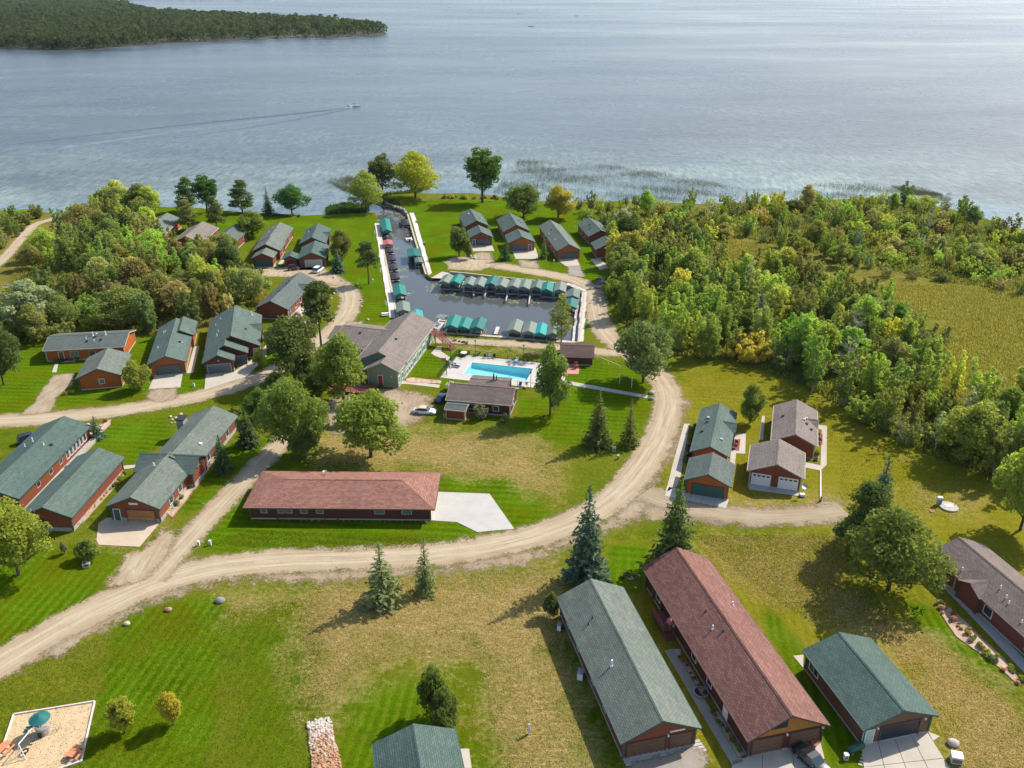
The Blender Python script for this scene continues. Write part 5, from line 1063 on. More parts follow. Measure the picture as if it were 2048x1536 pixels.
# ================================================================== VEHICLES
def car(label, loc, rz, paint, L=4.7, wd=1.85, kind='sedan', top=None, group=None):
    t = thing('parked_car', label, 'car', loc, rz, group); h = wd / 2; suv = kind == 'suv'; zb = .78 if not suv else .92; zt = 1.38 if not suv else 1.75
    P = [(-L / 2, .5, .80, .86), (-L / 2 + .08, .28, .90, .94), (-L * .32, .2, zb + .1, 1), (-L * .1, .2, zb + .08, 1), (L * .16, .2, zb + .06, 1), (L * .34, .2, zb - .02, .98), (L / 2 - .12, .25, zb - .14, .9), (L / 2, .42, zb - .25, .78)]
    rings = [[(x, -h * k, z0), (x, -h * k * 1.0, (z0 + z1) / 2), (x, -h * k * .94, z1 - .05), (x, -h * k * .8, z1), (x, h * k * .8, z1), (x, h * k * .94, z1 - .05), (x, h * k, (z0 + z1) / 2), (x, h * k, z0)] for x, z0, z1, k in P]
    MB().loft(rings).build('body', paint, t, True)
    xs = (-L * .42, -L * .22, L * .06, L * .22) if not suv else (-L * .47, -L * .40, L * .08, L * .24)
    g = [[(x, -h * k, zb + .02), (x, -h * k * .86, z), (x, h * k * .86, z), (x, h * k, zb + .02)] for x, z, k in ((xs[0], zb + .1, .86), (xs[1], zt - .03, .90), (xs[2], zt - .02, .90), (xs[3], zb + .05, .86))]
    MB().loft(g).build('windows', 'glass', t); r = top or paint
    MB().loft([[(xs[1] - .06, -h * .72, zt - .05), (xs[1] - .06, h * .72, zt - .05), (xs[1] - .06, h * .72, zt - .02), (xs[1] - .06, -h * .72, zt - .02)], [((xs[1] + xs[2]) / 2, -h * .8, zt - .02), ((xs[1] + xs[2]) / 2, h * .8, zt - .02), ((xs[1] + xs[2]) / 2, h * .76, zt + .05), ((xs[1] + xs[2]) / 2, -h * .76, zt + .05)], [(xs[2] + .05, -h * .72, zt - .05), (xs[2] + .05, h * .72, zt - .05), (xs[2] + .05, h * .72, zt), (xs[2] + .05, -h * .72, zt)]]).build('car_roof', r, t)
    if top: MB().loft([[(xs[0] + .1, -h * .74, zb + .16), (xs[0] + .1, h * .74, zb + .16), (xs[0] + .12, h * .7, zb + .2), (xs[0] + .12, -h * .7, zb + .2)], [(xs[1], -h * .76, zt - .06), (xs[1], h * .76, zt - .06), (xs[1], h * .72, zt), (xs[1], -h * .72, zt)]]).build('soft_top', top, t)
    for sx in (-.31, .31):
        for sy in (-1, 1):
            o = MB().tube((L * sx, sy * (h - .2), .33), (L * sx, sy * (h + .02), .33), .33, .33, 14).build('wheel', 'rubber', t); MB().tube((L * sx, sy * (h - .05), .33), (L * sx, sy * (h + .035), .33), .21, .2, 10).build('rim', 'rim', o)
    for sy in (-1, 1):
        MB().box(L / 2 - .16, L / 2 - .02, sy * h * .62 - .17, sy * h * .62 + .17, zb - .32, zb - .2).build('headlight', 'lamp_lens', t); MB().box(-L / 2 - .01, -L / 2 + .1, sy * h * .66 - .15, sy * h * .66 + .15, .62, .76).build('tail_light', 'door_red', t)
        MB().box(xs[3] - .35, xs[3] - .2, sy * (h + .02) - .09, sy * (h + .02) + .09, zb, zb + .13).build('mirror', paint, t)
    return t
car('white convertible with tan soft top parked on the bare dirt lot', tuple(G(850, 826)), R(-8), 'paint_white', 4.75, 1.88, 'sedan', 'canvas_tan'); car('glossy black sedan parked on the concrete before the red-roofed house', tuple(G(1624, 1527)), R(-60), 'paint_black', 4.8)
car('white sport utility car parked outside the cream garage door', tuple(G(637, 543)), R(75), 'paint_white', 4.7, 1.9, 'suv'); car('dark blue car half hidden beside the pool house wall', tuple(G(886, 800)), R(60), 'paint_navy', 4.4); car('black car parked beyond the long teal-roofed house', tuple(G(63, 882)), R(40), 'paint_black', 4.8, 1.9, 'suv')
car('dark red utility cart parked in front of the tiny cart shed', tuple(G(588, 540)), R(15), 'paint_maroon', 3.6, 1.6, 'suv'); car('silver car standing in the shade beside the birch-screened garage', tuple(G(1240, 528)), R(100), 'paint_silver', 4.6)

# ================================================================== PLAYGROUND
PG = [(8, 1476), (28, 1420), (190, 1404), (164, 1522)]
pg = GP([(-8, 1536), (28, 1430), (190, 1404), (163, 1524), (60, 1560)]); patchz = tag(MB().prism(pg, -.04, .05).build('sand_pit', 'sand'), kind='structure')
t = thing('timber_border', 'pale timber edging round the playground sand pit', 'border', (pg[1][0], pg[1][1], 0)); o = Vector((pg[1][0], pg[1][1], 0))
for i, (a, b) in enumerate(zip(pg, pg[1:] + pg[:1])):
    A, B = Vector((*a, 0)), Vector((*b, 0)); d = B - A; n = 3; rz = math.atan2(d.y, d.x)
    for j in range(n): c = A + d * ((j + .5) / n) - o; MB().obox((c.x, c.y, .1), d.length / n - .02, .16, .26, rz).build('beam', 'wood_pale', t)
c0 = G(88, 1466); t = thing('play_tower', 'round play tower with green swirled cone roof, slide and swing beam', 'play tower', tuple(c0), R(0)); t.scale = (.76, .76, .76)
prof = [(0, 3.75)]; 
for i in range(1, 9): r = .19 * i; prof += [(r - .06, 3.75 - .085 * i), (r, 3.72 - .085 * i)]
prof += [(1.52, 2.98), (0, 3.2)]; MB().lathe(prof, 28).build('cone_roof', 'canvas_dark_teal', t, False)
MB().lathe([(.95, .02), (.95, 1.35), (1.05, 1.4), (1.05, 1.5), (0, 1.5)], 20).build('base_drum', 'stone', t); 
for i in range(5): a = 2 * math.pi * i / 5; MB().tube((.92 * math.cos(a), .92 * math.sin(a), 1.4), (.92 * math.cos(a), .92 * math.sin(a), 3.1), .06, .06, 6).build('roof_post', 'metal_white', t)
m = MB()
for i in range(2, 8): a0, a1 = i * .7, i * .7 + .66; m.face([(1.0 * math.cos(a0), 1.0 * math.sin(a0), 1.5), (1.0 * math.cos(a1), 1.0 * math.sin(a1), 1.5), (1.0 * math.cos(a1), 1.0 * math.sin(a1), 2.15), (1.0 * math.cos(a0), 1.0 * math.sin(a0), 2.15)])
m.build('wall_panels', 'hull_white', t); MB().box(-.3, .3, -1.08, -.9, .1, 1.0).build('doorway_shade', 'metal_dark', t)  # solid dark block stands for the shade inside the doorway
rings = [[(x, y - .3, z + .22), (x, y - .26, z), (x, y + .26, z), (x, y + .3, z + .22), (x, y + .24, z + .06), (x, y - .24, z + .06)] for x, y, z in ((-.9, .1, 1.45), (-1.5, .25, 1.1), (-2.2, .4, .55), (-2.7, .5, .3), (-3.1, .55, .25))]; MB().loft(rings).build('slide', 'canvas_teal', t)
a, b = Vector((-.3, -.9, 2.7)), Vector((-.9, -4.6, 2.7)); MB().tube(a, b, .07, .07, 8).build('swing_beam', 'metal_white', t)
MB().tube(b, (-.2, -5.0, 0), .06, .06, 6).tube(b, (-1.7, -4.7, 0), .06, .06, 6).build('beam_legs', 'metal_white', t)
c = a.lerp(b, .82); m = MB(); n = 14
for i in range(n):
    q0, q1 = 2 * math.pi * i / n, 2 * math.pi * (i + 1) / n; m.tube((c.x + .42 * math.cos(q0), c.y + .42 * math.sin(q0), .55), (c.x + .42 * math.cos(q1), c.y + .42 * math.sin(q1), .55), .12, .12, 6, False)
m.build('tyre_swing', 'rubber', t); m = MB(); [m.tube((c.x + .4 * math.cos(q), c.y + .4 * math.sin(q), .6), (c.x, c.y, 2.65), .015, .015, 3) for q in (0, 2.1, 4.2)]; m.build('chains', 'metal_dark', t)
for f in (.3, .5):
    c = a.lerp(b, f); o = MB().box(c.x - .25, c.x + .25, c.y - .1, c.y + .1, .5, .54).build('swing_seat', 'rubber', t); MB().tube((c.x - .22, c.y, .54), (c.x - .22, c.y, 2.65), .015, .015, 3).tube((c.x + .22, c.y, .54), (c.x + .22, c.y, 2.65), .015, .015, 3).build('chains', 'metal_dark', o)
m = MB(); m.path([(1.0, .5, 1.4), (1.7, .75, 1.1), (2.0, .85, .0)], .04).path([(1.0, -.1, 1.4), (1.75, .1, 1.1), (2.1, .2, .0)], .04)
for i in range(4): f = i / 3; m.tube((1.2 + .7 * f, .55 + .25 * f, 1.3 - 1.0 * f), (1.25 + .75 * f, -.05 + .2 * f, 1.3 - 1.0 * f), .03, .03, 4)
m.build('climbing_ladder', 'metal_grey', t)
picnic('orange picnic table just inside the sand pit corner near the ball trees', tuple(G(151, 1510, .05)), R(78), 'wood_orange', .95); picnic('orange picnic table at the sand pit edge beyond the slide', tuple(G(10, 1502, .05)), R(75), 'wood_orange', .95)

# ================================================================== BOULDERS, BOXES, BEDS
def rock_mesh(seed, flat=.6):
    rg = np.random.default_rng(seed); import bmesh
    bm = bmesh.new(); bmesh.ops.create_icosphere(bm, subdivisions=2, radius=.5)
    dirs = rg.normal(size=(7, 3)); dirs /= np.linalg.norm(dirs, axis=1)[:, None]; amp = rg.uniform(-.13, .13, 7)
    for v_ in bm.verts:
        n = np.array(v_.co.normalized()); s = 1 + float((amp * (dirs @ n > .2)).sum()); v_.co = Vector((v_.co.x * s, v_.co.y * s * .8, v_.co.z * s * flat + .2))
    me = bpy.data.meshes.new('boulder'); bm.to_mesh(me); bm.free(); return me
RM = {}
for mt in ('boulder_grey', 'boulder_red', 'boulder_tan', 'rock_white', 'rock_orange'):
    for i in range(3): me = rock_mesh(i + 1); me.materials.append(MATS[mt]); RM[mt, i] = me
def boulder(label, px, s, mt, i=0, group=None, rz=0.0):
    p = G(*px); o = link('boulder', RM[mt, i]); o.location = (p.x, p.y, -.02); o.scale = (s, s, s); o.rotation_euler.z = rz; return tag(o, label, 'rock', group)
boulder('tan boulder at the edge of the gravel road by the lawn strip', (254, 1249), .9, 'boulder_tan', 0); boulder('reddish boulder alone on the striped lawn', (338, 1221), .95, 'boulder_red', 1); boulder('long grey boulder on the lawn corner beside the gravel road', (439, 1203), 1.3, 'boulder_grey', 2)
boulder('pale boulder where the footpath meets the gravel bend', (1303, 787), 1.3, 'rock_white', 0); boulder('dark low boulder just past the footpath end', (1303, 799), 1.1, 'boulder_grey', 1); boulder('oval pale rock beside the beige air conditioner', (1903, 1488), 1.3, 'rock_white', 2)
rr = random.Random(4)
for i, (u, v_) in enumerate([(662, 598), (673, 580), (668, 588), (722, 601), (722, 614), (736, 640), (672, 583), (640, 606), (668, 556), (684, 562), (715, 570), (745, 560)]): boulder('small white boulder edging the lane by the channel lawn', (u, v_), rr.uniform(.7, 1.1), 'rock_white', i % 3, 'white boulders edging the lane', i)
for i in range(9): boulder('pale rock in the heap beside the small round tree', (930 + rr.random() * 22, 513 + rr.random() * 6), rr.uniform(.6, 1.2), 'rock_white', i % 3, 'rock heap by the round tree', i)
for i in range(34): boulder('white boulder in the bank below the grey-green roofed house', (590 + rr.random() * 62, 596 + rr.random() * 62), rr.uniform(.8, 1.7), 'rock_white', i % 3, 'white boulder bank', i)
for i in range(26): boulder('pale fieldstone in the bed along the cross-gabled house', (330 + 96 * (i / 26) + rr.random() * 8, 1020 - 128 * (i / 26) + rr.random() * 8), rr.uniform(.3, .8), ('rock_white', 'boulder_red', 'boulder_grey')[i % 3], i % 3, 'fieldstones of the house bed', i)
for i in range(12): boulder('pale stone in the pile round the chimney foot', (334 + rr.random() * 36, 828 + rr.random() * 22), rr.uniform(.35, .8), 'boulder_tan', i % 3, 'stone pile round the chimney', i)
for i in range(14): boulder('grey rock dumped at the outside of the harbour bend', (1192 + rr.random() * 18, 556 + rr.random() * 22), rr.uniform(.8, 1.6), 'boulder_grey', i % 3, 'rocks at the harbour bend', i)
for i in range(22): boulder('rock lining the channel mouth', (768 + i * 1.9 + rr.random() * 2, 405 + i * .75 + rr.random() * 2), rr.uniform(.8, 1.5), 'boulder_grey', i % 3, 'channel mouth rocks', i)
# loose rock strip, too small to pick apart singly
def rock_strip():
    poly = GP([(614, 1446), (658, 1436), (690, 1560), (628, 1560)]); a = np.array(poly); rg = np.random.default_rng(9); parts = {0: MB(), 1: MB()}
    base = rock_mesh(3, .7); bv = np.array([v_.co[:] for v_ in base.vertices]); bf = [tuple(p.vertices) for p in base.polygons]
    n = 0
    while n < 1400:
        x, y = rg.uniform(a[:, 0].min(), a[:, 0].max()), rg.uniform(a[:, 1].min(), a[:, 1].max())
        if not inside(poly, [x], [y])[0]: continue
        n += 1; s = rg.uniform(.16, .42); th = rg.uniform(0, 6.28); c_, s_ = math.cos(th), math.sin(th); q = bv * s; q = np.column_stack([q[:, 0] * c_ - q[:, 1] * s_ + x, q[:, 0] * s_ + q[:, 1] * c_ + y, q[:, 2] + rg.uniform(-.02, .12)])
        frac = (y - a[:, 1].min()) / (a[:, 1].max() - a[:, 1].min()); m = parts[0 if rg.random() < frac * 1.5 - .35 else 1]; i = len(m.v); m.v += [tuple(r) for r in q]; m.f += [tuple(i + j for j in f) for f in bf]; m.uv += [(0, 0)] * (3 * len(bf))
    r = bpy.data.objects.new('rock_bed', None); C.objects.link(r); tag(r, 'strip of loose broken rock, white fading to orange, across the lawn', 'rock bed', kind='stuff')
    parts[0].build('loose_rock', 'rock_white', r); parts[1].build('loose_rock', 'rock_orange', r)
    tag(MB().prism(poly, -.03, .02).build('rock_bed_base', 'mulch_tan'), kind='structure')
rock_strip()
def cabinet(name, label, px, sx, sy, sz, mat, cap='metal_grey', rz=0.0, cat='utility box', group=None):
    p = G(*px); t = thing(name, label, cat, (p.x, p.y, 0), rz, group); MB().box(-sx / 2, sx / 2, -sy / 2, sy / 2, 0, sz).build('housing', mat, t); MB().box(-sx / 2 - .03, sx / 2 + .03, -sy / 2 - .03, sy / 2 + .03, sz, sz + .06).build('lid', cap, t)
    m = MB(); [m.box(-sx / 2 + .06, sx / 2 - .06, -sy / 2 - .02, -sy / 2 - .001, sz * (.2 + .12 * i), sz * (.26 + .12 * i)) for i in range(5)]; m.build('louvres', 'metal_dark', t); return t
cabinet('air_conditioner', 'beige air conditioner standing on the grass by the concrete drive', (1911, 1522), 1.15, 1.0, .95, 'seat_cream', 'metal_white', R(-15), 'air conditioner'); cabinet('air_conditioner', 'white air conditioner on the wall side nearer the back of the sage-roofed house', (1119, 1258), .9, .5, .9, 'metal_white', 'metal_grey', R(75), 'air conditioner'); cabinet('air_conditioner', 'large white air conditioner midway along the sage-roofed house', (1161, 1355), 1.1, .7, 1.0, 'metal_white', 'metal_grey', R(75), 'air conditioner')
cabinet('air_conditioner', 'white air conditioner under the first window of the hip-roofed lodge', (536, 1034), 1.0, .6, .8, 'metal_white', 'metal_grey', 0, 'air conditioner')
cabinet('transformer_box', 'pale green transformer box under the young spruces', (1228, 902), .6, .5, .8, 'plastic_pale_green', 'plastic_pale_green'); cabinet('transformer_box', 'small pale green pedestal on the grass by the road bend', (1236, 918), .35, .3, .75, 'plastic_pale_green', 'plastic_pale_green')
cabinet('utility_box', 'white pedestal nearer the fork of the gravel roads', (398, 1091), .3, .25, .8, 'metal_white', 'metal_white'); cabinet('utility_box', 'white pedestal farther from the fork of the gravel roads', (421, 1090), .3, .25, .8, 'metal_white', 'metal_white'); cabinet('utility_box', 'tall pale green control cabinet beside the round concrete well lid', (1877, 1010), .75, .45, 1.5, 'plastic_pale_green', 'metal_white')
cabinet('utility_box', 'white utility cabinet beside the green propane tank', (1691, 1518), .45, .4, .75, 'metal_white', 'metal_white'); cabinet('utility_box', 'slim white vent post on the dry grass', (1058, 1468), .2, .2, 1.5, 'metal_white', 'metal_grey'); cabinet('utility_box', 'white meter pedestal on the grass strip between two driveways', (388, 773), .35, .3, .8, 'metal_white', 'metal_grey'); cabinet('utility_box', 'low white marker beside the long house drive', (1108, 526), .35, .3, .9, 'metal_white', 'metal_white'); cabinet('utility_box', 'white post by the shed corner', (888, 836), .15, .15, .9, 'metal_white', 'metal_white')
t = thing('well_lid', 'round concrete well slab with square white hatch on the grass', 'well cover', tuple(G(1897, 1015))); MB().lathe([(0, .28), (1.45, .28), (1.5, .22), (1.5, 0)], 28).build('slab', 'concrete_warm', t); MB().box(-.6, .7, -.45, .5, .28, .36).build('hatch', 'metal_white', t); MB().tube((1.0, .1, .28), (1.0, .1, .9), .04, .04, 6).build('pipe', 'metal_dark', t)
t = thing('manhole', 'small brown round cover in the grass beside the well slab', 'well cover', tuple(G(1864, 1023))); MB().lathe([(0, .12), (.45, .12), (.48, .0)], 16).build('cover', 'brick_red', t)
t = thing('propane_tank', 'dark green rounded propane tank lying in the shade of the garage', 'tank', tuple(G(1711, 1502)), R(25)); MB().loft([[(x, .42 * r * math.cos(a), .55 + .42 * r * math.sin(a)) for a in [2 * math.pi * i / 12 for i in range(12)]] for x, r in ((-1.15, .3), (-1.05, .75), (-.85, 1), (.85, 1), (1.05, .75), (1.15, .3))]).build('tank_shell', 'plastic_green', t, True); MB().box(-.75, -.6, -.35, .35, 0, .2).box(.6, .75, -.35, .35, 0, .2).build('feet', 'concrete', t); MB().lathe([(.16, .95), (.16, 1.1), (0, 1.13)], 10).build('valve_dome', 'plastic_green', t)
for i in range(4): o = MB().obox((0, 0, 0), .42, .22, .1, R(-20)).build('stepping_brick', 'concrete_warm'); p = G(1727 - i * 2.2, 1512 + i * 6); o.location = (p.x, p.y, .04); tag(o, 'pale stepping brick in the line beside the propane tank', 'brick', 'stepping bricks by the tank')
t = thing('satellite_dish', 'grey satellite dish on a white wheeled stand by the twin white doors', 'satellite dish', tuple(G(1604, 993))); MB().box(-.4, .4, -.3, .3, .15, .55).build('base_box', 'metal_white', t); MB().tube((0, 0, .5), (.15, 0, 2.0), .04, .04, 6).build('mast', 'metal_grey', t); m = MB().lathe([(0, 0), (.3, .04), (.5, .13), (.55, .2)], 14); xf(m, Matrix.Translation((.15, -.05, 2.0)) @ Matrix.Rotation(R(35), 4, 'X')).build('dish', 'metal_grey', t)
for sx in (-1, 1): MB().tube((sx * .42, 0, .15), (sx * .48, 0, .15), .15, .15, 8).build('wheel', 'rubber', t)
t = thing('timber_rail', 'straight timber rail laid on the grass from path corner to post', 'rail', tuple(G(1641, 942))); q = G(1641, 1003) - G(1641, 942); MB().obox((q.x / 2, q.y / 2, .12), .25, q.length, .2, math.atan2(q.y, q.x) - R(90)).build('beam', 'wood_pale', t); MB().box(q.x - .1, q.x + .1, q.y - .1, q.y + .1, 0, 1.0).build('post', 'wood_red', t)
t = thing('window_well', 'round grey window well beside the footpath of the red-roofed house', 'window well', tuple(G(1402, 1387)), R(15)); MB().lathe([(.85, 0), (.85, .35), (.95, .35), (.95, 0)], 18).build('ring', 'metal_grey', t); MB().lathe([(0, .08), (.84, .08)], 18).build('cover', 'glass', t)
t = thing('dog_house', 'tiny red-brown doghouse with pale roof on the lawn', 'doghouse', tuple(G(174, 1132)), R(20)); Vol(t, Matrix.Identity(4), 1.1, .9, .5, .25, 'plank', 'brown', 'trim_tan', .06, .06, cap=False)
t = thing('planter', 'red flower urn at the driveway corner of the red-roofed house', 'planter', tuple(G(1628, 1492))); MB().lathe([(.18, 0), (.25, .1), (.4, .5), (.45, .55), (.0, .52)], 12).build('urn', 'brick_red', t)
for (u, v_) in ((1240, 1130),): pass
t = thing('umbrella', 'folded pink patio umbrella on the deck of the red-roofed house', 'umbrella', tuple(G(1338, 1262, .85))); MB().tube((0, 0, 0), (0, 0, 2.2), .03, .03, 6).build('pole', 'metal_grey', t); MB().lathe([(.04, 2.3), (.35, 1.9), (.5, 1.45), (.05, 1.4)], 8).build('canopy', 'flag_cloth', t)
t = thing('flag', 'small striped flag on a stand in the clubhouse tree shade', 'flag', tuple(G(632, 776))); MB().tube((0, 0, 0), (0, 0, 1.6), .03, .03, 6).build('pole', 'metal_grey', t); MB().box(.03, 1.2, -.02, .02, .8, 1.5).build('cloth', 'flag_cloth', t)
# patios with red chairs
for lab, px in (('red patio floor beside the moss-roofed house', [(1462, 880), (1481, 879), (1478, 902), (1463, 900)]), ('red patio floor beside the brown-roofed house', [(1634, 868), (1645, 868), (1645, 890), (1634, 889)])): slab('patio', px, 'wood_red', .12)
for i, (u, v_) in enumerate(((1468, 886), (1474, 888), (1470, 896))): chair('red patio chair on the red floor beside the moss-roofed house', tuple(G(u, v_, .12)), R(100 + 40 * i), 'wood_red', 'red chairs by the moss-roofed house')
for i, (u, v_) in enumerate(((1640, 874), (1640, 884))): chair('red patio chair on the red floor beside the brown-roofed house', tuple(G(u, v_, .12)), R(100 + 40 * i), 'wood_red', 'red chairs by the brown-roofed house')
for i in range(6): p = G(725 + i * 9, 757 + (i % 3) * 3, .68); chair('red wooden chair on the clubhouse deck', (p.x, p.y - .4, .68), R(160 + 37 * i), ('wood_red', 'wood_orange', 'metal_grey')[i % 3], 'chairs on the clubhouse deck')
# planting beds
patch('flower_bed', [(1868, 1203), (1880, 1194), (1925, 1235), (1965, 1275), (2010, 1315), (2055, 1375), (2048, 1385), (2000, 1340), (1960, 1310), (1910, 1275), (1880, 1230)], 'mulch_bed', .25); patch('flower_bed', [(1238, 1152), (1262, 1143), (1284, 1150), (1280, 1160), (1255, 1163)], 'mulch_bed', .25)
patch('flower_bed', [(1352, 1312), (1367, 1310), (1418, 1392), (1408, 1402)], 'mulch_bed', .15); patch('flower_bed', [(1413, 1416), (1432, 1412), (1495, 1512), (1476, 1520)], 'mulch_bed', .15); patch('flower_bed', [(330, 1030), (362, 985), (420, 905), (455, 865), (462, 875), (430, 925), (390, 985), (345, 1040)], 'mulch_bed', .3)
patch('flower_bed', [(170, 868), (205, 842), (226, 838), (224, 850), (195, 878)], 'mulch_bed', .3); patch('flower_bed', [(148, 1052), (250, 945), (258, 948), (160, 1058)], 'mulch_bed', .3); patch('flower_bed', [(1620, 905), (1640, 905), (1640, 925), (1614, 922)], 'mulch_bed', .2); patch('flower_bed', [(155, 775), (250, 757), (252, 762), (160, 782)], 'mulch_bed', .2); patch('flower_bed', [(905, 678), (935, 683), (938, 690), (900, 688)], 'mulch_bed', .2)
patch('flower_bed', [(1365, 925), (1385, 850), (1398, 850), (1376, 930)], 'mulch_bed', .3)
# ================================================================== TREES AND PLANTS
def leaf_quads(rng, pos, nrm, size, aspect=.62):
    n = len(pos); t = rng.normal(size=(n, 3)); t -= nrm * (t * nrm).sum(1)[:, None]; t /= np.linalg.norm(t, axis=1)[:, None] + 1e-9; b = np.cross(nrm, t)
    s = np.asarray(size).reshape(-1, 1); V = np.stack([pos - t * s, pos + b * s * aspect, pos + t * s, pos - b * s * aspect], 1).reshape(-1, 3)
    return V, np.arange(4 * n).reshape(n, 4)
def unit(a): return a / (np.linalg.norm(a, axis=1)[:, None] + 1e-9)
def cloud(rng, clumps, total, size, shell=.55, up=.35):
    r = np.array([c[1] for c in clumps]); w_ = r.prod(1) ** (2 / 3); cnt = np.maximum(12, (total * w_ / w_.sum())).astype(int); P, N, ct = [], [], np.repeat(rng.random(len(cnt)), cnt)
    for (c, rr_), k in zip(clumps, cnt):
        d = unit(rng.normal(size=(k, 3))); d[:, 2] = np.where(rng.random(k) < .35, np.abs(d[:, 2]), d[:, 2])
        rad = shell + (1 - shell) * rng.random((k, 1)) ** .6; rad = np.where(rng.random((k, 1)) < .12, rad * rng.uniform(1.05, 1.45, (k, 1)), rad); P.append(np.array(c) + d * np.array(rr_) * rad)
        N.append(unit(d * .7 + rng.normal(size=(k, 3)) * .55 + np.array([0, 0, up])))
    P, N = np.vstack(P), np.vstack(N); V, F = leaf_quads(rng, P, N, size * rng.uniform(.55, 1.35, len(P))); tint = np.repeat(.45 * ct + .55 * rng.random(len(P)), 4)
    return V, F, tint
def trunk_mesh(name, segs, mat):
    m = MB()
    for p0, p1, r0, r1 in segs: m.tube(p0, p1, r0, r1, 6, False)
    return m.mesh(name, mat)
PROTO = {}
def proto(name, V, F, tint, segs, H, D, mat='foliage', bark='bark'):
    me = np_mesh(name + '_crown', V, F, mat, {'tint': tint}); PROTO[name] = (me, trunk_mesh(name + '_trunk', segs, bark), H, D)
def limbs(rng, H, base, targets, r):
    segs = [((0, 0, 0), (0, 0, base), r, r * .8), ((0, 0, base), (rng.uniform(-.1, .1), rng.uniform(-.1, .1), H * .82), r * .8, r * .12)]
    for c in targets:
        z0 = min(max(base * .9, c[2] - math.hypot(c[0], c[1]) * .8 - .4), H * .75); mid = (c[0] * .5, c[1] * .5, z0 + (c[2] - z0) * .45); segs += [((0, 0, z0), mid, r * .38, r * .22), (mid, tuple(c), r * .22, .03)]
    return segs
def deciduous(name, seed, H, D, base, n, total, size, shape='round', bark='bark', gap=1.0, cr=(.17, .30)):
    rng = np.random.default_rng(seed); cl = []; lo = base * .75; ph = rng.uniform(0, 6.28, 3)
    for i in range(n):
        for _ in range(30):
            d = unit(rng.normal(size=(1, 3)))[0]; rad = rng.random() ** .42 * .86
            x, y, z = d * rad; zz = lo + (H - lo) * (z * .5 + .5); f = (zz - lo) / (H - lo)
            k = {'round': math.sqrt(max(.12, 1 - (1.75 * f - .72) ** 2)), 'egg': math.sqrt(max(.05, 1 - (1.7 * f - .6) ** 2)) if f < .95 else .3, 'tall': .62 + .38 * math.sin(math.pi * min(1, f * 1.1)), 'vase': .45 + .6 * f if f < .75 else 1.6 - f, 'cone': 1.05 - .85 * f}[shape]
            az = math.atan2(d[1], d[0]); lb = .25 if name in ('ball', 'small_plant') else 1.0; k *= 1 + lb * (.20 * math.cos(2 * az + ph[0] + 2 * f) + .16 * math.cos(3 * az + ph[1] - 3 * f)); zz += lb * .05 * H * math.cos(2 * az + ph[2])
            px, py = d[0] * rad * D / 2 * k, d[1] * rad * D / 2 * k
            if all(math.dist((px, py, zz), c[0]) > .075 * D * gap for c in cl): break
        r = rng.uniform(*cr) * D / 2 * (1.0 if shape != 'tall' else .95); cl.append(((px, py, zz), (r * 1.1, r * 1.1, r * rng.uniform(.65, .95))))
    V, F, t = cloud(rng, cl, total, size); far = sorted(cl, key=lambda c: -math.hypot(*c[0][:2]))[:9]
    proto(name, V, F, t, limbs(rng, H, base, [c[0] for c in far], .02 * H + .03), H, D, 'foliage', bark)
deciduous('maple_a', 1, 10, 8.4, 1.3, 120, 9500, .20, 'round', cr=(.13, .26)); deciduous('maple_b', 2, 10, 7.6, 1.2, 105, 8500, .20, 'egg', cr=(.13, .27)); deciduous('oak', 3, 10, 9.8, 1.5, 140, 11500, .195, 'round', 'bark', 1.0, cr=(.11, .23))
deciduous('poplar_a', 4, 10, 5.2, 1.4, 95, 7000, .18, 'tall', 'bark_pale', 1.0, cr=(.15, .29)); deciduous('poplar_b', 5, 10, 4.8, 2.2, 70, 4800, .185, 'egg', 'bark_pale', 1.1, cr=(.15, .30)); deciduous('cottonwood', 6, 10, 7.0, 2.6, 100, 8500, .17, 'vase', 'bark', 1.0, cr=(.12, .24))
deciduous('bush_a', 7, 4, 5.2, .3, 60, 5000, .18, 'round', cr=(.15, .32)); deciduous('bush_b', 8, 4, 4.4, .3, 46, 3800, .18, 'egg', cr=(.16, .33)); deciduous('ball', 9, 4, 3.4, .7, 44, 4600, .13, 'round', cr=(.2, .36)); deciduous('sparse', 10, 10, 5.8, 2.0, 60, 2000, .20, 'tall', 'bark_pale', 1.2, cr=(.12, .24)); deciduous('willow', 11, 10, 9.2, 1.2, 120, 9500, .19, 'round', 'bark', .9, cr=(.12, .26)); deciduous('small_plant', 12, 1, 1.2, .05, 9, 260, .13, 'round', cr=(.4, .6))
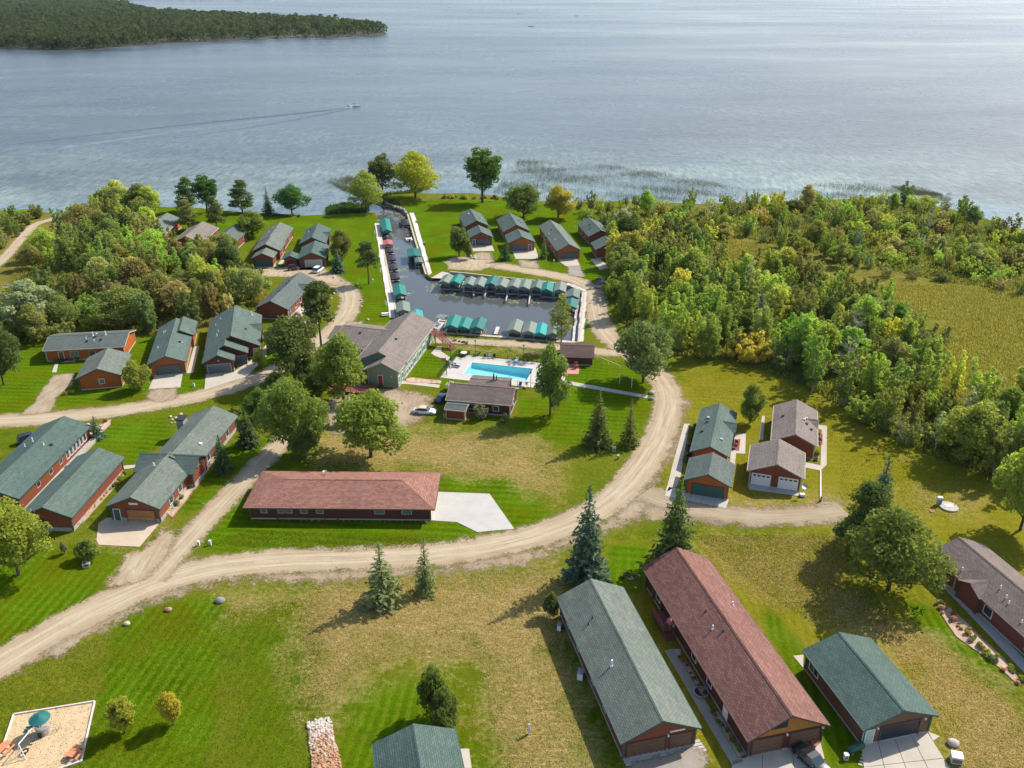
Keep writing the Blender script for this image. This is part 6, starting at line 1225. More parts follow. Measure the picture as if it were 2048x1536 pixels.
def feathery(name, seed, H, D, leaders, per, total, size, low=.1, bark='bark_pale', spread=.8):
    """several uneven leaders of small leaf tufts: aspen, willow and alder thickets"""
    rng = np.random.default_rng(seed); cl, segs = [], []
    for i in range(leaders):
        a = 2 * math.pi * (i + rng.random() * .7) / leaders; r = D / 2 * spread * rng.random() ** .6; top = H * (1 - .42 * (r / (D / 2)) * rng.random() - .25 * rng.random() * (i > 0)); bx, by = r * .25 * math.cos(a), r * .25 * math.sin(a); tx, ty = r * math.cos(a), r * math.sin(a)
        segs.append(((bx, by, 0), (tx * .6, ty * .6, top * .55), .012 * H, .008 * H)); segs.append(((tx * .6, ty * .6, top * .55), (tx, ty, top * .97), .008 * H, .015))
        for j in range(per):
            f = low + (1 - low) * (j + rng.random()) / per; w_ = (math.sin(math.pi * min(1, .12 + f * .86)) ** .6) * D * .22; ang = rng.random() * 6.283; q = w_ * rng.random() ** .5; x, y = bx + (tx - bx) * f + q * math.cos(ang), by + (ty - by) * f + q * math.sin(ang)
            s_ = D * rng.uniform(.045, .085) * (1.1 - .3 * f); cl.append(((x, y, top * f), (s_, s_, s_ * rng.uniform(.9, 1.5))))
            if j % 3 == 0: segs.append(((bx + (tx - bx) * f * .9, by + (ty - by) * f * .9, top * f * .9), (x, y, top * f), .03, .01))
    V, F, t = cloud(rng, cl, total, size, .25, .3); proto(name, V, F, t, segs, H, D, 'foliage', bark)
feathery('aspen_a', 71, 10, 5.6, 6, 26, 8000, .15, .12); feathery('aspen_b', 72, 10, 4.4, 4, 30, 6500, .15, .18); feathery('aspen_c', 73, 10, 7.0, 8, 22, 9500, .155, .08); feathery('thicket_a', 74, 5, 6.0, 10, 12, 6500, .15, .05, 'bark', 1.0); feathery('thicket_b', 75, 5, 4.4, 6, 13, 4200, .15, .05, 'bark', 1.0); feathery('alder_brush', 76, 5, 5.0, 9, 9, 1900, .13, .1, 'bark_pale', 1.0)
def spruce(name, seed, H, D, whorls, per, droop=.25, base=.08, size=.30, dense=1.0):
    rng = np.random.default_rng(seed); P, N, S_ = [], [], []; segs = [((0, 0, 0), (0, 0, H * .97), .022 * H, .02)]
    for i in range(whorls):
        f = i / (whorls - 1); z = H * (base + (1 - base) * f * .97); L = D / 2 * (1 - f) ** .82 * rng.uniform(.82, 1.12) + .12
        k = max(4, int(per * (1 - .5 * f)))
        for j in range(k):
            a = 2 * math.pi * (j + rng.random() * .8) / k + i * 2.4; Lb = L * rng.uniform(.72, 1.1); nq = max(3, int(Lb * 5.2 * dense)); s = (np.arange(nq) + rng.random(nq)) / nq
            r_ = Lb * (.12 + .88 * s); zz = z - droop * Lb * s * (1.25 - .55 * s) * 1.3 + .10 * Lb * np.maximum(0, s - .7); wv = rng.normal(size=nq) * .20 * Lb * (.35 + .65 * (1 - s)) * .8
            x = np.cos(a) * r_ - np.sin(a) * wv; y = np.sin(a) * r_ + np.cos(a) * wv
            P.append(np.column_stack([x, y, zz + rng.normal(size=nq) * .05])); N.append(np.column_stack([rng.normal(size=nq) * .5 + np.cos(a) * .3, rng.normal(size=nq) * .5 + np.sin(a) * .3, np.full(nq, .9)])); S_.append(size * (.55 + .6 * (1 - f)) * rng.uniform(.7, 1.25, nq))
            if f < .8 and j % 2 == 0: segs.append(((0, 0, z), (math.cos(a) * Lb * .8, math.sin(a) * Lb * .8, z - droop * Lb * .7), .012 * H * (1 - f) * .5 + .01, .008))
    P, N, S_ = np.vstack(P), unit(np.vstack(N)), np.concatenate(S_); V, F = leaf_quads(rng, P, N, S_, .42); proto(name, V, F, np.repeat(rng.random(len(P)), 4), segs, H, D, 'needles')
spruce('spruce_a', 21, 10, 5.2, 26, 11, .30, .06, .34, 1.25); spruce('spruce_b', 22, 10, 4.2, 24, 10, .22, .05, .32, 1.25); spruce('spruce_c', 23, 10, 4.6, 19, 9, .34, .10, .33, 1.0); spruce('spruce_young', 24, 4, 3.0, 13, 9, .12, .05, .24, 2.0)
def pine(name, seed, H, D, lo, n, total):
    rng = np.random.default_rng(seed); cl = []
    for i in range(n):
        f = rng.random(); z = lo + (H - lo) * f; k = (1 - f) ** .55 * .95 + .12; a = rng.random() * 6.283; r = D / 2 * k * rng.uniform(.35, 1.0); s = rng.uniform(.10, .17) * D; cl.append(((r * math.cos(a), r * math.sin(a), z), (s * 1.35, s * 1.35, s * .55)))
    V, F, t = cloud(rng, cl, total, .22, .3, .5); segs = [((0, 0, 0), (0, 0, H * .95), .02 * H, .03)] + [((0, 0, c[0][2] - .35), c[0], .055, .02) for c in cl[::2]]
    proto(name, V, F, t, segs, H, D, 'needles', 'bark')
pine('pine_a', 31, 10, 5.2, 4.2, 52, 4600); pine('pine_b', 32, 10, 6.4, 2.0, 74, 6500)
def bare(name, seed, H, D):
    rng = random.Random(seed); segs = [((0, 0, 0), (0, 0, H), .1, .02)]
    for i in range(26):
        z = H * (.2 + .75 * rng.random()); a = rng.random() * 6.28; L = D / 2 * (1.1 - z / H) * rng.uniform(.6, 1.2) + .3; e = (math.cos(a) * L, math.sin(a) * L, z + L * .6); segs.append(((0, 0, z), e, .04, .015))
        for j in range(4): f = rng.uniform(.3, 1); p = tuple(q * f + (z * (1 - f) if k_ == 2 else 0) for k_, q in enumerate(e)); segs.append((p, (p[0] + rng.uniform(-.7, .7), p[1] + rng.uniform(-.7, .7), p[2] + rng.uniform(.2, .8)), .02, .008))
    rg = np.random.default_rng(seed); cl = [(s[1], (.25, .25, .2)) for s in segs[1::9]]; V, F, t = cloud(rg, cl, 160, .14); proto(name, V, F, t, segs, H, D, 'foliage', 'bark_pale')
bare('bare_tree', 41, 8, 4.5)
FB = 1.95
COL = dict(dark=(.056, .076, .026), mid=(.086, .108, .034), bright=(.118, .146, .034), lime=(.156, .176, .040), yellow=(.24, .222, .045), olive=(.122, .122, .042), gold=(.32, .25, .04), silver=(.20, .225, .150), bluish=(.055, .088, .062), spruce=(.042, .068, .022), pine=(.060, .090, .026), tan=(.175, .155, .065), grey=(.15, .148, .10), deep=(.028, .060, .018), rust=(.22, .13, .035), pink=(.34, .19, .15), plum=(.10, .03, .04))
def tree(kind, name, label, px, vtop, wpx, col, group=None, cat='tree', rz=None, world=None, hd=None):
    me, tm, H, D = PROTO[kind]
    if world is None:
        p = G(*px); h = height_at(p.y, vtop); dm = wpx * mpp(p)
    else: p = Vector((*world, 0)); h, dm = hd
    t = thing(name, label, cat, (p.x, p.y, 0), random.Random(int(p.x * 97 + p.y * 31)).random() * 6.28 if rz is None else rz, group); t.scale = (dm / D, dm / D, h / H)
    a = link('trunk', tm, t); b = link('crown' if cat in ('tree', 'spruce', 'pine') else 'foliage', me, t); c = COL[col] if isinstance(col, str) else col; b.color = (*[min(.6, q * FB) for q in c], 1); return t
# -- single trees
for kind, name, label, px, vt, w_, col in [
    ('willow', 'willow_tree', 'round light green tree leaning over the channel mouth', (733, 421), 338, 78, 'lime'), ('cottonwood', 'cottonwood_tree', 'dark leafy cottonwood beside the yellow one at the channel mouth', (766, 396), 305, 62, 'mid'), ('willow', 'cottonwood_tree', 'broad yellowing cottonwood on the lakeshore', (831, 396), 299, 104, (.21, .215, .028)), ('cottonwood', 'cottonwood_tree', 'tall dark green cottonwood standing alone on the peninsula shore', (965, 405), 292, 92, (.058, .105, .022)), ('maple_a', 'maple_tree', 'round dark tree behind the broad green-roofed house', (1047, 436), 366, 88, 'mid'), ('maple_b', 'maple_tree', 'yellow-topped tree on the lawn between lake and long narrow house', (1116, 437), 369, 66, 'yellow'),
    ('maple_a', 'maple_tree', 'billowy dark willow on the west lakeshore lawn', (584, 427), 367, 62, (.05, .095, .028)), ('cottonwood', 'pine_tree', 'tall flat-topped tree towering over the shore pines', (415, 425), 347, 60, (.048, .085, .022)), ('maple_b', 'maple_tree', 'dense maple shading the slate-roofed house', (505, 475), 420, 66, 'bright'), ('maple_b', 'maple_tree', 'tree beside the teal-roofed garage at the channel lawn', (684, 522), 458, 50, 'olive'),
    ('maple_a', 'maple_tree', 'big dark maple between the lane and the stepped-gable house', (590, 762), 628, 120, (.085, .106, .036)), ('maple_b', 'maple_tree', 'leafy tree rising over the clubhouse deck', (688, 802), 664, 110, (.118, .142, .034)), ('oak', 'ash_tree', 'huge olive ash beside the branching gravel track', (590, 905), 752, 136, (.10, .125, .030)), ('maple_b', 'maple_tree', 'smaller dark tree squeezed behind the huge olive ash', (522, 838), 775, 62, (.075, .105, .026)), ('maple_a', 'maple_tree', 'wide bright green maple shading the bare lot', (742, 914), 778, 150, (.132, .168, .034)),
    ('maple_b', 'ash_tree', 'tall two-toned tree at the corner of the pool deck', (1100, 830), 684, 76, (.095, .122, .034)), ('sparse', 'ash_tree', 'thin bare-branched tree in front of the basin', (1122, 700), 588, 62, (.13, .14, .04)), ('oak', 'ash_tree', 'spreading twin-trunk tree at the harbour bend', (1286, 765), 640, 128, (.10, .125, .050)), ('maple_b', 'maple_tree', 'young round tree between the two ridge-roofed houses', (1500, 846), 766, 58, 'bright'), ('bush_a', 'ornamental_tree', 'taller dark round lobe of the tree pair behind the blue-green roofed garage', (872, 1432), 1342, 66, (.075, .095, .024)), ('bush_a', 'ornamental_tree', 'lower rounded tree of the pair touching the blue-green roofed garage', (888, 1466), 1384, 66, (.085, .105, .028)), ('ball', 'ornamental_tree', 'rounded ornamental tree nearer the sand pit with rusty tinge', (250, 1466), 1396, 60, (.175, .165, .03)), ('ball', 'ornamental_tree', 'golden-topped small ornamental tree on the striped lawn', (347, 1450), 1384, 48, (.27, .23, .035)),
    ('maple_a', 'maple_tree', 'large bright maple in front of the plain log outbuilding', (38, 1150), 1002, 138, (.165, .188, .036)), ('oak', 'oak_tree', 'heavy dark tree at the left end of the orange ranch house', (8, 770), 625, 92, (.075, .10, .038)), ('poplar_a', 'poplar_tree', 'silvery white poplar in the wood behind the orange ranch house', (62, 672), 553, 96, 'silver'), ('willow', 'oak_tree', 'big spreading oak casting shade beside the brick-red ranch house', (1776, 1180), 1018, 190, (.098, .108, .030)), ('maple_a', 'maple_tree', 'round dark tree just east of the far garages', (1256, 492), 428, 66, 'dark'), ('ball', 'ornamental_tree', 'small round tree in front of the log garage at the peninsula drive', (918, 512), 452, 44, 'mid'),
    ('bush_b', 'apple_tree', 'small wispy tree on the lawn beside the tiny doghouse', (181, 1118), 1078, 46, 'bright'), ('oak', 'maple_tree', 'leafy tree at the wood corner near the harbour bend', (2040, 1060), 880, 130, 'lime')]: tree(kind, name, label, px, vt, w_, col)
for kind, name, label, px, vt, w_, col in [('pine_b', 'pine_tree', 'dark shore pine left of the flat-topped tree', (376, 422), 357, 40, 'pine'), ('pine_b', 'pine_tree', 'broad dark pine on the west shore between two neighbours', (485, 424), 363, 46, 'pine'), ('spruce_b', 'spruce_tree', 'slim dark spruce at the water edge beside the billowy willow', (537, 428), 372, 28, 'spruce'), ('pine_b', 'pine_tree', 'pale open pine above the pink-brown roof', (378, 462), 402, 42, (.13, .135, .045)), ('pine_b', 'pine_tree', 'olive pine beside the pale open pine', (434, 458), 395, 36, (.085, .10, .032)), ('spruce_a', 'spruce_tree', 'blue-green spruce beside the teal-roofed garage drive', (676, 544), 495, 34, 'bluish'), ('pine_a', 'pine_tree', 'thin pine on the channel lawn', (738, 568), 485, 44, (.075, .10, .03)),
    ('pine_a', 'pine_tree', 'tall bare-trunked pine by the lane at the clubhouse', (644, 706), 568, 66, (.07, .09, .03)), ('spruce_a', 'spruce_tree', 'bushy spruce beside the hip-roofed lodge meadow path', (1195, 890), 778, 66, (.085, .10, .03)), ('spruce_c', 'spruce_tree', 'narrower spruce next to the bushy one by the gravel bend', (1258, 890), 796, 50, (.085, .10, .028)), ('spruce_a', 'spruce_tree', 'largest silver-blue spruce at the road edge', (1172, 1158), 966, 96, 'bluish'), ('spruce_a', 'spruce_tree', 'dark green spruce behind the terracotta-roofed house', (1346, 1130), 950, 104, (.062, .082, .024)), ('spruce_c', 'spruce_tree', 'pale ragged spruce on the dry grass south of the road', (766, 1206), 1082, 94, (.105, .125, .055)), ('spruce_c', 'spruce_tree', 'slender sparse spruce beside the pale ragged one', (852, 1184), 1070, 56, (.10, .115, .045)),
    ('spruce_young', 'spruce_tree', 'compact blue spruce in the brick-edged bed at the lane', (196, 876), 832, 36, 'bluish'), ('spruce_a', 'spruce_tree', 'dark spruce beside the cross-gabled house nearer the gravel track', (447, 942), 868, 46, (.05, .075, .03)), ('spruce_a', 'spruce_tree', 'dark spruce beside the cross-gabled house nearer the lane', (497, 890), 816, 52, (.05, .075, .03)), ('spruce_a', 'spruce_tree', 'blue-grey spruce behind the big spreading oak', (1752, 1042), 908, 66, 'bluish'), ('pine_b', 'pine_tree', 'leaning dark pine between the spruce and the big oak', (1722, 1100), 970, 100, (.06, .08, .024)), ('spruce_young', 'spruce_tree', 'young conifer in front of the broad log garage', (1011, 520), 476, 30, 'spruce'), ('spruce_young', 'spruce_tree', 'young pale conifer beside the long narrow house', (1088, 516), 472, 24, (.08, .105, .04)), ('spruce_b', 'cedar_tree', 'dense column-shaped cedar in the wood edge by the green garage door', (428, 560), 490, 40, 'deep'), ('spruce_young', 'spruce_tree', 'tiny dark conifer in the grass by the lane', (518, 566), 551, 12, 'deep')]: tree(kind, name, label, px, vt, w_, col, cat='tree')
# -- single shrubs
for kind, label, px, vt, w_, col in [('bush_a', 'yellow-green bush at the corner of the bright orange garage', (279, 780), 724, 54, 'lime'), ('bush_b', 'round grey-green bush beside the little red shed', (961, 838), 806, 27, 'grey'), ('bush_b', 'small leafy shrub on the pool house lawn corner', (1010, 843), 826, 18, (.12, .16, .06)), ('bush_b', 'pinkish shrub against the pool house wall', (988, 826), 816, 14, 'pink'), ('bush_b', 'dark bush at the back corner of the sage-roofed house', (1103, 1232), 1184, 34, (.09, .10, .04)), ('bush_b', 'white-flowered bush at the end of the rock bed', (901, 779), 762, 22, (.45, .40, .32)), ('bush_b', 'upright grey stump-like shrub on the lawn', (129, 1108), 1082, 14, 'grey'), ('bush_a', 'large bush on the stepped-gable house corner', (552, 700), 655, 44, (.11, .14, .05)), ('bush_a', 'light bush beside the stepped-gable house walk', (520, 735), 700, 30, 'lime'), ('bush_b', 'dark red ornamental shrub in the house bed', (375, 970), 955, 22, 'plum'), ('bush_b', 'round dark bush on the grass by the grey-green roofed house', (532, 577), 569, 9, 'dark'), ('bush_b', 'small tree on the verge outside the grey-green roofed house', (651, 592), 566, 18, 'mid'), ('bush_b', 'small tree on the log garage drive with rusty leaves', (938, 518), 478, 18, (.11, .12, .04)),
    ('bush_a', 'thick bush filling under the big lane maple', (560, 800), 745, 64, 'mid'), ('bush_a', 'wide bush between the ash and the parking lot', (632, 850), 800, 56, (.11, .13, .03)), ('bush_a', 'dark bush crowding the small hut', (618, 770), 715, 56, 'mid'), ('bush_b', 'young tree at the end of the two-house garden walk', (690, 850), 815, 28, 'bright'), ('bush_a', 'bush under the tall clubhouse pine', (640, 790), 745, 50, 'dark'), ('bush_a', 'broad bush below the huge olive ash', (610, 912), 860, 60, 'mid'), ('bush_b', 'bright bush beside the dark spruce at the lane', (470, 836), 812, 34, 'lime')]: tree(kind, 'shrub', label, px, vt, w_, col, None, 'shrub')
# -- woods: every tree its own object
def scatter(poly_px, spacing, seed, tries=9000, avoid=()):
    poly = GP(poly_px); a = np.array(poly); rg = random.Random(seed); out = []; av = [GP(q) for q in avoid]
    for _ in range(tries):
        x, y = rg.uniform(a[:, 0].min(), a[:, 0].max()), rg.uniform(a[:, 1].min(), a[:, 1].max())
        if not inside(poly, [x], [y])[0] or any(inside(q, [x], [y])[0] for q in av): continue
        if all((x - p[0]) ** 2 + (y - p[1]) ** 2 > spacing ** 2 for p in out): out.append((x, y))
    return out, rg
KINDS_ = {'maple_a': 'round-crowned', 'maple_b': 'egg-crowned', 'oak': 'spreading', 'poplar_a': 'tall', 'poplar_b': 'slim', 'bush_a': 'broad', 'bush_b': 'upright', 'sparse': 'thin-leaved', 'willow': 'billowy', 'cottonwood': 'vase-shaped', 'bare_tree': 'leafless', 'aspen_a': 'feathery', 'aspen_b': 'slender', 'aspen_c': 'broad feathery', 'thicket_a': 'many-stemmed', 'thicket_b': 'bushy', 'alder_brush': 'twiggy'}
SPEC = dict(maple_a='maple_tree', maple_b='maple_tree', oak='oak_tree', poplar_a='poplar_tree', poplar_b='poplar_tree', bush_a='shrub', bush_b='shrub', sparse='birch_tree', willow='willow_tree', cottonwood='cottonwood_tree', bare_tree='bare_tree', aspen_a='aspen_tree', aspen_b='birch_tree', aspen_c='aspen_tree', thicket_a='shrub', thicket_b='shrub', alder_brush='shrub')
CN = dict(dark='dark green', mid='mid green', bright='bright green', lime='yellow-green', yellow='yellow', olive='olive', gold='golden', tan='tan', grey='greyish', deep='very dark green', rust='rusty')
def wood(poly, spacing, seed, kinds, cols, hr, where, group, avoid=(), wf=1.0):
    pts, rg = scatter(poly, spacing, seed, 7000, avoid)
    for x, y in pts:
        kd = rg.choices([k_[0] for k_ in kinds], [k_[1] for k_ in kinds])[0]; cl = rg.choices([c[0] for c in cols], [c[1] for c in cols])[0]; h = rg.uniform(*hr); _, _, H, D = PROTO[kd]; bush = SPEC[kd] == 'shrub'
        if bush: h *= .6
        j = rg.uniform(1.15, 1.5); c = tuple(q * j * rg.uniform(.9, 1.1) for q in COL[cl])
        tree(kd, SPEC[kd], '%s %s %s %s' % (KINDS_[kd], CN[cl], 'shrub' if bush else 'tree', where), None, 0, 0, c, group, 'shrub' if bush else 'tree', world=(x, y), hd=(h, D * h / H * rg.uniform(.95, 1.35) * wf))
    return len(pts)
MARSH1 = [(1850, 690), (1900, 640), (2060, 600), (2300, 640), (2300, 850), (2048, 800), (1930, 800), (1880, 760)]; MARSH2 = [(1400, 500), (1520, 500), (1620, 540), (1720, 570), (1900, 570), (2048, 585), (2300, 600), (2300, 650), (1880, 640), (1700, 600), (1560, 560), (1420, 535)]
n1 = wood([(1228, 575), (1236, 640), (1290, 648), (1345, 712), (1480, 722), (1640, 788), (1800, 888), (1990, 958), (2140, 1010), (2140, 800), (1930, 810), (1870, 760), (1830, 660), (1700, 600), (1560, 570), (1420, 545), (1330, 530), (1245, 530)], 4.7, 11, [('maple_a', .7), ('maple_b', 1.0), ('aspen_a', 4), ('aspen_b', 2.6), ('aspen_c', 3.4), ('poplar_a', .8), ('thicket_a', 2), ('alder_brush', .8), ('bare_tree', .6)], [('lime', 4.2), ('bright', 3.2), ('mid', 1.8), ('olive', 2.6), ('yellow', .6), ('tan', .25)], (8.0, 13.0), 'in the swampy wood east of the houses', 'swamp wood trees', (MARSH1,))
n2 = wood([(1150, 416), (1190, 412), (1400, 414), (1600, 408), (1760, 403), (1860, 414), (1920, 428), (2000, 454), (2048, 478), (2140, 520), (2140, 600), (2048, 588), (1880, 562), (1740, 552), (1640, 520), (1500, 478), (1330, 480), (1210, 470)], 5.2, 12, [('thicket_a', 4), ('thicket_b', 3), ('alder_brush', 2), ('aspen_a', 1.4), ('aspen_b', 1.6), ('maple_b', .5), ('bush_a', 1), ('bare_tree', .4)], [('olive', 3), ('lime', 3), ('mid', 1.6), ('bright', 1.6), ('tan', .5), ('grey', .5), ('yellow', .4)], (5.5, 9.5), 'in the thicket along the east lakeshore', 'east shore thicket', ())
n3 = wood([(1225, 470), (1330, 480), (1420, 500), (1400, 545), (1240, 560), (1225, 540)], 5.2, 13, [('maple_b', .6), ('aspen_a', 3), ('aspen_b', 3), ('aspen_c', 2), ('thicket_a', 1)], [('olive', 2), ('lime', 2), ('mid', 2), ('tan', .6), ('yellow', .5)], (7, 11), 'between the far garages and the marsh', 'trees by the far garages')
n4 = wood([(55, 545), (110, 500), (120, 462), (180, 432), (300, 428), (300, 470), (360, 515), (470, 540), (510, 575), (505, 615), (440, 655), (300, 663), (180, 668), (60, 690), (-60, 700), (-60, 640), (60, 610)], 5.2, 14, [('maple_a', 1), ('maple_b', 1.2), ('aspen_a', 2), ('aspen_c', 3), ('willow', .8), ('thicket_a', 2), ('aspen_b', 1)], [('mid', 3), ('olive', 3.4), ('dark', .5), ('lime', 2.4), ('bright', 1.6), ('tan', .2)], (7.5, 12.0), 'in the dense wood behind the orange houses', 'west wood trees', ([(40, 535), (160, 545), (200, 590), (90, 605), (20, 590)], [(290, 445), (360, 440), (480, 440), (480, 500), (430, 512), (390, 505), (330, 480)]))
n5 = wood([(-80, 440), (40, 430), (95, 430), (60, 445), (40, 470), (0, 505), (-80, 540)], 4.5, 15, [('thicket_a', 3), ('thicket_b', 2), ('aspen_a', .6)], [('olive', 2), ('mid', 2), ('bright', 1), ('grey', 1)], (4.5, 7.5), 'between the boat launch track and the lake', 'launch track shrubs')
n6 = wood([(200, 428), (240, 424), (306, 420), (308, 440), (240, 440)], 5, 16, [('maple_a', 2), ('maple_b', 2), ('poplar_a', 1)], [('lime', 2), ('mid', 2), ('bright', 1)], (9.5, 13), 'on the lakeshore beyond the west wood', 'west shore trees')
n7 = wood([(440, 600), (510, 560), (540, 575), (520, 610), (460, 655)], 4.2, 17, [('thicket_a', 2), ('thicket_b', 2), ('aspen_b', 1)], [('lime', 2), ('yellow', 1), ('olive', 2), ('bright', 1)], (4, 7), 'in the rough ground beside the grey-green roofed house', 'rough ground shrubs')
print('WOODS', n1, n2, n3, n4, n5, n6, n7)
# -- garden plants
def plants(px_line, n, jit, cols, size, label, group, seed):
    rg = random.Random(seed); pts = [G(u, v_) for u, v_ in px_line]; Ls = [(b - a).length for a, b in zip(pts[:-1], pts[1:])]
    for i in range(n):
        d = (i + .5) / n * sum(Ls); k_ = 0
        while d > Ls[k_]: d -= Ls[k_]; k_ += 1
        p = pts[k_].lerp(pts[k_ + 1], d / Ls[k_]); c = rg.choice(cols); s = rg.uniform(*size)
        tree('small_plant', 'garden_plant', label, None, 0, 0, c, group, 'plant', world=(p.x + rg.uniform(-jit, jit), p.y + rg.uniform(-jit, jit)), hd=(s, s * 1.2))
plants([(1874, 1203), (1905, 1240), (1950, 1285), (2010, 1335), (2048, 1372)], 34, .7, ['bright', 'mid', 'pink', 'rust', 'lime', 'grey'], (.4, .95), 'low flowering plant in the winding border of the brick-red house', 'winding border plants', 1)
plants([(334, 1030), (365, 985), (420, 905), (456, 868)], 34, .7, ['mid', 'lime', 'plum', 'bright', 'bluish', 'yellow'], (.5, 1.3), 'garden plant in the bed along the cross-gabled house', 'house bed plants', 2); plants([(152, 1052), (200, 1000), (254, 946)], 16, .2, ['lime', 'yellow', 'mid', 'gold'], (.4, .9), 'small clump along the plain log outbuilding', 'outbuilding bed plants', 3)
plants([(155, 774), (205, 768), (250, 757)], 10, .3, ['mid', 'lime', 'rust'], (.5, 1.0), 'small garden plant before the bright orange garage', 'orange garage plants', 4); plants([(105, 728), (170, 716)], 10, .3, ['dark', 'mid'], (.6, 1.2), 'dark shrub along the orange ranch house wall', 'ranch house wall plants', 5); plants([(1244, 1152), (1280, 1153)], 9, .5, ['mid', 'dark', 'lime'], (.4, .9), 'plant in the round stone-edged bed', 'round bed plants', 6)
plants([(1362, 1315), (1410, 1392)], 6, .15, ['mid', 'rust', 'dark'], (.35, .7), 'plant in the upper bed along the red-roofed house', 'upper bed plants', 7); plants([(1422, 1420), (1485, 1512)], 9, .15, ['mid', 'bright', 'rust'], (.35, .8), 'plant in the lower bed along the red-roofed house', 'lower bed plants', 8); plants([(1372, 925), (1390, 852)], 12, .3, ['dark', 'mid', 'plum'], (.7, 1.5), 'dense shrub along the moss-roofed house walk', 'moss-roofed house shrubs', 9); plants([(1632, 905), (1628, 922)], 5, .3, ['lime', 'mid'], (.6, 1.1), 'rounded plant in the bed of the brown-roofed house', 'brown-roofed house plants', 10); plants([(548, 1040), (860, 1046)], 26, .15, ['grey', 'mid', 'olive'], (.2, .45), 'low plant along the lodge wall', 'lodge wall plants', 11)
plants([(715, 772), (765, 774)], 10, .3, ['mid', 'dark', 'bright'], (.5, .9), 'plant below the clubhouse deck', 'deck edge plants', 12); plants([(175, 866), (215, 842)], 8, .5, ['lime', 'rust', 'pink'], (.4, .9), 'plant in the brick-edged bed at the lane', 'brick bed plants', 13); plants([(905, 682), (935, 687)], 6, .4, ['lime', 'mid'], (.5, .9), 'small plant at the stair foot', 'stair foot plants', 14); plants([(880, 396), (1000, 398), (1050, 402)], 34, 1.2, ['yellow', 'lime', 'mid'], (.8, 1.8), 'tall weedy clump on the peninsula shore', 'shore weeds', 15); plants([(530, 432), (600, 434)], 14, .8, ['dark', 'mid'], (.8, 1.4), 'weedy clump on the west lakeshore', 'west shore weeds', 16); plants([(128, 790), (140, 786), (150, 784)], 4, .2, ['lime', 'yellow'], (.7, 1.0), 'clipped ball shrub beside the gravel drive', 'drive corner shrubs', 17)
# -- tall grass of the marsh and reeds in the shallows: uncountable
def blades(name, label, cat, polys, n, hr, wd, cols, seed, z=0.0, mat='tall_grass', dens=None):
    rng = np.random.default_rng(seed); V, T_, Cc = [], [], []; per = [max(1, int(n * q[1])) for q in polys]
    for (px, _), k in zip(polys, per):
        poly = GP(px, z); a = np.array(poly); got = np.zeros((0, 2))
        while len(got) < k:
            x = rng.uniform(a[:, 0].min(), a[:, 0].max(), 4000); y = rng.uniform(a[:, 1].min(), a[:, 1].max(), 4000); ok = inside(poly, x, y)
            if dens is not None: ok &= rng.random(4000) < dens(x, y)
            got = np.vstack([got, np.column_stack([x, y])[ok]])
        got = got[:k]; h = rng.uniform(*hr, k); th = rng.uniform(0, 3.14, k); dx, dy = np.cos(th) * wd, np.sin(th) * wd; lx, ly = rng.normal(size=k) * .25 * h, rng.normal(size=k) * .25 * h
        q = np.stack([np.column_stack([got[:, 0] - dx, got[:, 1] - dy, np.full(k, z - .05)]), np.column_stack([got[:, 0] + dx, got[:, 1] + dy, np.full(k, z - .05)]), np.column_stack([got[:, 0] + dx * .6 + lx, got[:, 1] + dy * .6 + ly, z + h]), np.column_stack([got[:, 0] - dx * .6 + lx, got[:, 1] - dy * .6 + ly, z + h * .95])], 1); V.append(q.reshape(-1, 3)); T_.append(np.repeat(rng.random(k), 4))
    V = np.vstack(V); o = link(name, np_mesh(name, V, np.arange(len(V)).reshape(-1, 4), mat, {'tint': np.concatenate(T_)})); o.color = (*cols, 1); return tag(o, label, cat, kind='stuff')
blades('marsh_grass', 'tall yellow-olive marsh grass between the thickets', 'marsh grass', [(MARSH1, .42), (MARSH2, .3), ([(1250, 480), (1400, 470), (1600, 500), (1500, 520), (1380, 530)], .1), ([(30, 535), (160, 540), (200, 600), (90, 610), (10, 600)], .08), ([(480, 560), (540, 560), (530, 600), (500, 625)], .04), ([(1250, 655), (1330, 660), (1350, 712), (1260, 690)], .03)], 120000, (.25, .7), .07, (.33, .30, .08), 51)
blades('undergrowth', 'tangled green undergrowth on the wood floor', 'undergrowth', [([(1228, 575), (1236, 640), (1345, 712), (1480, 722), (1640, 788), (1800, 888), (1990, 958), (2140, 1010), (2140, 800), (1930, 810), (1870, 760), (1830, 660), (1560, 570), (1245, 530)], .5), ([(1150, 428), (1400, 418), (1760, 412), (1880, 424), (2048, 480), (2140, 600), (1880, 562), (1500, 478), (1210, 470)], .3), ([(55, 545), (120, 462), (300, 428), (360, 515), (510, 575), (440, 655), (180, 668), (-60, 700), (-60, 640)], .2)], 90000, (.3, 1.0), .2, (.20, .205, .05), 52)
def rd(x, y): return np.clip(.3 + .9 * np.sin(x * .11 + np.sin(y * .07) * 2) * np.sin(y * .19 + x * .03), .08, 1)
blades('reeds', 'thin dark reeds standing in the shallows off the east shore', 'reeds', [([(985, 385), (1040, 318), (1200, 328), (1350, 350), (1500, 380), (1700, 360), (1850, 385), (1930, 415), (1750, 394), (1500, 402), (1250, 400), (1080, 400)], .62), ([(1780, 372), (1840, 374), (1905, 398), (1890, 404), (1820, 388)], .18), ([(645, 358), (700, 352), (745, 375), (740, 396), (690, 383)], .14), ([(650, 428), (735, 424), (738, 416), (690, 412), (655, 418)], .06)], 26000, (.4, 1.0), .035, (.12, .135, .10), 53, Zw, 'tall_grass', rd)
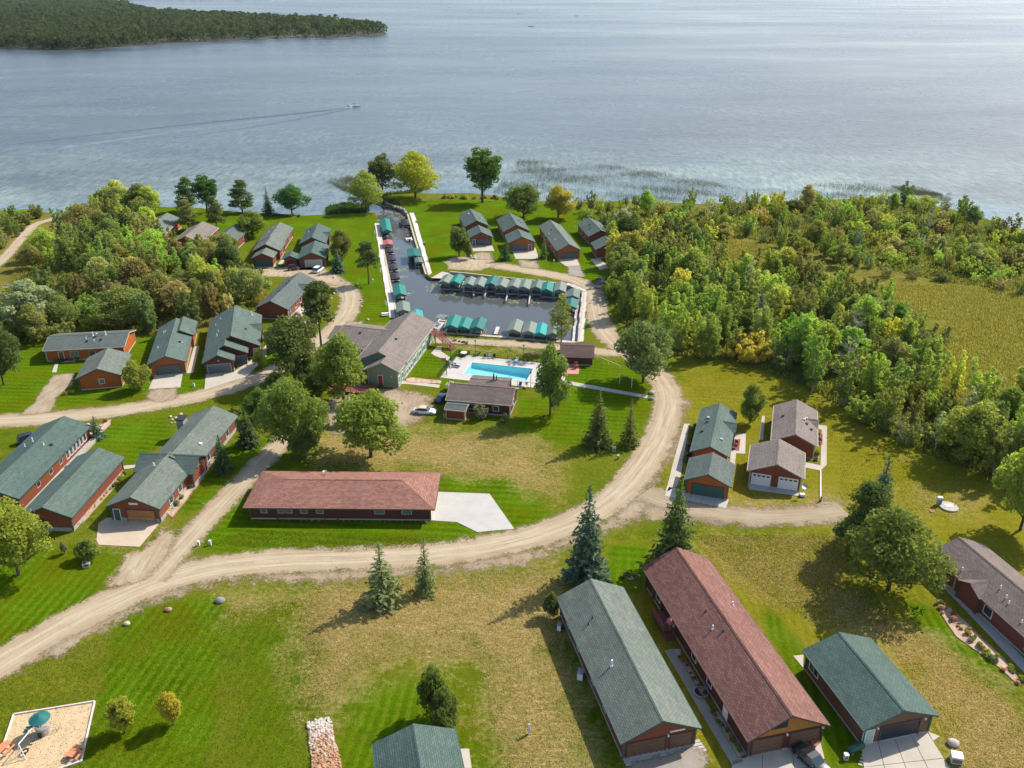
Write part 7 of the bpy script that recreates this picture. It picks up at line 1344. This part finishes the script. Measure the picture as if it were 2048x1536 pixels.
blades('reeds', 'dense green reed bed at the channel mouth', 'reeds', [([(650, 430), (735, 425), (738, 414), (690, 411), (655, 418)], .6), ([(765, 412), (800, 414), (792, 404), (760, 402)], .2), ([(745, 400), (832, 388), (835, 384), (750, 392)], .2)], 5000, (.8, 1.8), .14, (.07, .115, .028), 54, Zw)
blades('dry_grass', 'tufty straw-coloured grass on the unwatered ground', 'dry grass', [([(640, 1165), (900, 1150), (1105, 1135), (1130, 1290), (1190, 1500), (1240, 1640), (1040, 1640), (985, 1450), (960, 1320), (820, 1310), (700, 1350), (640, 1430), (600, 1230)], .4), ([(1660, 1170), (1745, 1220), (1900, 1300), (2048, 1430), (2200, 1640), (1960, 1640), (1880, 1450), (1780, 1290)], .25), ([(700, 860), (1060, 875), (1110, 930), (1120, 1000), (1010, 960), (800, 935), (660, 930)], .15), ([(1390, 1075), (1690, 1070), (1690, 1180), (1560, 1230), (1440, 1150)], .2)], 60000, (.06, .2), .05, (.50, .38, .18), 55)
blades('lawn_tufts', 'uneven tufts of lawn grass on the near ground', 'grass', [([(-60, 1380), (250, 1250), (640, 1190), (640, 1640), (-60, 1640)], .4), ([(1390, 1070), (1700, 1070), (1780, 1250), (1640, 1260), (1480, 1150)], .25), ([(400, 1090), (500, 1060), (880, 1075), (940, 1085), (700, 1105)], .1), ([(1350, 745), (1500, 735), (1780, 890), (1980, 970), (1900, 1040), (1680, 1000), (1680, 900), (1400, 800)], .25)], 60000, (.05, .14), .05, (.15, .17, .02), 56)
# -- the wooded point across the bay
def forest(name, label, poly_px, seed, n, h, quad, cols, world=None):
    poly = world or GP(poly_px, Zw); a = np.array(poly); rng = np.random.default_rng(seed); V, F, T_ = [], [], []; got = np.zeros((0, 2))
    while len(got) < n:
        x = rng.uniform(a[:, 0].min(), a[:, 0].max(), 20000); y = a[:, 1].min() + (a[:, 1].max() - a[:, 1].min()) * rng.random(20000) ** 1.9; ok = inside(poly, x, y) & (edge_dist(poly, x, y) > .5); got = np.vstack([got, np.column_stack([x, y])[ok]])
    got = got[:n]; sc = np.clip(got[:, 1] / 1300, .9, 3.0); k = 46; hh = h * np.where(rng.random(n) < .1, rng.uniform(.95, 1.12, n), rng.uniform(.7, .95, n)) * np.clip(.7 + edge_dist(poly, got[:, 0], got[:, 1]) / 60, .6, 1); rr_ = np.maximum(5.2 * sc * rng.uniform(.7, 1.3, n), 3.5)
    d = unit(rng.normal(size=(n * k, 3))); d[:, 2] = np.where(rng.random(n * k) < .6, np.abs(d[:, 2]), d[:, 2]); rep = lambda q: np.repeat(q, k)
    P = np.column_stack([rep(got[:, 0]) + d[:, 0] * rep(rr_), rep(got[:, 1]) + d[:, 1] * rep(rr_), Zw + rep(hh) * (.54 + .48 * d[:, 2])]); N = unit(d * .8 + rng.normal(size=d.shape) * .45); V, F = leaf_quads(rng, P, N, quad * rep(sc) * rng.uniform(.6, 1.3, n * k), .8)
    tint = np.repeat(np.clip(rep(rng.random(n)) * .55 + rng.random(n * k) * .45, 0, 1), 4); o = link(name, np_mesh(name, V, F, 'foliage', {'tint': tint})); o.color = (*cols, 1); tag(o, label, 'forest', kind='stuff'); return o
plain('ground_dark', (.05, .055, .03), .95, .3)
ISLE = [(-420, 90), (-150, 95), (0, 96), (100, 100), (200, 98), (300, 89), (450, 81), (600, 76), (700, 74), (768, 71), (774, 67), (755, 58), (640, 47), (520, 40), (400, 35), (310, 28), (258, 14), (190, 5), (60, -4), (-420, -6)]
tag(MB().prism(GP(ISLE, Zw), Zw - .5, Zw + .15).build('wooded_point', 'ground_dark'), kind='structure')
forest('distant_forest', 'dense dark forest covering the point across the bay', ISLE, 61, 8000, 18, 1.5, (.060, .080, .040))
FAR = [(1700, 5600), (3300, 4600), (5200, 4200), (5400, 5600), (2600, 6800)]
tag(MB().prism(FAR, Zw - .5, Zw + .6).build('far_shore', 'mulch_tan'), kind='structure'); forest('far_shore_forest', 'thin dark line of trees on the far shore', None, 62, 900, 18, 3.0, (.045, .065, .03), FAR)
FAR2 = [(-2600, 3600), (-900, 3900), (-300, 5200), (-1500, 6500), (-4000, 6000)]
tag(MB().prism(FAR2, Zw - .5, Zw + .6).build('far_shore', 'mulch_tan'), kind='structure'); forest('far_shore_forest', 'pale line of trees on the far shore beyond the wooded point', None, 63, 900, 18, 3.0, (.045, .065, .03), FAR2)

# ------------------------------------------------------------------ summer haze over lake and shore
k = NB('haze_air'); k.t.nodes.remove(k.b); vp = k.n('VolumePrincipled'); vp.inputs['Color'].default_value = (.86, .92, 1.0, 1); vp.inputs['Density'].default_value = .00002; vp.inputs['Anisotropy'].default_value = .3
k.l(vp.outputs[0], k.out.inputs['Volume'])
tag(MB().box(-9400, 9400, -600, 10400, -4, 92).build('haze', 'haze_air'), 'thin summer haze over the lake', 'haze', kind='stuff')
